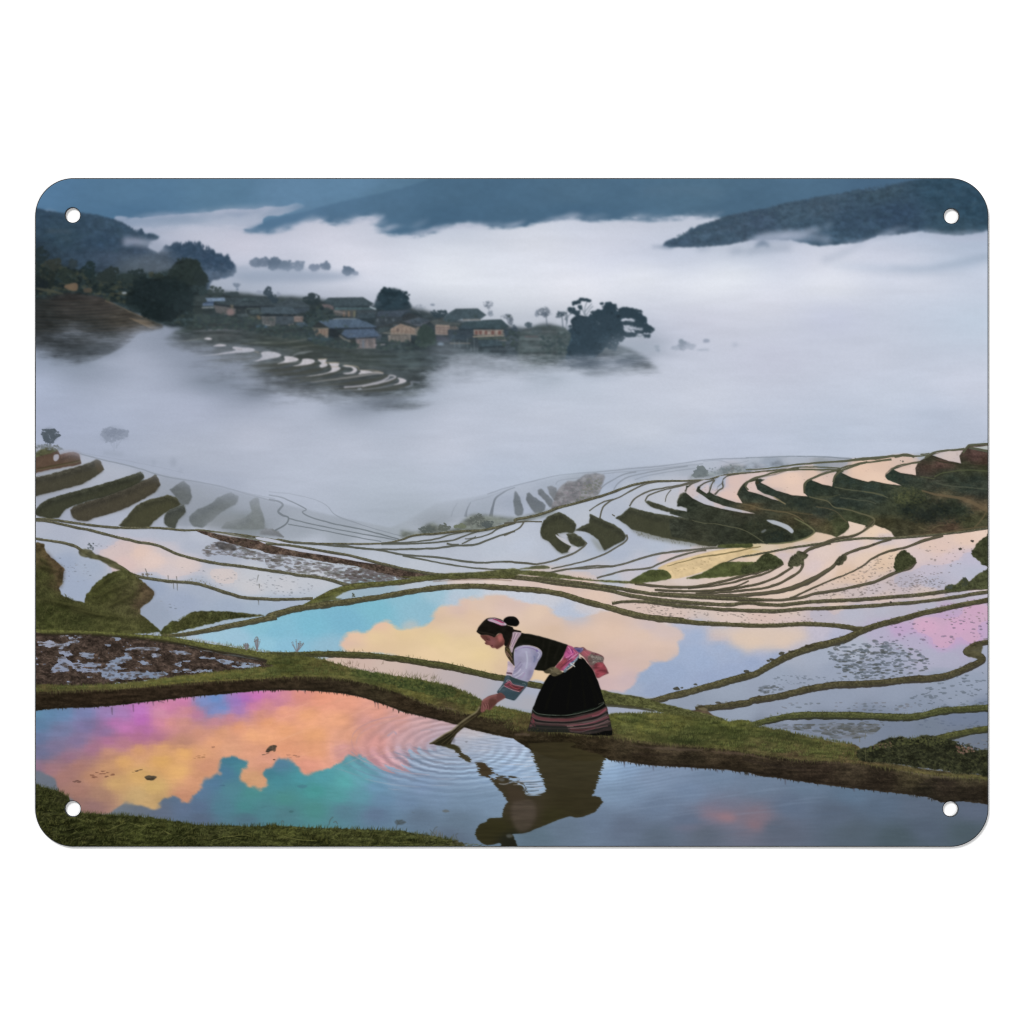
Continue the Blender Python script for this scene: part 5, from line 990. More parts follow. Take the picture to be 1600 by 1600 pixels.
CL = field('C2 480,160,224,184,160 560,130,226,190,160 700,50,226,186,160 700,130,226,196,152 900,100,226,196,150 1100,150,226,198,150 600,220,226,194,156 1300,200,226,198,152 1200,50,222,192,160 1400,250,226,198,148 1400,350,224,196,152 1000,220,226,196,154 1550,150,222,194,158 1550,350,220,190,156 B2 1250,1400,214,184,170 1400,1380,218,190,172 1560,1400,216,188,176 1100,1440,216,186,160 1350,1450,222,190,162 '
           'B3 100,1350,216,190,180 200,1430,220,192,170 300,1474,214,186,168 450,1474,206,184,176 C3 300,80,216,186,162 500,150,214,184,162 250,400,222,192,156 700,100,218,188,168 900,120,214,186,168 800,200,216,186,170 1000,200,214,186,170 700,350,208,178,170 800,420,198,174,176 900,280,212,184,172 650,440,202,174,174 1050,100,206,184,178 950,60,204,184,182', 3.2)
m0 = cover([rough(spl(P('C2 462,162 480,135 530,112 590,98 640,92 665,60 690,25 740,8 790,10 850,60 900,75 980,60 1040,20 1100,-40 1180,-80 1280,-110 1400,-135 1500,-135 1600,-120 C3 100,-110 250,-70 330,-20 420,0 520,-10 600,-40 720,-50 830,-40 900,-10 1000,10 1130,70 1165,120 1120,170 1130,220 1090,260 1020,290 990,285 940,320 950,350 900,355 870,380 830,430 800,460 780,490 620,470 C2 1500,400 1100,310 700,240 520,225'), True), 1.6, 5)], 6)
y0, x0, m = m0; NK = fbm(34, 20, 5, .55)
m = blur(m, 5); h, w = m.shape
m = sstep(.2, .8, m + .75 * (NK[y0:y0 + h, x0:x0 + w] - .5) * np.clip((1 - np.abs(2 * m - 1)) * 2.2, 0, 1) + .05 * (NC[y0:y0 + h, x0:x0 + w] - .5))
pm = np.zeros((CH, CW), np.float32); q = cover([P(PP)]); pm[q[0]:q[0] + q[2].shape[0], q[1]:q[1] + q[2].shape[1]] = q[2]
PC = PC * .85 + PC.mean(2, keepdims=True) * .15
put(y0, x0, m * pm[y0:y0 + h, x0:x0 + w], CL * (1 + .04 * (NC[..., None] - .5)), 1, pool)
for s, c, a, b in (('C3 1340,90 1420,70 1600,60 C4 200,60 350,80 400,140 200,210 60,215 0,230 C3 1560,200 1500,180 1480,130', (218, 194, 174), .75, 5), ('C2 480,155 600,165 640,195 520,200', (210, 180, 168), .4, 3), ('C3 380,0 430,-25 520,-20 560,0 500,25 420,20', (176, 188, 210), .7, 5), ('C3 1100,60 1180,100 1150,230 1050,290 1250,260 1300,150 1200,60', (158, 174, 204), .35, 6)):
    shape(s, c, a, b)
shape('X 625,980 640,970 655,975 648,982', (214, 188, 172), .5, 3)

# pale strip of water between the back dyke and the grass
shape('C2 370,275 500,272 700,272 900,285 1100,318 1300,365 1500,410 C3 100,440 300,470 200,600 0,580 C2 1550,600 1400,560 1200,490 1000,420 700,350 500,320', field('C2 400,280,206,182,164 600,300,204,176,164 800,340,204,180,168 1000,380,194,174,168 1200,420,186,172,172 1350,480,178,170,176 1500,540,168,170,180 C3 50,500,162,168,186 150,560,168,168,178 200,480,164,170,190', 3), 1, .5, pool)
shape('C3 650,580 750,575 850,590 930,620 850,640 690,640', (158, 166, 186), 1, .5, pool)
# --- back dykes around the pools
gb = piece('printed_grass_bank', -1, 'grassy bank curving across the foreground')
GDK = dict(col=(78, 76, 50), top=(100, 100, 60), dark=(58, 54, 38), lab=dk)
# left foreground mounds
mound = piece('printed_grass_bank', -1, 'mossy mounds at the left edge')
MG = field('B1 40,1000,76,66,44 100,1080,82,70,48 180,1140,84,70,50 60,1180,60,62,34 180,1250,74,64,44 100,1300,62,64,36 300,1400,72,72,42 500,1180,70,74,40 600,1170,74,76,44 450,1300,66,68,36 650,1250,78,76,48 750,1270,86,74,54 720,1380,80,70,52 600,1400,78,76,48 200,1400,58,62,32 60,1420,54,58,30 1000,1440,66,68,38 1300,1430,66,70,40 1500,1450,78,78,48 '
           'C1 100,60,66,70,36 500,30,72,74,40 700,60,76,76,44 300,20,56,60,32 860,100,74,78,42', 3.4)
shape('B1 -40,958 40,955 80,970 88,1010 115,1050 150,1078 185,1105 212,1135 205,1180 198,1230 182,1262 190,1298 240,1325 300,1345 345,1352 352,1308 400,1250 440,1208 500,1165 550,1145 600,1130 650,1155 700,1190 760,1240 800,1280 802,1305 780,1340 735,1370 715,1395 708,1430 740,1450 800,1500 C1 820,60 850,95 500,120 -40,110', MG, 1, .4, mound, [(NM, .18), (NF, .08)], 1.3, 3, True)
shape('B1 960,1480 1000,1448 1050,1418 1120,1408 1200,1410 1350,1420 1450,1428 1560,1440 C1 1300,10 1100,60 980,90 860,120 840,95 860,70 920,20', MG, 1, .4, mound, [(NM, .25), (NF, .15)], 1.2, 3, True)
MCOL = [(58, 60, 32), (84, 86, 48), (70, 70, 42), (96, 94, 56), (50, 50, 30)]
for s, n in (('B1 -20,1240 200,1290 350,1350 500,1200 650,1150 740,1250 700,1420 C1 780,60 400,90 -20,80', 1300), ('B1 20,1000 100,1100 200,1160 190,1250 20,1240', 200), ('B1 1000,1440 1200,1412 1500,1440 C1 1200,20 900,100', 300)):
    blades(s, n, 7, MCOL, 1.4, -70, 40, .42)
for s in ('B1 430,1330 520,1280 640,1230', 'B1 400,1290 480,1220 560,1170', 'B1 480,1400 600,1340 680,1300', 'B1 20,1120 100,1130 180,1160', 'B1 30,1060 90,1090 150,1120', 'B1 60,1340 200,1370 380,1410', 'B1 250,1400 420,1440 600,1460'):
    line(s, [1, 8, 2], (38, 38, 22), .6, 2)
    line(P(s) - [0, 3.2], [1, 3, 1], (104, 102, 58), .35, 1)
shape('B1 720,1230 790,1275 800,1305 730,1370 700,1400 660,1380 700,1300', (80, 66, 50), .5, 2, None, [(NM, .3)], 1, 3)
shape('B1 90,1010 150,1080 212,1140 200,1240 170,1250 150,1170 110,1100', (84, 68, 50), .5, 2, None, [(NM, .3)], 1, 3)
for s in (MG,):
    pass
# the broad dyke left of the pool and its branches
dyke('B2 230,1374 300,1338 350,1312 420,1282 480,1262 560,1245 640,1236 750,1228 850,1218 950,1206 1050,1192 1150,1184 1250,1182 1350,1180 1450,1182 1600,1182 B3 60,1178', [4, 8, 10, 8, 7, 7, 7, 6, 6], col=(84, 84, 50), top=(104, 106, 58), dark=(66, 62, 42), lab=dk)
shape('B2 200,1385 300,1335 420,1280 520,1250 560,1255 470,1300 440,1325 480,1330 380,1350 280,1375', (86, 88, 46), .9, .6, dk, [(NM, .25)], .8, 3)
blades('B2 220,1375 400,1290 540,1250 420,1330', 90, 4, [(104, 106, 54), (70, 72, 38)], 1, -60, 30, .6)
shape('B2 860,1185 1000,1178 1200,1160 1400,1150 1600,1128 B3 100,1140 250,1148 400,1175 550,1200 700,1208 860,1215 900,1232 700,1222 500,1205 300,1190 100,1170 B2 1600,1180 1400,1182 1200,1180 1000,1196', (84, 86, 52), .97, .4, dk, [(NM, .2), (NF, .12)], .5, 3)
blades('B2 950,1190 1300,1165 1600,1140 B3 300,1160 700,1212 500,1200 100,1168', 200, 3, [(102, 106, 62), (70, 72, 42), (88, 88, 54)], .9, -70, 40, .5)
shape('B3 200,1112 250,1108 290,1122 260,1132 150,1135 60,1140', (78, 80, 52), .9, .4, dk, [(NM, .2)], .6, 3)
line('B2 1080,1215 1250,1205 1450,1202 1600,1210', 1.6, (108, 84, 64), .6, .5)
dyke('C1 850,118 960,112 1050,100 1200,72 1350,42 1500,12 1600,-8 B2 0,1442 100,1412 200,1388 350,1368 500,1348 600,1332 720,1316 850,1292 950,1276 1100,1255 1200,1247 1350,1242 1450,1246 1600,1256 B3 100,1262 200,1268 300,1282 380,1298 440,1316 520,1342 600,1362 650,1375 720,1395 800,1418 900,1440 1000,1455 1170,1470 C3 1000,2 1100,12 1200,24 1300,34 1600,48 C4 100,50 200,48 300,42 400,38 500,44 600,50 680,60 740,76',
     [4, 8, 9, 10, 8, 8, 8, 8.5, 9, 9, 7, 6.5, 6.5, 7], col=(84, 80, 56), top=(104, 100, 66), dark=(62, 58, 42), lab=dk)
shape('C4 640,52 700,58 780,62 760,100 715,102 705,85', (80, 76, 54), 1, .3, dk, [(NM, .2)], .4, 3)
leafy('B2 540,1310 560,1285 575,1315', 12, 1, [(70, 76, 60)], .9)
dyke('C3 840,540 950,548 1020,532 1100,510 1200,488 1300,458 1400,432 1500,404 1600,378 C4 60,368 130,330 200,290 260,258 350,222 450,188 550,165 650,138 720,105 780,78 850,52 950,25 1050,0 B4 1150,1424 1300,1392 1400,1370 1500,1352 1640,1325',
     [7, 10, 10.5, 10.5, 10, 10.5, 10, 9, 8, 7, 7.5], col=(78, 74, 52), top=(96, 92, 60), dark=(58, 54, 40), lab=dk)
blobs(np.array([tz('C4', 10, 352), tz('C4', 150, 285), tz('C4', 170, 275), tz('C4', 235, 238), tz('C4', 290, 222), tz('C4', 310, 222), tz('C4', 410, 190), tz('C4', 440, 184), tz('C4', 540, 162), tz('C3', 1120, 468), tz('C3', 1160, 462), tz('C3', 1250, 440)]), 2.4, [(60, 56, 40)], .85, 2)
dyke('C3 1250,600 1300,592 1400,585 1500,570 1600,556 C4 50,540 200,518 300,495 400,470 500,452 600,438 750,434 900,424 1000,412 1100,402 1200,398 1300,385 1380,362 1450,330 1520,298 1560,272 1545,250 1500,235 1460,230 1445,218 1475,195 1520,172 1580,160 1640,158', [7, 11, 10, 10.5, 10, 10, 9.5, 11, 11, 8, 8], col=(74, 70, 50), top=(92, 86, 58), dark=(56, 50, 40), lab=dk)
shape('C4 1432,225 1460,205 1490,185 1530,170 1560,180 1550,235 1562,262 1545,275 1490,262 1450,248', (78, 74, 52), .95, .5, dk, [(NM, .25)], .9, 3)
blobs(np.array([tz('C3', 1400, 560), tz('C3', 1285, 585), tz('C4', 90, 520), tz('C4', 950, 400), tz('C4', 1140, 382)]), 2., [(64, 58, 42)], .8, 2)
specks('C4 560,200 800,140 1150,220 1220,330 900,400 640,390 560,300', 330, 2.1, [(92, 102, 112), (80, 90, 96), (110, 118, 130), (76, 80, 78)], .85, 2.3)
specks('C4 80,460 200,440 260,470 120,500', 40, 2, [(92, 100, 108), (80, 84, 84)], .8, 2.2)
specks('C4 250,380 700,400 600,420 200,440', 60, 1.4, [(96, 106, 118)], .7, 2)
specks('C4 900,60 1580,20 1580,150 1000,240', 70, 1.5, [(110, 96, 120), (84, 84, 98), (130, 116, 140)], .8, 2)
specks('C4 1350,390 1560,360 1580,560 1000,590 1150,480', 80, 1.8, [(88, 98, 110), (100, 110, 122)], .8, 2.3)
specks('C4 300,560 1100,560 1100,610 350,610', 60, 1.7, [(90, 98, 104), (112, 112, 118)], .7, 2.2)
specks('C3 950,560 1050,550 1200,600 1000,600', 5, 1, [(110, 120, 140)], .6)
shape('C3 1180,625 1260,605 1320,608 1360,640 1420,670 1350,680 1240,660', (84, 70, 56), 1, .5, gb, [(NM, .25)], .8, 3)
shape('C3 1265,598 1310,592 1330,610 1300,615', (124, 112, 82), .7, .6)
dyke('C4 -60,712 60,695 130,678 200,664 260,650 350,642 450,638 550,640 700,640 850,646 1000,652 1100,650 1200,632 1300,610 1450,600 1640,588', [5, 9, 11, 11, 10.5, 11, 11, 11, 11], col=(72, 76, 44), top=(98, 102, 58), dark=(46, 46, 32), lab=gb)
blades('C4 150,645 350,622 600,620 1000,635 1300,590 1600,570 1600,600 1300,625 1000,660 500,660', 260, 3.5, [(102, 106, 60), (64, 66, 40)], .9, -80, 25, .6, None, False)
specks('C4 200,705 400,700 850,700 850,760 700,800 560,790 400,750 250,730', 170, 3., [(92, 98, 100), (130, 140, 160), (78, 78, 70), (116, 122, 134)], .85, 2.8)
specks('C4 560,690 900,690 820,760 600,770', 60, 2.4, [(80, 84, 84), (96, 98, 96)], .8, 2.6)
specks('C4 850,690 1600,650 1600,700 1200,740', 30, 1.4, [(86, 98, 120)], .6, 3)
dyke('C4 1250,800 1330,778 1400,762 1470,748 1540,736 1640,722', [11, 11, 10, 10], col=(72, 74, 42), top=(96, 98, 54), dark=(50, 50, 34), lab=gb)
specks('C4 1440,810 1600,800 1600,860 1500,860', 20, 2, [(84, 80, 74), (120, 124, 134)], .8, 2.5)

# back dyke behind the person
dyke('C2 -20,236 100,238 200,240 350,236 500,240 600,244 700,250 800,262 900,274 1000,292 1100,306 1200,322 1300,344 1400,368 1500,390 1600,404 C3 60,412 150,432 260,452', [5, 8, 9, 9, 9, 10, 9, 9, 9, 8], col=(72, 72, 44), top=(92, 94, 52), dark=(54, 50, 34), lab=dk)
blades('C2 100,225 400,218 800,240 1200,300 1500,372 1500,385 1150,315 800,262 300,240', 120, 3.4, [(66, 66, 38), (90, 90, 50)], 1, -90, 20, .6, None, False)
shape('C3 600,478 700,492 800,508 900,525 1000,555 1100,580 1200,605 1350,640 1450,680 1300,690 1100,640 950,605 850,590 750,578 640,570 580,560', (82, 84, 48), 1, .4, gb, [(NM, .2), (NF, .15)], .8, 3)
blades('C3 600,480 800,510 1000,560 1300,640 1000,600 620,560', 200, 4, [(98, 102, 56), (66, 68, 38), (110, 112, 66)], 1, -10, 20, .5)
line('C3 600,572 720,580 850,592 930,606 980,615', [4, 5, 3], (60, 58, 38), .85, .3)

# --- mud field with puddles
mf = piece('printed_mud_field', -1, 'muddy drained field with scattered puddles at the left')
dyke('C1 -40,88 100,94 250,98 400,102 550,112 700,126 800,134 900,145 1000,158 1100,178 1200,196 1300,212 1400,226 1500,246 1640,272', [8, 9, 8, 8, 10, 10, 11, 11, 12], col=(88, 90, 48), top=(104, 106, 56), dark=(58, 54, 36), lab=gb)
blades('C1 -20,80 400,90 800,120 1200,185 1600,255 1600,235 1200,170 850,115 400,80', 260, 4.5, [(106, 108, 54), (72, 76, 38), (92, 94, 46)], 1, -85, 25, .6, None, False)
MFP = 'C1 -40,112 100,112 300,116 450,122 600,134 700,142 820,158 950,176 1050,196 1150,220 1300,248 1450,272 1600,296 C2 60,275 60,300 C1 1600,330 1400,345 1200,362 1000,388 800,405 600,435 400,450 200,450 -40,430'
shape(MFP, (70, 58, 51), 1, .3, mf, [(NM, .3), (NF, .2)], .6, 3)
line('C1 -20,112 300,112 600,128 900,162 1150,212 1400,262 1560,290', 4, (44, 38, 30), .7, .8)
pts, fm = inside(MFP, 10)
pn = fbm(15, 5, 4); 
pud = np.zeros((CH, CW), np.float32)
for s in ('C1 20,160 140,160 150,190 40,190', 'C1 150,172 240,172 250,188 170,190', 'C1 215,215 250,200 262,240 225,250', 'C1 320,240 400,235 400,270 330,265', 'C1 130,330 210,260 270,300 400,300 420,340 300,345 150,350', 'C1 260,350 420,345 520,340 620,370 560,405 500,405 400,372', 'C1 520,280 650,262 640,290 570,320 640,340 560,345 500,330',
          'C1 560,360 700,350 880,340 870,380 700,410 560,400', 'C1 660,200 760,190 900,210 880,220 700,212', 'C1 790,235 840,235 850,262 790,262', 'C1 720,285 740,285 742,310 715,305', 'C1 940,220 1050,232 1080,245 960,240', 'C1 1100,245 1200,262 1320,288 1500,300 1520,315 1380,330 1250,300 1120,270', 'C1 1000,338 1180,335 1170,358 1010,352', 'C1 950,300 985,300 985,330 950,325', 'C1 1540,300 1600,310 1600,322 1540,318'):
    r_ = cover([spl(P(s), True)]); y0, x0, m_ = r_; v = pud[y0:y0 + m_.shape[0], x0:x0 + m_.shape[1]]; np.maximum(v, m_, out=v)
pud = blur(pud, (2, 1)); pud = sstep(.52, .7, pud * 1.05 + 1.5 * (pn - .5) + .5 * (NM - .5)) * fm
put(0, 0, pud, field('C1 80,170,150,156,176 400,250,128,138,158 300,320,140,150,176 550,380,132,146,172 600,280,130,144,168 800,370,124,140,166 800,210,120,122,134 820,250,140,150,172 1100,340,140,152,176 1200,270,132,146,170 1400,310,140,156,180', 3) * (1 + .15 * (NH[..., None] - .5)), .95, piece('printed_puddle', mf, ''))
blobs(inside(MFP, 400)[0], 1.7, [(56, 46, 40), (88, 74, 64), (48, 40, 34), (80, 66, 56)], .5, 2.2, None, fm)
specks('C1 300,100 1100,190 1500,290 1400,330 900,380 200,430 40,300', 200, 1.6, [(96, 80, 70), (50, 42, 36)], .6, 2.6)

# --- foreground pond
pond = piece('printed_pond', -1, 'foreground pond mirroring a pink and orange cloud')
PO = ('C1 -40,606 100,602 200,592 320,588 450,586 550,576 650,562 750,552 850,542 950,530 1020,518 1100,516 1200,505 1300,496 1400,485 1500,478 1600,474 C2 100,472 200,476 300,480 400,488 480,495 540,505 600,520 660,535 700,548 780,575 850,610 950,635 1050,652 1120,672 1200,688 1280,715 1380,745 1450,760 1520,778 1600,790 '
      'C3 60,800 130,845 200,880 300,920 500,940 650,922 700,935 780,945 850,962 950,970 1100,980 1200,982 1300,992 1400,998 1500,1008 1600,1022 C4 100,1040 200,1052 300,1065 400,1080 500,1095 600,1108 700,1118 800,1130 900,1142 1000,1152 1100,1168 1200,1182 1240,1195 1280,1212 1330,1216 1420,1208 1500,1215 1600,1228 1660,1230 1660,1600 C1 -60,1600')
A = field('C1 20,640,92,138,176 40,720,92,130,172 40,800,100,118,160 60,900,106,112,150 20,1000,140,112,138 120,640,96,138,182 200,640,100,136,182 200,750,112,122,164 150,860,118,112,148 350,640,118,130,182 350,720,120,116,164 300,820,124,112,152 250,930,146,112,138 400,870,158,112,140 500,640,146,124,182 550,700,172,110,172 480,760,138,112,160 500,820,170,112,150 600,640,160,120,182 '
          '700,620,186,116,196 720,680,182,104,186 620,740,186,114,178 750,750,176,108,166 850,700,200,128,158 700,800,176,112,152 820,800,172,112,140 850,640,200,136,166 900,600,204,128,172 1000,560,204,124,176 1020,620,206,138,152 900,700,208,142,140 1000,700,206,146,138 600,840,174,118,138 500,900,186,136,116 1080,640,190,128,168 1120,560,120,144,208 1200,540,104,146,214 1250,600,108,140,206 1180,620,120,138,200 '
          '1350,560,150,120,200 1400,540,176,108,196 1350,610,160,120,186 1480,520,200,112,190 1580,500,206,130,176 1450,590,200,124,164 1550,570,206,136,146 1500,640,212,146,132 1300,670,198,134,150 1200,690,196,136,152 1350,730,222,154,118 1250,760,214,154,120 1100,770,200,142,122 1550,700,232,162,120 1550,800,230,164,122 1450,780,228,164,120 1200,830,220,158,120 1000,820,188,136,118 '
          '850,860,204,152,104 700,880,206,152,108 1000,900,222,168,104 850,950,216,166,98 600,960,212,162,102 950,1020,218,168,104 700,1050,210,168,104 500,1000,196,148,110 550,1100,196,158,104 800,1120,204,170,106 700,1180,190,160,110 400,1050,184,136,110 300,980,170,124,118 200,1050,164,120,116 300,1150,160,118,108 450,1180,164,126,108 250,1230,150,116,112 400,1250,146,112,112 130,1010,158,118,130 '
          '1100,900,216,158,116 1150,980,208,148,118 1080,1080,208,150,116 1000,1180,196,140,112 1300,870,214,156,124 1450,880,216,154,124 1450,1060,206,156,116 1500,980,210,150,124 1550,930,214,152,130 820,1220,190,158,108 '
          'C2 0,520,206,126,176 60,560,200,130,160 100,520,212,138,158 200,520,222,146,134 350,540,228,152,126 500,560,224,154,130 100,620,226,156,128 250,650,232,164,122 450,680,228,162,126 100,750,232,164,120 300,780,230,164,118 500,780,220,158,132 700,620,216,152,136 650,700,208,150,144 850,660,206,154,150 800,740,198,152,156 1000,690,194,158,164 700,830,206,148,146 900,800,190,154,162 '
          '1000,790,186,156,168 1150,740,180,160,176 1150,700,190,160,168 300,880,228,160,122 100,870,228,158,122 250,980,220,150,130 500,880,206,150,148 700,930,194,146,158 900,900,170,150,170 1100,850,160,156,180 1300,760,178,170,178 1400,800,176,176,188 1550,850,164,176,196', 3.6)
Bf = field('C1 60,1060,108,116,130 1320,930,66,124,146 1380,1000,70,134,146 1280,1030,74,120,150 1200,1100,84,122,154 1100,1150,92,122,154 1300,1130,80,134,148 1450,1160,74,142,142 1400,1250,72,136,140 1250,1250,78,124,142 1550,1100,74,140,150 1550,1280,76,130,140 1100,1250,90,112,142 1000,1270,94,112,140 700,1260,102,112,126 620,1220,110,118,128 850,1290,96,108,130 1100,1330,88,104,128 1400,1340,82,116,134 1580,1030,68,128,146 '
           'C2 60,980,84,128,156 50,1080,70,140,152 200,1060,72,148,158 350,1060,78,154,164 500,1090,84,166,168 600,1070,96,160,174 300,1150,70,150,148 100,1200,74,140,138 450,1180,80,152,156 300,1270,74,138,136 600,1180,90,146,162 100,1300,78,124,134 500,1280,88,128,146 700,1120,104,146,176 750,1200,102,136,166 850,1080,122,148,178 1000,1120,122,146,178 700,1300,96,118,146 900,1220,108,134,164 1100,1200,114,138,166 1000,1320,98,118,140 '
           '1300,1200,116,140,166 1450,1200,118,142,168 1250,1350,100,120,140 1200,1450,94,110,130 900,1000,138,152,178 1100,1000,138,156,182 1300,1050,134,158,186 1300,950,152,168,192 1450,1050,136,162,192 1100,900,156,166,186 1250,850,166,172,188 1500,950,152,174,200 1400,850,160,170,190 1350,750,182,176,182 '
           'C3 50,870,168,182,206 100,950,158,180,206 150,1020,150,174,202 200,1100,148,172,200 30,1000,142,168,200 660,960,152,178,206 700,1030,138,166,198 800,1000,132,158,190 800,1150,118,140,168 950,1050,126,146,174 1100,1020,124,144,172 1200,1150,112,132,160 1400,1040,112,132,158 1000,1250,106,124,150 700,1150,124,148,176 600,1350,104,122,146 400,1400,100,118,138 800,1380,98,112,134 1200,1350,98,112,136 1000,1450,92,106,124 1300,1430,94,104,120 200,1450,92,112,128 1350,1300,120,116,136 '
           'C4 100,1100,108,126,150 400,1120,102,122,146 700,1170,94,116,140 300,1250,96,112,136 600,1300,90,104,124 900,1250,90,108,130 1150,1260,92,106,126 1500,1280,92,104,124 1200,1400,84,98,116 700,1420,84,98,112 200,1400,92,102,120 1450,1420,78,94,104 1000,1460,76,92,102 80,1330,126,112,126', 3.2)
cm = cover([rough(spl(P('C1 -200,400 -200,1010 20,1015 80,1020 150,1060 140,1100 180,1160 250,1200 330,1300 470,1290 540,1240 600,1205 660,1215 720,1235 790,1248 850,1235 880,1200 930,1188 980,1215 1040,1222 1070,1180 1055,1150 1120,1140 1125,1115 1085,1105 1110,1070 1180,1055 1235,1035 1225,990 1245,950 1250,915 1300,900 1360,905 1420,925 1450,950 1420,985 1380,1010 1350,1050 1375,1085 1420,1110 1480,1125 1530,1112 1565,1060 1530,1020 1580,1000 '
      'C2 0,998 40,975 30,945 90,930 150,945 190,985 200,1010 230,1032 270,1038 310,1025 340,990 400,965 460,945 520,915 600,930 700,960 800,985 900,1000 950,960 900,920 980,880 1060,870 1120,820 1250,760 1300,700 1600,600 1600,300'), True), 1.4, 5)])
y0, x0, m = cm
cm = np.zeros((CH, CW), np.float32); cm[y0:y0 + m.shape[0], x0:x0 + m.shape[1]] = m
soft = np.clip(sstep(640, 760, XX), 0, 1)
cs = blur(cm, 4); cs = sstep(.25, .75, cs + 1. * (NK - .5) * np.clip((1 - np.abs(2 * cs - 1)) * 2.2, 0, 1)); cw = blur(cm, (16, 9))
cm = cs * (1 - soft) + cw * soft
cm = blur(cm, 1)
A = A * (1 + .08 * (NK[..., None] - .5) * [.9, 1., 1.1]) * [1.02, .99, .96]
Bf = Bf * (1 + .03 * (NK[..., None] - .5))
W = Bf * (1 - cm[..., None]) + A * cm[..., None]
W *= 1 + .03 * (NH[..., None] - .5) + .012 * (NF[..., None] - .5)
# rings spreading from the broom: the mirrored colours shift with the slope of the water
rx_, ry_ = XX - 712, (YY - 1166) * 2.35
rd = np.sqrt(rx_ ** 2 + ry_ ** 2) + 3. * (NC - .5)
env = np.exp(-((rd - 95) / 62.) ** 2) * (.55 + .45 * np.cos(np.arctan2(ry_, rx_) - 1.9) ** 2) * np.where(ry_ < 0, .6, 1)
env *= np.where((rx_ > 0) & (ry_ < 0), .5, 1) * sstep(-60, 10, YY - 1120)
ph = rd / 2.75 - .012 * (rd - 90) ** 2 * .06
wave = np.sin(ph + 1.2 * (NM - .5)) * env * (.55 + .9 * NC)
far = np.exp(-((rd - 190) / 60.) ** 2) * np.sin(rd / 3.4) * .2
dy = wave * 10 + far * 3
yi = np.clip((YY - OY + dy).astype(int), 0, CH - 1); xi = np.clip((XX - OX + wave * 5).astype(int), 0, CW - 1)
W2 = W[yi, xi]
W2 = W2 * (1 + .15 * wave[..., None] * np.array([1.1, 1, .85]) + .05 * far[..., None])
# small wind ripples on the right and below the person
rip = np.sin((YY + .16 * XX + 5 * NC) * 1.15) * np.exp(-((XX - 880) / 190.) ** 2) * np.exp(-((YY - 1200) / 45.) ** 2) * (.5 + NW)
W2 = W2 * (1 + .035 * rip[..., None])
rip2 = np.sin((YY - .10 * XX + 4 * NC) * 1.3) * np.exp(-((XX - 790) / 60.) ** 2) * np.exp(-((YY - 1180) / 34.) ** 2) * (.5 + NW)
W2 = W2 * (1 + .07 * rip2[..., None])
W2 = W2.astype(np.float32)
shape(PO, W2, 1, .3, pond, None, 1., 3)
for s, wd, c, a in (('C2 550,790 560,760 620,710 720,670 850,645', [1, 1.8, 1.2], (176, 136, 146), .55), ('C2 545,800 555,860 600,900 680,940 780,968', [1, 1.6, 1.4], (178, 132, 140), .55), ('C2 575,830 590,780 650,730 760,690 900,672 1050,670', 1.2, (184, 146, 152), .5), ('C2 590,850 620,890 700,920 800,945', 1.2, (198, 158, 156), .5),
                    ('C2 540,880 600,930 700,975 850,1010 1000,1025 1200,1030 1400,1015', [1, 2, 2.4, 2, 1], (122, 142, 168), .6), ('C2 530,920 620,975 760,1020 900,1045 1050,1055 1250,1050', [1, 2, 2.2, 1], (116, 136, 164), .55), ('C2 500,950 600,1010 750,1055 900,1080', [1, 2, 1], (108, 132, 160), .5), ('C2 560,905 640,950 760,990 900,1020 1060,1035', [.8, 1.4, .8], (198, 166, 170), .6),
                    ('C2 820,880 880,905 960,925 1080,935 1250,925 1380,900', [1, 2.6, 2.2, 1], (118, 134, 158), .65), ('C2 850,860 950,895 1050,910 1200,905', [.8, 1.6, .8], (186, 180, 190), .6), ('C2 950,850 1010,870 1080,880 1150,870', [1, 2.4, 1], (104, 122, 146), .65), ('C2 780,780 820,750 840,770', 3, (150, 146, 172), .45), ('C2 1000,745 1050,735 1080,742', 2, (158, 146, 160), .5),
                    ('C2 630,1060 760,1090 900,1108 1000,1115', [.8, 1.2, .6], (166, 168, 178), .5), ('C2 400,980 500,1010 620,1050', [.8, 1.2, .6], (150, 150, 166), .4)):
    line(s, wd, c, a, .6, None, .3)
for i in range(26):                              # long thin swells on the right of the pond
    x = rng.uniform(880, 1250); y = rng.uniform(1190, 1290); L = rng.uniform(60, 160)
    line(np.array([(x, y + L * .12), (x + L * .5, y + L * .04), (x + L, y)]), [.6, 2.4, .6], (140, 160, 186) if i % 2 else (92, 110, 134), .2, 1)
for i in range(24):
    x = rng.uniform(470, 640); y = rng.uniform(1085, 1175); L = rng.uniform(40, 90)
    line(np.array([(x - L, y + L * .35), (x - L * .4, y + L * .1), (x, y)]), [.5, 1.4, .5], (212, 150, 118) if i % 2 else (238, 178, 140), .25, .6)
for s in ('C1 740,1050 770,1038 800,1042 822,1048 810,1062 780,1070 750,1062', 'C2 0,850 30,838 55,845 40,865 0,885 -20,880'):
    shape(s, (70, 62, 52), .9, .3, None, [(NM, .3)], .8, 2)
specks('C2 -20,840 50,835 45,860 -10,880', 16, 1.6, [(66, 60, 54)], .9, 2)
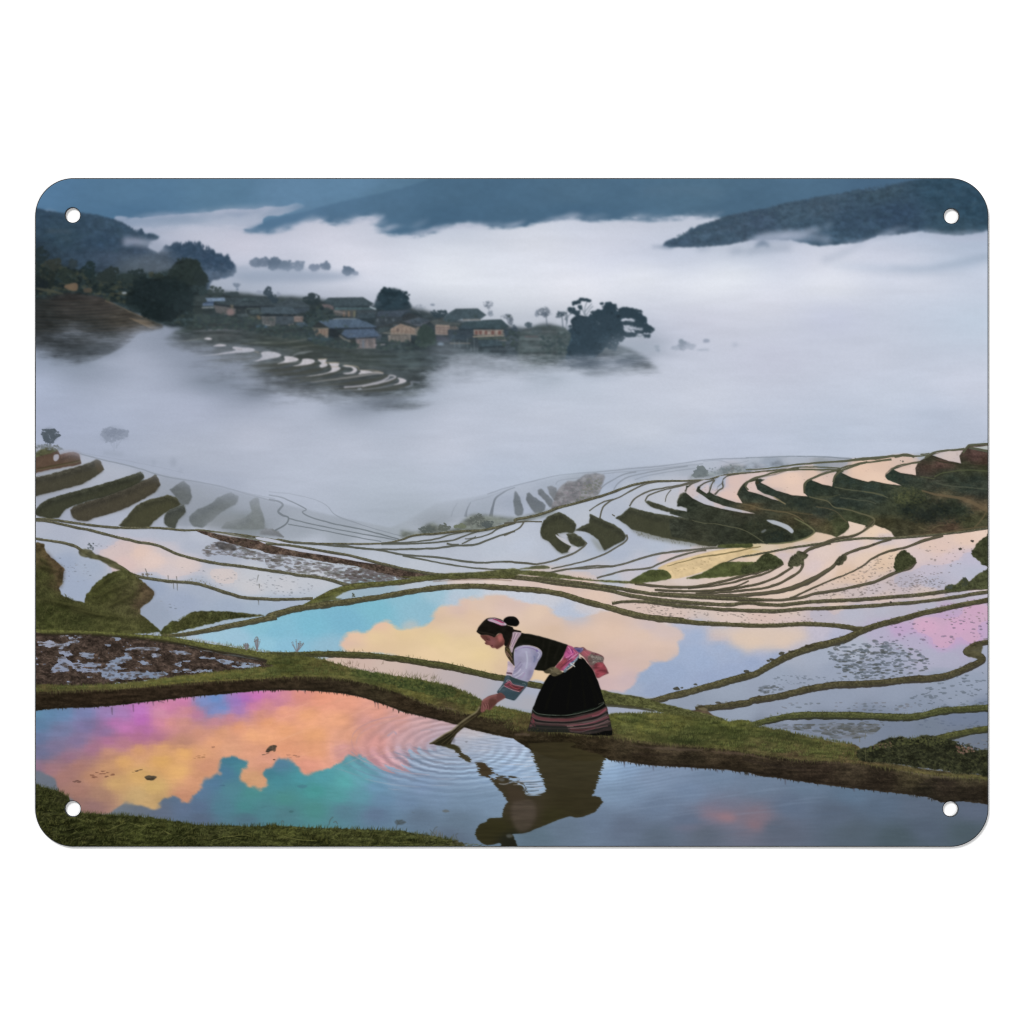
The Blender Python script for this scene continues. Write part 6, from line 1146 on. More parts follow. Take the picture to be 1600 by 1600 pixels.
for s, n, c in (('C1 350,1035 440,1005 540,1020 520,1052 400,1055', 22, (128, 84, 66)), ('C1 260,1080 300,1068 330,1082 290,1092', 7, (104, 72, 64)), ('C1 650,1018 700,1000 745,994 720,1010', 9, (96, 74, 54)), ('C1 1500,910 1560,870 1600,850 1600,880 1540,900', 10, (92, 76, 62)), ('C1 1130,860 1200,845 1200,858', 6, (170, 116, 92)), ('C1 1060,920 1140,900 1120,945', 8, (190, 132, 92)), ('C2 100,900 200,905 190,925 110,915', 7, (176, 118, 96)), ('C1 1580,930 1600,930 1600,945', 4, (104, 76, 62))):
    specks(s, n, 1.5, [c, np.array(c) * .85], .9, 3)
for s, c in (('C2 1140,1272 1165,1262 1190,1275 1160,1282', (96, 96, 90)), ('C2 940,1280 960,1285', (90, 104, 120)), ('C2 130,1275 150,1268 165,1275 145,1285', (60, 100, 104)), ('C2 185,1110 220,1100 255,1108 220,1125', (70, 120, 136)), ('C1 1230,1105 1262,1100 1270,1108', (64, 100, 124)), ('C2 1290,815 1310,812 1300,825', (110, 112, 120))):
    shape(s, c, .6, .5) if len(P(s)) > 2 else line(s, 2, c, .5, .6)
shape('C3 1300,1265 1400,1275 1480,1265 1530,1310 1500,1345 1400,1345 1340,1310', (146, 116, 126), .65, (7, 4)); shape('C3 1390,1310 1460,1295 1520,1320 1470,1340', (164, 120, 124), .5, 3); shape('C3 1100,1385 1200,1360 1300,1370 1200,1405', (116, 112, 130), .5, (6, 3)); shape('C4 20,1330 80,1345 120,1390 60,1400 20,1370', (142, 112, 120), .6, (5, 4)); shape('C1 600,1200 700,1215 640,1230', (150, 140, 112), .3, 3)
# --- earth bank and grass of the foreground dyke
shape('C1 -40,460 600,446 1000,410 1600,370 C2 300,370 600,400 900,480 1200,580 1600,650 C3 300,710 700,760 1200,820 1600,855 C4 300,900 800,930 1200,1000 1660,1045 1660,1100 1000,1060 300,970 C3 1200,890 700,830 300,790 C2 1500,700 1100,610 700,470 300,415 C1 1200,450 600,490 -40,500', (72, 64, 44), 1, .3, gb, [(NM, .25), (NF, .15)], 0, 4, True)
ea = piece('printed_earth_bank', -1, 'brown earth face of the bank along the pond')
EC = field('C1 50,540,52,42,34 400,520,56,44,36 800,490,58,46,38 1200,460,56,44,36 1500,430,58,46,38 C2 100,430,64,52,42 400,460,56,46,38 700,520,66,56,44 900,580,60,48,38 1100,620,58,46,38 1200,600,76,62,48 1300,680,58,48,38 1500,720,62,52,40 C3 100,760,66,54,42 200,820,50,42,32 400,880,50,42,30 600,880,54,44,34 800,860,74,62,50 900,920,54,44,36 1100,870,84,70,58 1200,940,52,44,36 1400,900,80,66,54 1500,960,54,44,36 C4 100,940,68,56,46 200,1000,54,44,38 500,1020,60,48,42 700,1000,74,62,52 900,1080,54,44,38 1100,1060,78,68,52 1300,1120,58,48,42 1500,1060,84,74,58 1500,1160,48,40,34 1200,1150,46,40,34', 3.2)
EP = ('C1 -40,478 200,478 400,468 700,450 900,432 1200,410 1600,388 C2 150,385 300,388 450,400 600,420 750,460 900,520 1050,580 1200,610 1350,640 1600,650 C3 100,720 300,750 500,775 700,795 900,830 1200,850 1600,880 C4 300,930 700,945 1000,990 1300,1025 1600,1050 1660,1050 1660,1232 1600,1230 1500,1216 1420,1210 1330,1218 1280,1214 1240,1196 1180,1180 1000,1156 800,1134 600,1112 400,1084 200,1054 60,1034 '
      'C3 1600,1022 1450,1002 1300,992 1150,984 1000,974 900,966 800,950 700,940 650,926 600,940 500,944 300,924 200,884 130,848 60,804 C2 1600,794 1500,774 1400,752 1280,718 1200,692 1100,670 1000,646 880,620 780,578 700,552 600,522 500,500 400,490 300,482 200,478 C1 1600,478 1500,480 1300,500 1150,512 1000,524 850,545 700,560 550,580 400,590 250,594 100,604 -40,610')
EC = EC * [.86, .88, .8]
shape(EP, EC, 1, .3, ea, [(NM, .16), (NF, .1), (NH, .14)], 1., 3)
blades('C1 -20,500 500,480 1000,450 1600,420 C2 400,440 700,490 1000,600 1500,720 1500,680 1000,570 600,450 300,410 C1 1000,440 0,490', 420, 4.5, [(72, 58, 44), (46, 38, 30), (84, 70, 54), (64, 62, 40)], 1.2, 10, 30, .28)
blades('C3 100,760 500,800 900,860 1600,900 C4 500,960 1000,1010 1600,1070 1600,1140 1000,1090 400,1020 C3 1400,950 900,900 600,860 200,800', 700, 5, [(92, 76, 60), (60, 50, 40), (104, 90, 70), (48, 40, 32), (76, 70, 46)], 1.2, 8, 24, .28)
for s, wd, c, a in (('C3 820,840 950,855 1100,865 1200,870 1300,868', [1, 3, 4, 2], (104, 88, 74), .5), ('C3 1350,880 1450,890 1600,900 C4 60,910 150,930', [1, 4, 4, 1], (102, 84, 70), .5), ('C4 400,945 600,955 750,968', [1, 2, 1], (96, 80, 62), .5), ('C4 950,990 1080,1015 1200,1040 1320,1050 1450,1052 1600,1056', [1, 4, 5, 3, 3, 4], (110, 98, 76), .6),
                    ('C1 20,500 400,480 800,455 1200,425 1600,395', 3, (84, 72, 52), .35), ('C3 830,895 1000,905 1100,900', 3, (44, 36, 30), .4), ('C2 1100,600 1200,600 1260,612', 3, (112, 98, 80), .4), ('C3 60,770 120,765 160,775', 3, (96, 80, 70), .5), ('C4 -20,930 200,975 400,1000', 4, (46, 38, 34), .35), ('C4 1150,1100 1250,1060 1350,1100', 3, (48, 40, 36), .4), ('C1 -20,600 300,585 700,555 1100,510 1600,470 C2 300,478 600,515 900,615 1300,715 1600,785', 2.5, (30, 26, 20), .6),
                    ('C3 850,955 1200,975 1600,1012 C4 400,1070 900,1130 1200,1172', 3, (36, 30, 24), .55)):
    line(s, wd, c, a, .8, None, .6)
# hanging grass mirrored at the waterline
for s, n in (('C1 -20,604 300,588 600,572 850,545 1050,520 1300,498 1600,475', 70), ('C2 0,475 300,482 540,506 700,550 850,612 1050,653', 60), ('C3 650,925 850,962 1200,983 1600,1022', 60), ('C4 0,1026 400,1082 700,1120 1000,1154 1240,1196', 60)):
    q = spl(P(s), step=1.); k = rng.integers(0, len(q), n); qq = []
    for x, y in q[k]:
        L = rng.uniform(1.5, 5); qq.append(np.array([(x - 1.1, y - 1), (x + 1.1, y - 1), (x + rng.normal(0, .6), y + L)]))
    many(qq, (48, 42, 34), .75)
for s in ('C1 525,590 528,640', 'C1 665,570 668,620', 'C1 795,550 800,580', 'C1 830,545 870,560', 'C1 1060,515 1065,550', 'C2 235,480 240,500', 'C2 700,550 700,590', 'C2 715,555 722,600', 'C3 780,945 782,985', 'C3 970,970 972,1005', 'C3 1225,990 1228,1010', 'C3 1390,1000 1395,1020', 'C4 260,1065 262,1100', 'C4 710,1120 715,1145'):
    line(s, [2.4, 1], (70, 58, 66), .5, .5)
# grass sheet
GC = field('C1 50,440,74,72,42 300,460,80,82,46 600,440,82,86,46 900,400,90,94,46 1200,370,92,94,46 1500,340,88,92,48 C2 60,260,76,82,44 60,330,78,86,40 200,300,70,78,38 300,360,80,82,44 500,380,84,86,46 600,360,66,76,40 700,400,62,74,38 800,440,82,88,44 1000,440,70,80,38 1000,520,86,90,44 1150,480,58,68,36 1250,560,82,88,44 1300,520,68,74,38 1500,600,84,88,44 1400,620,80,82,42 1200,590,76,72,46 '
           'C3 50,640,88,92,46 100,690,70,66,40 300,700,76,76,44 700,680,84,94,42 850,660,70,84,38 900,720,92,100,46 1000,640,100,104,54 1100,700,88,96,44 1200,660,70,76,38 1300,730,66,80,36 1500,700,84,94,42 1500,760,58,70,32 1400,820,78,84,44 1000,800,74,80,42 800,760,80,86,46 700,800,66,64,40 1200,810,52,60,32 C4 100,740,80,88,44 200,800,74,78,42 400,800,74,80,42 300,760,50,58,32 600,850,88,90,50 500,880,76,78,44 100,860,80,80,48 300,900,78,72,48 700,920,78,72,46 150,830,60,64,38', 3.4)
GC = GC * np.array([1.12, 1.02, 1.06])
GP = ('C1 -40,452 100,436 200,448 350,446 500,438 600,432 750,412 900,394 1000,380 1150,362 1300,345 1450,332 1600,318 C2 -20,300 0,248 100,252 220,252 300,262 360,276 420,296 500,318 560,338 650,356 720,366 800,378 900,390 980,405 1050,418 1120,432 1200,452 1260,480 1320,505 1380,530 1420,560 1480,580 1600,605 '
      'C3 60,608 160,630 300,650 620,640 750,628 850,630 950,628 1050,625 1200,648 1350,668 1450,680 1600,674 C4 60,712 150,728 260,745 380,775 500,800 600,820 720,838 760,860 780,950 950,965 1200,1010 1400,1030 1660,1042 1660,1070 1400,1050 1200,1032 1000,1002 800,966 600,948 400,938 200,914 60,898 '
      'C3 1500,876 1350,856 1200,838 1050,828 900,812 750,790 600,772 450,765 300,752 160,742 60,735 C2 1600,672 1500,662 1400,650 1300,632 1200,596 1100,580 1000,548 900,510 800,478 700,448 620,428 500,404 380,392 250,386 100,390 C1 1600,396 1400,410 1200,420 1000,432 800,452 600,468 400,476 200,484 -40,490')
shape(GP, GC, 1, .3, gb, [(NM, .16), (NF, .08), (NH, .08)], 1.3, 3, True)
GCL = [(98, 102, 54), (70, 76, 42), (86, 90, 48), (112, 112, 64), (58, 62, 36), (78, 82, 44)]
def tufts(s, n, sz, dk_, lt_):
    pts, full = inside(s, n)
    for x, y in pts[np.argsort(pts[:, 1])]:
        z = sz * rng.uniform(.6, 1.4)
        many([ell(x, y + z * .35, z * 1.5, z * .45, 9)], dk_, .3, None, full)
        qq = []
        for _ in range(7):
            bx = x + rng.normal(0, z * .8); th = math.radians(-90 + rng.normal(12, 30)); l = z * rng.uniform(.6, 1.3)
            qq.append(np.array([(bx - .5, y + z * .2), (bx + .5, y + z * .2), (bx + math.cos(th) * l, y + math.sin(th) * l)]))
        many(qq, jit(lt_, .14), .55, None)


tufts('C2 0,265 200,265 400,310 900,400 1200,465 1480,595 1600,615 C3 0,690 C2 1200,560 900,470 600,395 200,375 0,370', 230, 4, (48, 54, 28), (98, 106, 54))
tufts('C3 650,655 1050,645 1600,690 C4 300,775 740,860 780,940 400,910 C3 1500,850 900,780 640,745', 330, 4.5, (46, 52, 26), (104, 110, 56))
tufts('C1 0,455 600,445 1000,395 1600,335 1600,385 1000,420 300,470 0,480', 120, 3.5, (50, 54, 28), (96, 104, 52))
blades('C2 0,250 200,250 400,300 900,395 1200,460 1480,590 1600,610 C3 0,720 C2 1200,600 900,500 600,420 200,390 0,385', 900, 5.5, GCL, 1.1, -75, 30, .4)
blades('C1 0,445 600,435 1000,385 1600,325 1600,392 1000,430 300,480 0,488', 900, 4.5, GCL, 1, -80, 30, .5)
blades('C3 650,640 1050,630 1600,680 C4 300,760 740,850 780,950 400,930 C3 1500,870 900,800 640,760', 1700, 5.5, GCL, 1.1, -78, 32, .5)
blades('C3 0,610 160,640 160,740 0,730', 220, 4.5, GCL, 1, -80, 30, .5)
for s in ('C2 -20,248 100,250 300,258 430,296 600,345 800,376 1000,405 1200,450', 'C2 1230,470 1330,505 1420,560 1560,600 C3 60,612 180,640', 'C3 690,638 850,630 1000,625 1200,645 1400,672', 'C4 0,712 200,735 400,775 700,830', 'C1 0,440 400,442 800,405 1200,358 1600,318'):
    q = spl(P(s), step=1.); k = rng.integers(0, len(q), 260)
    for kk, c in enumerate(GCL[:4]):
        qq = []
        for x, y in q[k[kk::4]]:
            L = rng.uniform(1.5, 4.5); dx = rng.normal(0, 1.2)
            qq.append(np.array([(x - .6, y + 1.5), (x + .6, y + 1.5), (x + dx, y - L)]))
        many(qq, np.array(c) * .85, .75, gb)
leafy('C2 540,350 650,350 760,375 900,400 980,410 1080,440 1180,470 1230,500 1180,520 1050,500 900,470 760,430 600,380', 480, 1.7, [(52, 66, 34), (74, 88, 42), (62, 76, 38), (42, 54, 30), (88, 98, 50)], .55, 1.2)
leafy('C2 1080,440 1180,450 1230,490 1200,520 1100,520 1050,480', 140, 1.7, [(40, 52, 28), (56, 66, 36), (80, 88, 46)], .6, 1.1)
leafy('C2 1260,510 1380,530 1400,570 1280,560', 60, 1.6, [(56, 66, 36), (72, 82, 42)], .6)
for s in ('C2 -20,320 60,300 160,310 220,330', 'C2 0,350 120,345 260,350', 'C3 1130,735 1250,735 1400,740 1600,760', 'C3 1250,770 1400,780 1600,790', 'C3 900,770 1000,780 1050,800 1200,810 1400,825', 'C3 800,670 900,690 960,700', 'C4 0,750 150,760 300,790 450,835', 'C4 380,810 480,850', 'C3 860,780 1000,812 1300,818', 'C2 60,270 160,280'):
    line(s, [1, 6, 6, 1], (42, 50, 26), .42, 1.6, None, 1)
for s in ('C3 700,700 850,720 1000,740 1150,760', 'C3 1000,640 1100,660 1250,700 1400,715', 'C4 0,790 200,830 400,870 600,900', 'C2 200,370 450,385 650,420', 'C1 300,460 700,435 1100,395 1500,355'):
    line(s, [1, 5, 5, 1], (112, 116, 58), .3, 1.6, None, 1)
for s in ('C1 -20,486 200,482 400,472 700,450 1000,430 1300,408 1600,392', 'C2 0,392 250,388 500,404 700,448 900,510 1100,580 1300,632 1600,668', 'C3 50,735 300,752 600,772 750,790 900,812 1200,838 1600,880', 'C4 0,888 200,914 400,938 700,950 1000,1002 1300,1040 1600,1062'):
    q = spl(P(s), step=1.); k = rng.integers(0, len(q), 330)
    for kk, c in enumerate([(92, 94, 50), (70, 70, 40), (54, 50, 32), (104, 98, 60)]):
        qq = []
        for x, y in q[k[kk::4]]:
            L = rng.uniform(2, 7); dx = rng.normal(0, 2); y = y + rng.uniform(-1.5, 2)
            qq.append(np.array([(x - .8, y - 1.5), (x + .8, y - 1.5), (x + dx, y + L)]))
        many(qq, c, .55)
# tall weeds
for s, n, L, c in (('C2 460,300 620,320 620,340 460,320', 14, 9, (112, 92, 70)), ('C2 660,350 760,300 700,365', 8, 8, (104, 84, 64)), ('C2 820,380 1120,420 1100,400 850,370', 46, 9, (98, 92, 62)), ('C1 1230,185 1400,195 1500,215 1300,200', 34, 7, (96, 94, 58)), ('C2 1200,450 1240,470 1220,480', 12, 6, (74, 74, 48)), ('C2 500,300 560,300 540,320', 8, 7, (110, 90, 70)), ('C2 500,215 700,225 600,235', 8, 4, (80, 74, 50))):
    blades(s, n, L, [c, np.array(c) * .85], .7, -85, 28, .65, None, False, .3)
for k, x, y, rx, ry in (('C2', 185, 175, 56, 34), ('C1', 1480, 160, 30, 38), ('C1', 1410, 185, 20, 20)):
    bx, by = tz(k, x, y + ry * 1.5); sc = TILES[k][2]
    for i in range(26):
        th = rng.uniform(-2.8, -.34); l = rng.uniform(.5, 1) ; ex, ey = tz(k, x + math.cos(th) * rx * l, y + ry * .6 + math.sin(th) * ry * 1.5 * l)
        line(np.array([(bx + rng.normal(0, .6), by), ((bx + ex) / 2, (by + ey) / 2 + .6), (ex, ey)]), .55, (118, 108, 112), .6)
        blobs(np.array([(ex, ey)]), .8, [(104, 92, 88)], .6)
# reeds in the mid pool edge and right bush
bush = piece('printed_shrub', -1, 'dark dense shrub on the bank at the right edge')
shape('C4 725,892 760,862 820,850 870,822 920,800 1000,786 1100,792 1180,775 1260,788 1340,800 1420,840 1500,868 1560,870 1660,880 1660,1045 1500,1030 1380,1025 1280,1000 1150,990 1000,962 850,950 770,942 735,920', (46, 48, 32), 1, .5, bush, [(NM, .3), (NF, .2)], 1.8, 3)
leafy('C4 740,900 850,840 1000,795 1200,785 1380,815 1560,880 1600,1020 1300,1000 1000,955 780,935', 620, 1.9, [(34, 36, 26), (56, 60, 38), (72, 74, 46), (44, 46, 32), (28, 30, 22)], .6, 1.15)
leafy('C4 780,870 900,820 1050,795 1250,790 1350,810 1250,840 1000,840 820,880', 200, 1.5, [(82, 86, 48), (96, 98, 56), (66, 70, 42)], .55, 1.1)
leafy('C4 1380,840 1480,850 1500,880 1400,890', 36, 1.4, [(128, 96, 84), (146, 112, 98), (100, 74, 62)], .7)
leafy('C4 840,840 980,820 960,850 850,860', 26, 1.1, [(120, 92, 78), (100, 82, 64)], .6)
blades('C4 730,940 1000,965 1300,1005 1600,1040 1600,1060 1200,1020 800,955', 160, 5, [(88, 84, 56), (66, 62, 44), (104, 98, 68)], .9, -80, 30, .6, None, False)
blades('C4 900,800 1200,780 1320,800 1200,810', 60, 5, [(92, 94, 58), (78, 80, 50)], .8, -85, 25, .7, None, False)
for s in ('C4 790,860 790,940', 'C4 750,820 752,780', 'C4 785,800 790,760'):
    line(s, 1, (96, 94, 66), .6)
# bottom grass
bg = piece('printed_grass_bank', -1, 'long grass along the bottom left edge')
shape('C1 -60,1110 20,1095 60,1110 100,1128 150,1138 190,1150 230,1175 250,1205 260,1240 300,1275 360,1292 450,1290 550,1300 650,1302 750,1312 900,1330 1000,1350 1080,1362 1200,1368 1350,1372 1500,1370 1600,1368 C2 100,1372 250,1380 400,1388 550,1390 700,1394 850,1404 950,1418 1050,1432 1130,1448 1200,1462 1260,1478 1290,1495 1320,1560 C1 -60,1600', field('C1 50,1150,44,46,26 200,1200,46,46,28 100,1300,38,40,24 400,1350,54,56,28 600,1330,50,54,28 300,1450,34,36,20 700,1400,60,64,30 900,1380,58,62,30 1000,1450,40,44,22 1200,1420,60,62,34 1400,1450,50,54,28 1500,1400,62,66,34 C2 100,1400,70,72,34 300,1430,66,70,36 500,1420,70,72,38 700,1440,64,68,36 900,1440,66,70,38 1100,1470,70,72,42 1250,1490,80,78,56 300,1490,44,46,26', 3), 1, .4, bg, [(NM, .3), (NF, .2)], 1.8, 3)
BGC = [(70, 76, 34), (44, 48, 24), (86, 90, 46), (56, 60, 30), (34, 36, 20), (98, 98, 56)]
blades('C1 0,1130 200,1180 350,1300 700,1320 1100,1370 1600,1375 C2 700,1400 1200,1470 1250,1510 C1 20,1510', 2400, 11, BGC, 1.3, -28, 30, .6, None, True, .6)
tufts('C1 0,1180 200,1220 350,1310 700,1330 1100,1380 1600,1390 C2 700,1415 1150,1480 C1 20,1510', 260, 6, (26, 28, 14), (88, 90, 46))
blades('C1 0,1110 180,1150 250,1220 280,1270 200,1300 0,1200', 300, 6, BGC[:5], 1.1, -50, 40, .5)
for s in ('C1 0,1098 120,1130 220,1165 260,1240 330,1285 600,1298', 'C1 600,1300 800,1318 1050,1358 1300,1370 1600,1368', 'C2 0,1370 300,1382 700,1392 950,1415 1200,1460'):
    q = spl(P(s), step=1.); k = rng.integers(0, len(q), 260)
    for kk, c in enumerate(BGC[:4]):
        qq = []
        for x, y in q[k[kk::4]]:
            L = rng.uniform(2, 7); dx = rng.normal(1, 2.2)
            qq.append(np.array([(x - .6, y + 2), (x + .6, y + 2), (x + dx, y - L)]))
        many(qq, np.array(c) * .9, .7, bg)
for s in ('C1 640,1350 720,1370 800,1350', 'C1 1290,1440 1380,1430 1440,1440', 'C1 1180,1470 1280,1440 1380,1450', 'C1 500,1400 560,1370 620,1350', 'C1 860,1400 920,1430', 'C2 100,1440 200,1460 320,1470'):
    line(s, [.6, 1.5, .6], (116, 116, 62), .6, 0, None, .3)
for s in ('C2 835,1400 850,1350 880,1330', 'C2 850,1355 905,1345', 'C2 840,1330 860,1360', 'C2 395,1365 405,1330 425,1310', 'C2 425,1350 440,1340 452,1358', 'C2 80,1350 90,1335 100,1350', 'C2 1070,1440 1090,1390 1110,1375', 'C2 1090,1430 1060,1395', 'C2 1210,1460 1215,1425', 'C2 1240,1460 1230,1430 1245,1420', 'C1 130,1130 155,1100'):
    line(s, 1.2, (78, 84, 80), .7, .3)
shape('C2 828,1340 860,1330 900,1342 880,1362 840,1362', (70, 78, 80), .6, .8)
blades('C2 1020,1450 1150,1455 1120,1420 1060,1420', 24, 7, [(112, 100, 88), (88, 84, 60)], .8, -85, 25, .6, None, False)

# --- mirror image of the person
ref = piece('printed_reflection', -1, 'dark mirror image of the bending person in the pond')
polys = [spl(P(s), True) for s in ('P4 795,180 800,215 812,270 835,350 860,420 885,470 905,510 920,560 935,600 900,622 830,635 760,640 740,600 725,565 690,545 640,525 600,535 560,540 500,520 460,500 430,470 440,450 500,465 580,470 620,490 690,490 680,510 740,545 760,620 900,640 1000,640 980,300 1200,180',
                                    'P4 800,190 1000,180 1300,250 1460,300 1440,360 1425,420 1405,480 1385,550 1365,610 1345,650 1380,650 1420,670 1438,705 1410,745 1370,790 1320,815 1250,838 1190,842 1145,832 1080,850 1000,880 930,910 850,940 780,970 720,984 640,990 640,1010 660,1050 672,1090 675,1130 520,1130 530,1090 520,1070 450,1085 390,1085 340,1055 310,1020 300,985 315,940 345,900 400,880 420,850 480,845 540,838 545,790 565,740 590,690 560,640 530,610 500,580 470,540 520,530 600,560 720,560 750,640 900,640 940,610 915,540 880,460 840,360 815,280')]
polys.append(spl(P('P4 300,355 350,348 385,355 400,380 430,395 460,430 490,460 540,480 620,470 690,490 670,515 600,530 540,560 470,540 440,510 400,480 340,465 330,430 320,390'), True))
polys.append(spl(P('P4 -40,190 60,185 130,200 160,230 180,270 240,300 270,345 240,345 170,300 130,250 60,215'), True))
polys.append(spl(P('P4 470,500 540,480 640,520 740,560 760,640 640,690 590,690 540,620'), True))
r = cover([orient(q) for q in polys], 6); y0, x0, m = r
h, w = m.shape
row = np.arange(h) + y0 + OY
amp = np.interp(row, [1160, 1190, 1225, 1240, 1260, 1325], [2., 2.6, 2.2, 1.4, .9, .7])
sh = (np.sin(row * 1.9) * .6 + np.sin(row * .83 + 1) * .5 + np.repeat(rng.uniform(-.7, .7, h // 2 + 1), 2)[:h]) * amp
m = np.stack([np.interp(np.arange(w) + s_, np.arange(w), m[i]) for i, s_ in enumerate(sh)]).astype(np.float32)
m = blur(m, 0) * .6 + blur(m, 1) * .4
RC2 = field('P4 900,300,58,52,34 1300,300,60,54,34 1100,500,56,50,32 1100,700,52,46,28 1000,850,54,50,28 600,600,60,52,36 400,420,64,52,34 200,270,66,58,36 500,950,52,48,26 400,1020,50,46,26 600,1060,36,36,26 750,800,66,56,44 1350,720,54,48,30', 3)
put(y0, x0, m, RC2, .97, ref, [(NH, .06)])
shape('P4 640,700 700,680 760,680 815,700 840,760 842,830 820,890 780,950 720,970 670,950 635,880 622,800', (82, 72, 62), .75, 2.5, None, [(NH, .08)])
shape('P4 570,560 660,570 720,600 740,680 640,700 590,680 600,620', (70, 58, 46), .6, 2)
shape('P4 575,1000 610,990 640,1005 620,1020 590,1022', (110, 114, 112), .5, 1); shape('P4 500,500 540,490 565,505 540,520', (120, 130, 140), .4, .8); line('P4 510,540 560,545 600,535', [1, 2, 1], (168, 172, 178), .6, .4)
for s, wd in (('P4 740,625 790,632 850,625 925,603', [1, 3, 3, 1.6]), ('P4 760,590 820,594 880,586', [1, 2, 1])):
    line(s, wd, (150, 166, 184), .85, .4)
for s in ('P4 700,525 800,528 905,518', 'P4 740,568 830,572 915,560', 'P4 735,604 800,606 870,600', 'P4 750,545 860,545'):
    line(s, [1, 1.8, 1], (76, 84, 92), .8, .3)
for i in range(46):                              # fine ripples between the two dark reflections
    y = rng.uniform(1148, 1232); xa = np.interp(y, [1145, 1175, 1200, 1235], [712, 738, 765, 800]) + 4; xb = np.interp(y, [1140, 1165, 1200, 1235], [740, 828, 842, 852])
    if xb - xa < 12: continue
    x = rng.uniform(xa, xb - 10); L = min(rng.uniform(12, 40), xb - x)
    line(np.array([(x, y + 1.2), (x + L * .5, y + .6), (x + L, y - .6)]), [.4, 1.2, .4], [(184, 194, 212), (132, 146, 168), (206, 204, 212)][i % 3], .5, .3)
for i in range(30):
    y = rng.uniform(1165, 1235); x = rng.uniform(600, 700); L = rng.uniform(20, 60)
    line(np.array([(x, y), (x + L * .5, y + 1.4), (x + L, y + .8)]), [.4, 1.3, .4], [(176, 178, 192), (112, 128, 152)][i % 2], .38, .4)
line('P4 0,195 60,205 130,225 170,260', [4, 6, 3], (58, 54, 32), .7, .6)
blobs(inside('P4 150,240 260,320 240,345 150,280', 16)[0], 1.6, [(64, 58, 40)], .8, 2.2)

# --- the person
man = piece('printed_person', -1, '')
hair = piece('printed_hair', man, ''); scarf = piece('printed_headscarf', man, ''); face = piece('printed_face', man, ''); hand = piece('printed_hand', man, '')
vest = piece('printed_vest', man, ''); slv = piece('printed_sleeve', man, ''); cuff = piece('printed_cuff', man, ''); sash = piece('printed_sash', man, ''); skirt = piece('printed_skirt', man, ''); hem = piece('printed_hem', man, '')
DKC = (24, 24, 20)
# skirt
shape('P2 495,585 560,560 640,560 720,545 800,500 860,450 890,380 930,330 980,320 1030,350 1070,400 1110,450 1160,500 1200,600 1235,680 1270,780 1300,860 1330,960 1352,1040 1375,1100 1400,1200 1430,1300 1450,1400 1470,1480 1462,1535 1400,1545 1300,1535 1200,1545 1050,1530 900,1510 740,1490 600,1490 400,1480 250,1475 145,1470 165,1400 190,1300 205,1210 220,1120 250,1050 300,930 350,820 400,720 450,640', (17, 17, 15), 1, .3, skirt, [(NM, .06)], .4, 3)
shape('P2 215,1150 250,1200 330,1235 500,1255 700,1258 850,1240 1000,1210 1150,1180 1280,1140 1375,1090 1400,1200 1430,1300 1450,1400 1460,1460 1350,1470 1250,1500 1100,1520 950,1512 800,1500 740,1485 600,1485 400,1475 250,1470 148,1468 170,1390 195,1290 205,1210', (52, 46, 44), 1, .3, hem, [(NM, .2)])
for i, (c, wd, a) in enumerate(((( 104, 58, 62), 4.6, .9), ((112, 86, 84), 1.2, .6), ((30, 30, 30), 2.4, .95), ((92, 72, 70), 2.4, .8), ((118, 66, 74), 2.4, .8), ((40, 38, 38), 2., .8), ((110, 84, 84), 1.8, .75), ((60, 48, 46), 2.4, .8), ((36, 36, 34), 3, .9))):
    o = i * 33
    line('P2 %d,%d 280,%d 450,%d 700,%d 850,%d 1000,%d 1180,%d 1300,%d %d,%d' % (215 - i * 6, 1212 + o * .85, 1262 + o * .78, 1290 + o * .7, 1300 + o * .68, 1290 + o * .72, 1258 + o * .82, 1212 + o * .95, 1165 + o * 1., 1385 + i * 8, 1118 + o), wd * .95, c, a, .2, None, .15)
shape('P2 230,1340 300,1360 500,1375 740,1390 760,1480 500,1480 200,1470 220,1400', (34, 38, 34), .75, 1.2)
for s, c, wd, a in (('P2 800,1380 950,1375 1100,1350 1250,1300 1390,1240', (140, 92, 98), 1.2, .8), ('P2 810,1430 1000,1420 1150,1395 1300,1350 1405,1300', (134, 100, 100), 1.1, .8), ('P2 760,1400 860,1400', (124, 104, 96), 2, .6), ('P2 800,1470 950,1485 1100,1455 1250,1420 1400,1390', (126, 88, 90), 1.3, .7), ('P2 820,1450 1000,1455 1200,1415', (108, 48, 56), 1.6, .7), ('P2 1000,1340 1200,1300 1380,1200', (88, 84, 82), 1.4, .7), ('P2 1150,1240 1260,1215 1370,1130', (150, 76, 92), 2.4, .7), ('P2 210,1270 235,1300 240,1340', (120, 54, 64), 2.4, .8), ('P2 175,1400 230,1360 260,1400', (96, 56, 58), 2.6, .6),
                    ('P2 222,1130 260,1175 330,1205 500,1222 700,1228 850,1212 1000,1180 1120,1150 1220,1115 1300,1065 1342,1030', (92, 104, 92), 1.1, .9), ('P2 230,1150 300,1210 500,1240', (44, 56, 48), 1.2, .6), ('P2 1250,1055 1340,1018', (120, 124, 112), .8, .7), ('P2 850,1195 1000,1160 1200,1110', (34, 60, 48), .8, .7)):
    line(s, wd, c, a, .2, None, .1)
blades('P2 150,1450 700,1475 1100,1515 1460,1520 1460,1550 1000,1560 500,1510 140,1490', 80, 3.4, [(56, 52, 32), (72, 72, 40), (44, 38, 28)], 1, -88, 22, .7, None, False)
for s in ('P2 900,420 820,700 760,1150', 'P2 980,420 1010,800 1050,1120', 'P2 1050,450 1150,800 1220,1060', 'P2 640,600 500,900 420,1150', 'P2 1100,560 1230,900 1300,1040'):
    line(s, [1, 3, 4], (26, 26, 23), .35, 1.4)
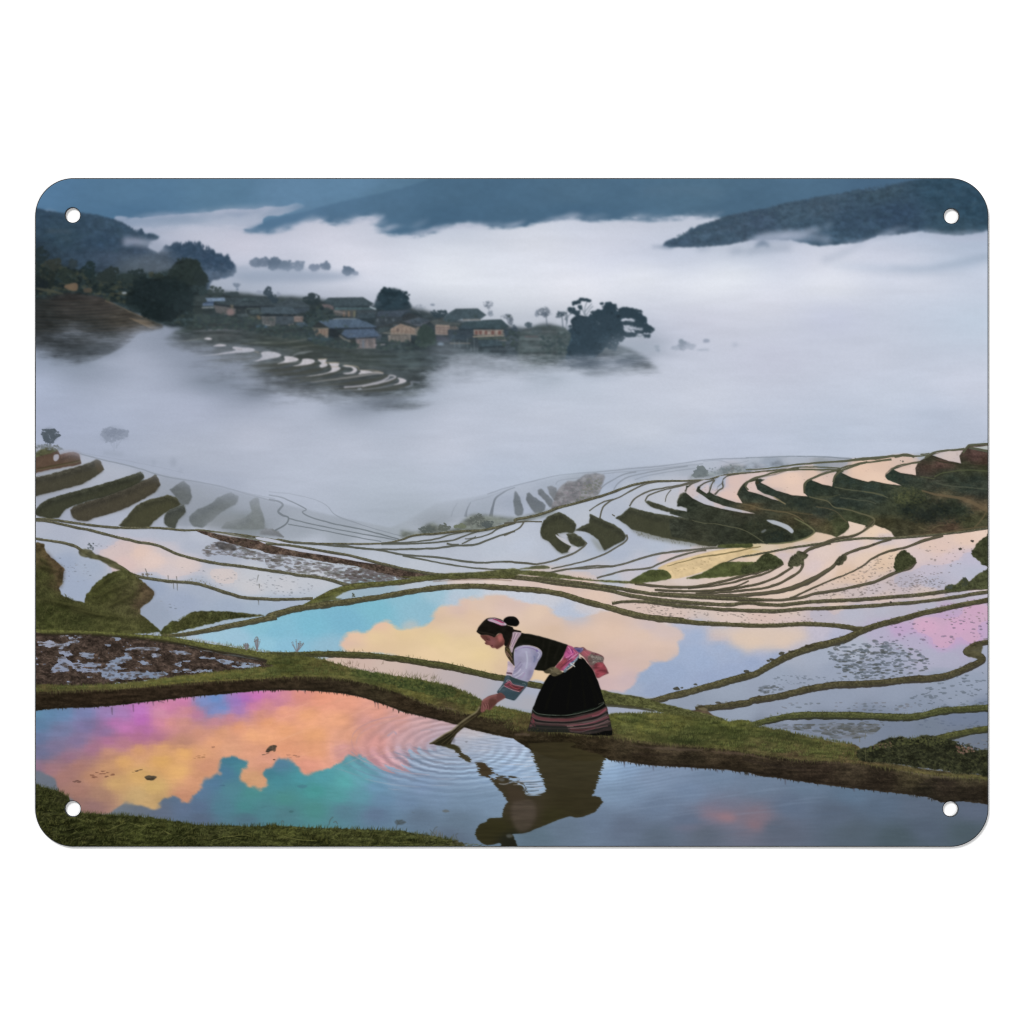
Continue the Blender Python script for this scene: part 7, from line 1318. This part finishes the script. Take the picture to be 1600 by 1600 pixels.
# bundle
shape('P2 855,172 900,160 960,172 1010,162 1060,195 1100,215 1180,245 1250,268 1325,308 1335,345 1325,395 1345,440 1380,490 1400,540 1412,568 1380,582 1320,610 1265,642 1220,640 1195,580 1160,520 1110,440 1060,370 1010,310 965,270 930,250 890,215', (118, 74, 78), 1, .3, sash, [(NM, .2)], .4, 3)
shape('P2 860,175 950,170 1000,175 1010,210 960,250 910,220', (98, 90, 136), .9, .5); shape('P2 905,200 960,205 965,235 930,230', (58, 62, 108), .8, .4)
shape('P2 1100,260 1190,285 1290,300 1330,330 1320,385 1260,400 1180,430 1130,440 1090,370', (118, 112, 104), .85, .5, None, [(NF, .2)])
shape('P2 1190,430 1280,400 1340,440 1370,500 1380,560 1270,630 1225,630 1200,560', (138, 58, 68), .9, .5, None, [(NM, .2)])
shape('P2 990,240 1080,215 1130,260 1080,300 1010,290', (164, 84, 96), .85, .4); shape('P2 1090,310 1140,320 1160,440 1110,430', (96, 76, 72), .7, .4)
for s, c, wd in (('P2 1130,300 1200,320 1300,325', (146, 140, 132), 1), ('P2 1150,380 1200,360 1320,380', (94, 84, 82), 1.2), ('P2 1300,310 1330,360', (130, 120, 112), 1), ('P2 1020,220 1060,260 1120,300', (190, 110, 116), .8), ('P2 1230,470 1310,450', (164, 80, 88), 1.2), ('P2 1220,540 1330,520', (106, 40, 52), 1.2), ('P2 1050,190 1110,230 1200,262', (164, 130, 130), .8), ('P2 1380,490 1405,555', (170, 130, 126), .9), ('P2 990,200 1015,180', (160, 154, 180), 1.2), ('P2 940,320 990,340', (160, 130, 120), 2)):
    line(s, wd, c, .75, .2)
# vest
shape('P1 735,345 800,350 900,362 1000,385 1100,412 1200,440 1300,470 1400,505 1478,532 1465,600 1435,650 1400,700 1360,760 1320,810 1280,860 1230,900 1190,960 1130,955 1090,935 1020,925 945,908 960,860 985,810 1010,760 1050,700 1066,660 1060,625 1030,590 980,560 900,540 800,532 720,550 670,570 640,600 632,680 640,780 640,850 600,820 560,760 520,700 498,650 492,590 500,555 560,545 600,600 640,520 680,450', (24, 24, 19), 1, .3, vest, [(NM, .1)], .3, 3)
shape('P1 500,555 560,548 600,580 600,700 625,780 635,850 600,815 555,750 515,690 495,630', (64, 54, 36), .85, .4)
for s, c in (('P1 510,580 560,620 600,700', (112, 98, 62)), ('P1 500,620 560,690 600,760', (140, 104, 92)), ('P1 505,650 545,710', (150, 112, 96)), ('P1 545,560 590,560', (96, 92, 62)), ('P1 520,600 540,640', (96, 80, 44))):
    line(s, 1.5, c, .75, .2)
line('P1 760,352 900,364 1100,414 1300,472 1470,535', 1.1, (64, 62, 56), .5, .4)
for s in ('P1 1100,430 1080,600', 'P1 1200,460 1150,700 1120,900', 'P1 1350,520 1260,740', 'P1 800,400 1000,450'):
    line(s, 2.5, (38, 36, 30), .45, 1)
# sash
shape('P2 765,138 800,135 845,155 880,195 915,230 945,262 935,310 905,345 880,375 830,430 780,480 730,535 700,530 640,525 600,510 580,470 620,420 660,380 700,320 725,250 745,190', (156, 74, 108), 1, .3, sash, [(NM, .15)], .3, 3)
shape('P2 590,470 640,405 700,360 740,330 760,380 720,450 660,515 610,508', (134, 60, 66), .9, .8)
shape('P2 720,250 800,200 870,230 860,300 780,330 730,310', (188, 84, 140), .8, 1)
for s, c in (('P2 780,160 810,200 830,250', (214, 130, 180)), ('P2 830,190 850,240 840,260', (110, 44, 110)), ('P2 740,330 800,300 850,260', (220, 130, 176)), ('P2 780,350 830,290', (110, 50, 90)), ('P2 860,210 900,270 860,330', (206, 110, 140)), ('P2 790,360 870,300 930,260', (200, 160, 190)), ('P2 640,420 720,370', (170, 84, 84)), ('P2 660,480 760,400 840,340', (100, 40, 60)), ('P2 690,420 740,370', (186, 70, 96)), ('P2 760,230 800,270', (150, 60, 120))):
    line(s, 1.1, c, .85, .1)
shape('P2 700,535 740,480 800,430 860,380 920,310 950,270 945,320 900,380 850,420 790,480 740,550 715,555', (120, 146, 162), .9, .3, None, [(NF, .2)])
line('P2 780,440 830,400 870,385', 1.6, (58, 84, 128), .8, .2); line('P2 760,500 830,450 870,430', 1.4, (60, 90, 110), .8, .2); line('P2 800,410 850,440 885,470', 1.4, (196, 206, 206), .85, .1); line('P2 830,440 820,400', 1.2, (180, 196, 204), .8); blobs(np.array([tz('P2', 865, 455), tz('P2', 960, 330)]), 1.6, [(196, 186, 172)], .9)
shape('P2 395,545 440,515 500,480 560,470 610,490 660,530 690,560 640,590 580,615 530,610 490,575 440,575', (92, 84, 62), .95, .5, sash, [(NM, .2)])
line('P2 500,500 560,560 640,570', 1.6, (134, 124, 98), .6, .4); line('P2 420,550 480,560', 1.4, (58, 46, 30), .7, .3); line('P2 520,530 600,590', 1.4, (60, 54, 40), .6, .3)
# far sleeve
shape('P1 535,780 580,800 630,860 640,950 610,1040 560,1050 508,1000 515,950 525,900 530,840', (188, 168, 182), 1, .3, slv, [(NM, .1)])
line('P1 515,965 560,968 600,975', 2.8, (84, 56, 72), .9, .2); line('P1 512,1000 560,1005', 1.4, (180, 170, 184), .8)
# near sleeve
shape('P1 645,590 680,560 740,540 800,532 870,536 940,552 1000,578 1045,605 1068,640 1065,690 1040,740 1005,790 985,840 965,880 945,920 930,970 910,1020 880,1070 850,1105 800,1100 740,1085 680,1060 620,1040 600,1010 615,960 635,900 640,850 632,780 630,700 635,630', (148, 144, 170), 1, .3, slv, [(NM, .05)])
shape('P1 640,600 720,570 860,570 900,700 880,900 800,1080 700,1060 760,900 780,700 700,620', (166, 164, 190), .5, 3)
shape('P1 930,650 1000,640 1040,680 990,780 940,860 930,760', (112, 114, 146), .6, 2); shape('P1 860,900 920,930 880,1060 830,1090 850,1000', (118, 108, 138), .6, 2); shape('P1 640,620 680,600 700,700 650,860 636,740', (146, 142, 176), .5, 2)
for s, c, wd in (('P1 650,625 700,585 780,566 860,568 940,590 990,625', (128, 104, 156), 1.1), ('P1 660,605 720,572 800,552 900,560 990,590 1040,630', (190, 176, 208), 1.2), ('P1 980,600 1000,625 985,635', (110, 96, 160), 1.4), ('P1 640,900 690,850 740,790', (134, 124, 158), 1.6), ('P1 630,950 700,900 760,830', (136, 128, 162), 1.6), ('P1 620,1000 690,960 740,900', (196, 190, 212), 1.6),
                 ('P1 650,1040 720,1000 780,950', (198, 192, 214), 1.4), ('P1 940,700 960,740 940,800', (108, 118, 156), 1.4), ('P1 1000,640 1030,670 1000,740', (186, 184, 208), 1.6), ('P1 700,1060 760,1020 800,960', (168, 140, 180), 1.2), ('P1 900,620 920,720 910,860', (150, 150, 182), 1.4), ('P1 820,620 840,760 820,900', (182, 184, 206), 2.5)):
    line(s, wd, np.array(c) * .95, .85, .3)
# cuff
shape('P1 500,1012 560,1005 620,1040 700,1068 780,1090 840,1112 838,1160 810,1200 760,1260 700,1330 640,1392 580,1378 500,1358 430,1320 365,1270 385,1230 430,1170 465,1110', (62, 78, 88), 1, .3, cuff, [(NM, .12)])
shape('P1 560,1010 640,1050 830,1115 828,1160 700,1130 600,1110', (48, 66, 68), .85, .6); shape('P1 500,1230 600,1260 720,1265 640,1385 560,1370 480,1310', (52, 72, 82), .7, 1)
shape('P1 470,1150 520,1110 570,1085 620,1140 700,1165 790,1185 770,1215 720,1262 640,1240 560,1205 490,1180', (104, 54, 60), .92, .3)
for s, c, wd in (('P1 475,1165 560,1210 640,1240 715,1258', (196, 150, 160), .9), ('P1 520,1110 570,1088 610,1140 700,1165 790,1182', (178, 132, 140), 1), ('P1 500,1140 560,1110 590,1150', (186, 90, 120), 1.2), ('P1 560,1150 640,1200 740,1215', (170, 74, 78), 1.2), ('P1 620,1180 700,1200', (92, 34, 40), 1.4), ('P1 500,1170 560,1185', (158, 60, 90), 1.2), ('P1 700,1230 780,1190', (60, 34, 30), 1.6), ('P1 510,1100 540,1070 575,1085', (150, 140, 150), 1.2), ('P1 760,1130 800,1130 810,1150', (110, 130, 130), 1), ('P1 400,1240 440,1190 480,1160', (120, 136, 144), 1.4), ('P1 380,1270 500,1350 640,1388', (40, 54, 62), 1)):
    line(s, wd, c, .8, .1)
# broom
broom = piece('printed_broom', -1, 'short straw hand broom held in the water by the bending person')
shape('P3 862,400 885,430 890,510 850,560 790,610 720,660 650,715 600,765 550,805 500,850 460,905 425,960 400,1010 380,1045 300,1050 200,1045 120,1030 55,1022 120,985 200,930 300,870 400,820 470,770 540,705 610,650 700,590 780,540 815,490 840,430', (60, 52, 36), 1, .3, broom, [(NM, .2)], .3, 3)
shape('P3 200,960 330,890 420,860 440,900 400,980 370,1040 250,1045 150,1030', (38, 36, 24), .8, 1)
line('P3 60,1018 160,958 300,868 420,805 520,715 620,640 720,572 800,515 845,440', [1, 1.6, 2, 2.4, 2.6, 2.4, 2.6, 2.4], (132, 122, 92), .75, .4)
for s in ('P3 150,1000 300,920 450,820', 'P3 250,1020 400,900 500,800', 'P3 330,1030 430,920 540,790', 'P3 550,740 700,640 800,570', 'P3 500,790 650,690 790,590'):
    line(s, .8, (92, 82, 58), .6)
for s in ('P3 200,1010 350,910 470,800', 'P3 290,1030 420,900', 'P3 600,740 720,650 850,560'):
    line(s, 1, (34, 30, 22), .6)
shape('P3 300,1040 400,1030 480,1050 540,1085 500,1110 400,1100 340,1070', (56, 54, 32), .8, 1); shape('P3 400,950 450,920 460,1000 420,1010', (96, 92, 100), .5, 1)
# hand with fingers closed round the handle
shape('P3 1135,235 1180,225 1250,290 1215,325 1160,355 1115,385 1085,420 1050,450 1030,480 1000,495 975,490 950,480 930,505 905,525 880,532 860,515 862,470 875,420 870,385 885,345 930,310 990,275 1060,255', (122, 76, 72), 1, .3, hand, [(NM, .1)], .2, 3)
shape('P3 1000,330 1100,330 1110,390 1040,450 1000,490 960,470 980,420', (84, 52, 44), .8, 1.2)
shape('P3 1120,250 1200,240 1240,290 1170,330 1120,350', (92, 56, 56), .6, 1.2)
line('P3 890,350 950,315 1030,280 1110,262', 2.2, (152, 100, 96), .55, .6)
for s in ('P3 905,390 930,440 925,500', 'P3 945,380 965,430 955,485', 'P3 985,390 1000,440 990,490', 'P3 1025,400 1040,440', 'P3 880,400 895,470'):
    line(s, .8, (78, 44, 42), .7, .2)
for s in ('P3 890,410 912,460 905,510', 'P3 930,400 950,450 940,490', 'P3 970,400 985,450 978,485'):
    line(s, 1., (150, 100, 94), .6, .2)
# neck, face, hair
shape('P1 480,400 600,350 660,370 620,420 590,480 560,560 520,548 490,545 470,480', (54, 36, 32), 1, .3, man)
shape('P1 105,375 160,368 250,375 330,395 400,350 450,350 480,400 490,470 478,520 440,550 400,575 365,592 340,572 300,575 275,562 262,540 230,528 195,522 178,500 188,478 170,455 140,430 118,405', (116, 68, 62), 1, .3, face, [(NM, .08)], .2, 3)
shape('P1 230,420 320,410 360,480 330,560 270,530 230,480', (138, 84, 88), .55, 2); shape('P1 370,380 440,350 470,400 450,460 400,480 380,430', (162, 92, 86), .8, 1); shape('P1 130,390 200,380 210,440 160,440', (84, 50, 42), .6, 1); shape('P1 330,550 400,530 470,500 440,550 370,590', (86, 48, 44), .6, 1); shape('P1 385,400 420,385 440,420 410,450', (178, 100, 96), .6, .7)
line('P1 205,440 235,450 262,448', 1.1, (48, 26, 26), .85, .2); line('P1 165,452 185,455', 1, (50, 30, 28), .8); line('P1 265,545 300,535', 1, (70, 28, 34), .85); line('P1 175,498 200,505', 1, (64, 36, 34), .8); line('P1 200,418 250,425', .9, (56, 34, 30), .6); line('P1 180,478 190,500', 1.2, (150, 92, 92), .5)
shape('P1 45,318 60,285 75,250 110,205 150,160 190,125 230,108 300,100 360,108 430,130 480,165 520,215 570,235 612,250 625,280 680,296 735,312 745,328 700,338 640,330 610,370 575,420 555,470 530,530 500,545 480,520 485,460 460,400 440,352 395,348 360,370 325,410 280,390 200,372 120,372 85,355 60,335', (27, 24, 21), 1, .3, hair, [(NM, .15)], .2, 3)
shape('P1 465,150 480,115 520,90 570,80 620,82 665,100 700,140 715,180 700,215 665,238 610,232 560,225 510,205', (18, 16, 15), 1, .3, hair)
line('P1 60,310 120,330 250,350 330,380', 1.2, (60, 50, 42), .6, .4); line('P1 90,240 160,180 230,130', 1.4, (52, 46, 42), .5, .5); line('P1 560,110 620,100 660,130', 1.6, (40, 36, 34), .6, .6)
shape('P1 215,135 245,115 300,107 360,118 430,145 480,175 515,200 500,222 440,225 400,205 340,185 290,170 240,155', (176, 152, 170), 1, .3, scarf)
for s, c, wd in (('P1 300,120 360,140 430,170 480,185', (150, 40, 84), 1.4), ('P1 330,130 400,140 450,175', (120, 24, 60), 1.2), ('P1 250,140 300,160 360,185 440,215', (206, 160, 190), 1.3), ('P1 380,150 440,180', (196, 70, 110), 1), ('P1 240,122 320,108', (96, 84, 96), .9), ('P1 340,190 420,220 470,222', (160, 60, 100), .8), ('P1 480,190 505,215', (210, 190, 196), 1.3)):
    line(s, wd, c, .85, .1)
shape('P1 615,330 680,325 745,340 725,385 690,430 655,490 625,560 605,640 585,640 560,560 570,520 590,450 605,390', (176, 152, 164), 1, .3, vest)
for s, c, wd in (('P1 650,340 620,440 580,540', (112, 84, 104), 1.3), ('P1 700,345 650,440 600,560', (124, 92, 116), 1.2), ('P1 680,340 630,440 590,540', (206, 184, 192), 1), ('P1 730,350 680,430 640,510', (150, 124, 138), 1), ('P1 560,560 590,620', (150, 136, 124), 1.4), ('P1 590,500 560,560', (140, 124, 104), 1.4), ('P1 620,300 700,312 740,328', (34, 20, 18), 1.6)):
    line(s, wd, c, .8, .2)

# --- overall softness and colour strength of the print
def finish(sat=.86):
    global C
    soft = np.interp(YY, [600, 700], [.35, .12])[..., None]
    C = C * (1 - soft) + blur(C, 1) * soft
    g = (C * np.array([.3, .59, .11])).sum(2, keepdims=True)
    C = np.clip(g + (C - g) * sat, 0, 1)
    gm = np.clip((C[..., 1:2] - np.maximum(C[..., 0:1], C[..., 2:3])) * 14, 0, 1) * (YY > 700)[..., None] * (C.max(2, keepdims=True) < .5)
    C = C * (1 - gm * .22) + C.mean(2, keepdims=True) * np.array([1.06, 1.02, .82]) * gm * .22
    C = np.clip(C * 1.05 - .016, .02, 1)
    C = np.clip(C * (1 +   .006 * (NF[..., None] - .5)), 0, 1)


finish()

# ---------------------------------------------------------------- helpers for the real objects
def link(name, me, mat=None, parent=None):
    o = bpy.data.objects.new(name, me); scene.collection.objects.link(o)
    if mat is not None:
        me.materials.append(mat)
    if parent is not None:
        o.parent = parent
    return o


def mat_new(name, col, rough=.5, spec=.3, metal=0., attr=None, noise=.0):
    m = bpy.data.materials.new(name); m.use_nodes = True
    nt = m.node_tree; b = nt.nodes['Principled BSDF']
    b.inputs['Roughness'].default_value = rough; b.inputs['Metallic'].default_value = metal
    b.inputs['Specular IOR Level'].default_value = spec
    b.inputs['Base Color'].default_value = (*col, 1)
    if attr:
        a = nt.nodes.new('ShaderNodeAttribute'); a.attribute_name = attr
        nt.links.new(a.outputs['Color'], b.inputs['Base Color'])
    if noise:
        tc = nt.nodes.new('ShaderNodeTexCoord'); n = nt.nodes.new('ShaderNodeTexNoise'); n.inputs['Scale'].default_value = 900
        bp = nt.nodes.new('ShaderNodeBump'); bp.inputs['Strength'].default_value = noise; bp.inputs['Distance'].default_value = .00002
        nt.links.new(tc.outputs['Object'], n.inputs['Vector']); nt.links.new(n.outputs['Fac'], bp.inputs['Height']); nt.links.new(bp.outputs['Normal'], b.inputs['Normal'])
    return m


M_PRINT = mat_new('gloss_print', (.5, .5, .5), .42, .05, 0, 'print_colour', .01)
M_SHEET = mat_new('white_coated_metal', (.62, .63, .64), .4, .4, .2, None, .05)
M_BACK = mat_new('white_card', (.93, .93, .93), .9, .05, 0, None, .03)

# white surface
s = 1.6
me = bpy.data.meshes.new('backdrop')
me.from_pydata([(-s, -s, 0), (s, -s, 0), (s, s, 0), (-s, s, 0)], [], [(0, 1, 2, 3)])
o = link('backdrop', me, M_BACK); o['kind'] = 'structure'

# ---------------------------------------------------------------- outline of the sign and its holes
PX0, PX1, PY0, PY1, PR = 54.6, 1544.4, 278.2, 1323.2, 60.
HOLES = [(113.6, 336.2, 11.6), (1486.7, 337.6, 11.6), (113.8, 1263.8, 12.), (1485.2, 1264.0, 11.7)]


def sdf(x, y):
    """distance inside the sheet (positive) and outward direction"""
    cx, cy = (PX0 + PX1) / 2, (PY0 + PY1) / 2
    dx, dy = np.abs(x - cx) - ((PX1 - PX0) / 2 - PR), np.abs(y - cy) - ((PY1 - PY0) / 2 - PR)
    ox, oy = np.maximum(dx, 0), np.maximum(dy, 0)
    out = np.hypot(ox, oy); d = PR - (out + np.minimum(np.maximum(dx, dy), 0))
    corner = out > 1e-9
    gx = np.where(corner, ox / np.maximum(out, 1e-9), np.where(dx > dy, 1., 0.)) * np.sign(x - cx)
    gy = np.where(corner, oy / np.maximum(out, 1e-9), np.where(dx > dy, 0., 1.)) * np.sign(y - cy)
    for hx, hy, r in HOLES:
        q = np.hypot(x - hx, y - hy); hd = q - r
        k = hd < d
        gx = np.where(k, -(x - hx) / np.maximum(q, 1e-9), gx); gy = np.where(k, -(y - hy) / np.maximum(q, 1e-9), gy)
        d = np.where(k, hd, d)
    return d, gx, gy


def to_world(x, y, z):
    return np.stack([(x - 800) * U, (800 - y) * U, z], -1)


# ---------------------------------------------------------------- the print: one fine coloured sheet, cut along the drawn shapes
gx0, gx1, gy0, gy1 = int(PX0) - 1, int(PX1) + 2, int(PY0) - 1, int(PY1) + 2
NXg, NYg = gx1 - gx0, gy1 - gy0
vy, vx = np.mgrid[gy0:gy1, gx0:gx1].astype(np.float64)
vx += .5; vy += .5
col = C[gy0 - OY:gy1 - OY, gx0 - OX:gx1 - OX]
lab = LAB[gy0 - OY:gy1 - OY, gx0 - OX:gx1 - OX]
dc, _, _ = sdf(vx[:-1, :-1] + .5, vy[:-1, :-1] + .5)
keep = dc > 0
flab = lab[:-1, :-1]
cntk = np.zeros((NYg, NXg), int)
for a_, b_ in ((0, 0), (0, 1), (1, 0), (1, 1)):
    cntk[a_:a_ + NYg - 1, b_:b_ + NXg - 1] += keep
d, nx_, ny_ = sdf(vx, vy)
edge = (cntk > 0) & (cntk < 4)
vx = np.where(edge, vx + nx_ * d, vx); vy = np.where(edge, vy + ny_ * d, vy)
d2, _, _ = sdf(vx, vy)
ROLL = 1.6                                       # pressed, rounded rim
t_ = np.clip(1 - d2 / ROLL, 0, 1)
vz = ZTOP - U * 1.2 * t_ ** 2
# the sheet is bent very slightly along its short sides: down on the left, up on the right
vz -= U * .45 * np.clip((62.8 - vx) / 5., 0, 1)
vz += U * .5 * np.clip((vx - 1536.) / 4.5, 0, 1)
lin = np.where(col <= .04045, col / 12.92, ((col + .055) / 1.055) ** 2.4)
lin = np.maximum(lin - SPEC, .0004) / GAIN
pos = to_world(vx, vy, vz).reshape(-1, 3)
colv = np.concatenate([lin.reshape(-1, 3), np.ones((NYg * NXg, 1))], 1).astype(np.float32)
fi, fj = np.nonzero(keep)
i00 = fi * NXg + fj
quads = np.stack([i00, i00 + NXg, i00 + NXg + 1, i00 + 1], 1)
qlab = flab[fi, fj]


def mesh_np(name, v, f, c=None):
    me = bpy.data.meshes.new(name)
    me.vertices.add(len(v)); me.vertices.foreach_set('co', v.astype(np.float32).ravel())
    me.loops.add(f.size); me.loops.foreach_set('vertex_index', f.astype(np.int32).ravel())
    me.polygons.add(len(f)); me.polygons.foreach_set('loop_start', np.arange(0, f.size, f.shape[1], dtype=np.int32))
    me.polygons.foreach_set('loop_total', np.full(len(f), f.shape[1], np.int32))
    if c is not None:
        a = me.color_attributes.new('print_colour', 'FLOAT_COLOR', 'POINT'); a.data.foreach_set('color', c.ravel())
    me.update(calc_edges=True)
    return me


sign = bpy.data.objects.new('metal_sign', None); scene.collection.objects.link(sign)
sign['label'] = 'rectangular metal sign with rounded corners and four holes, printed with misty rice terraces'
sign['category'] = 'metal sign'
sign.empty_display_size = .05

made = {}
for k in range(len(PIECES)):
    sel = np.nonzero(qlab == k)[0]
    par = sign if PARENT[k] < 0 else made.get(PARENT[k], sign)
    if len(sel) < 6 and not any(PARENT[j] == k and (qlab == j).any() for j in range(len(PIECES))):
        qlab[sel] = 1 if PARENT[k] < 0 else PARENT[k]
        continue
    q = quads[sel]
    if len(q):
        vid, inv = np.unique(q, return_inverse=True)
        made[k] = link(PIECES[k], mesh_np(PIECES[k], pos[vid], inv.reshape(q.shape), colv[vid]), M_PRINT, par)
    else:
        made[k] = link(PIECES[k], None, None, par)
    if PTEXT[k]:
        made[k]['label'] = PTEXT[k]


# ---------------------------------------------------------------- the sheet itself: side wall and underside, and a rim inside each hole
def ring(pts, z0, z1, flip=False):
    n = len(pts); a = to_world(pts[:, 0], pts[:, 1], np.full(n, z0)); b = to_world(pts[:, 0], pts[:, 1], np.full(n, z1))
    i = np.arange(n); j = (i + 1) % n
    f = np.stack([i, j, j + n, i + n], 1)
    return np.concatenate([a, b]), f[:, ::-1] if flip else f


q = []
for cx, cy, a0 in ((PX1 - PR, PY0 + PR, -90), (PX1 - PR, PY1 - PR, 0), (PX0 + PR, PY1 - PR, 90), (PX0 + PR, PY0 + PR, 180)):
    for a in np.radians(np.linspace(a0, a0 + 90, 49)):
        q.append((cx + PR * math.cos(a), cy + PR * math.sin(a)))
outline = np.array(q)
zb, ze = U * .1, ZTOP - U * 1.1
v, f = ring(outline, zb, ze)
me = bpy.data.meshes.new('metal_sheet')
nb = len(outline)
me.from_pydata([tuple(p) for p in v], [], [tuple(int(i) for i in r) for r in f] )
link('metal_sheet', me, M_SHEET, sign)
# dark cut edge around the sheet and around each hole
M_EDGE = mat_new('dark_cut_edge', (.045, .05, .055), .5, .2)


def cut_edge(name, pts, n_out, w, z, parent):
    a = to_world(pts[:, 0], pts[:, 1], np.full(len(pts), z - U * .9)); q_ = pts - n_out * w
    b = to_world(q_[:, 0], q_[:, 1], z)
    n = len(pts); i = np.arange(n); j = (i + 1) % n
    f = np.stack([i, j, j + n, i + n], 1)
    c_ = to_world(pts[:, 0], pts[:, 1], np.full(n, zb))
    f2 = np.stack([i + 2 * n, j + 2 * n, j, i], 1)
    return link(name, mesh_np(name, np.concatenate([a, b, c_]), np.concatenate([f, f2])), M_EDGE, parent)


def lift(x):
    return ZTOP + U * (.3 - .45 * np.clip((62.8 - x) / 5., 0, 1) + .5 * np.clip((x - 1536.) / 4.5, 0, 1))


nrm = np.roll(outline, -1, 0) - np.roll(outline, 1, 0); nrm /= np.hypot(nrm[:, 0], nrm[:, 1])[:, None]
nrm = np.stack([nrm[:, 1], -nrm[:, 0]], 1)
dense = []
dn = []
for i_ in range(len(outline)):
    p_, q_ = outline[i_], outline[(i_ + 1) % len(outline)]
    k_ = max(1, int(np.hypot(*(q_ - p_)) / 40))
    for t in np.linspace(0, 1, k_, endpoint=False):
        dense.append(p_ + (q_ - p_) * t); v_ = nrm[i_] * (1 - t) + nrm[(i_ + 1) % len(outline)] * t; dn.append(v_ / np.hypot(*v_))
dense, dn = np.array(dense), np.array(dn)
cut_edge('cut_edge', dense, dn, 1.25, lift(dense[:, 0]), sign)
# underside as a coarse sheet with the same openings
st = 4
cx_, cy_ = np.meshgrid(np.arange(PX0 - 2, PX1 + 4, st), np.arange(PY0 - 2, PY1 + 4, st))
kc = sdf(cx_[:-1, :-1] + st / 2, cy_[:-1, :-1] + st / 2)[0] > 0
cc = np.zeros(cx_.shape, int)
for a_, b_ in ((0, 0), (0, 1), (1, 0), (1, 1)):
    cc[a_:a_ + kc.shape[0], b_:b_ + kc.shape[1]] += kc
dd, ux, uy = sdf(cx_, cy_)
ed = (cc > 0) & (cc < 4)
bx_, by_ = np.where(ed, cx_ + ux * dd, cx_), np.where(ed, cy_ + uy * dd, cy_)
ii, jj = np.nonzero(kc); w_ = cx_.shape[1]
b00 = ii * w_ + jj
qq = np.stack([b00, b00 + 1, b00 + w_ + 1, b00 + w_], 1)
vid, inv = np.unique(qq, return_inverse=True)
link('underside', mesh_np('underside', to_world(bx_, by_, np.full(bx_.shape, zb)).reshape(-1, 3)[vid], inv.reshape(qq.shape)), M_SHEET, sign)
for hx, hy, r in HOLES:
    pts = ell(hx, hy, r, r, 64)
    v, f = ring(pts, zb, ze, True)
    me = mesh_np('hole_rim', v, f)
    for p in me.polygons:
        p.use_smooth = True
    hr = link('hole_rim', me, M_SHEET, sign)
    cut_edge('cut_edge', pts, -np.stack([pts[:, 0] - hx, pts[:, 1] - hy], 1) / r, .8, np.full(len(pts), ZTOP + U * .3), hr)
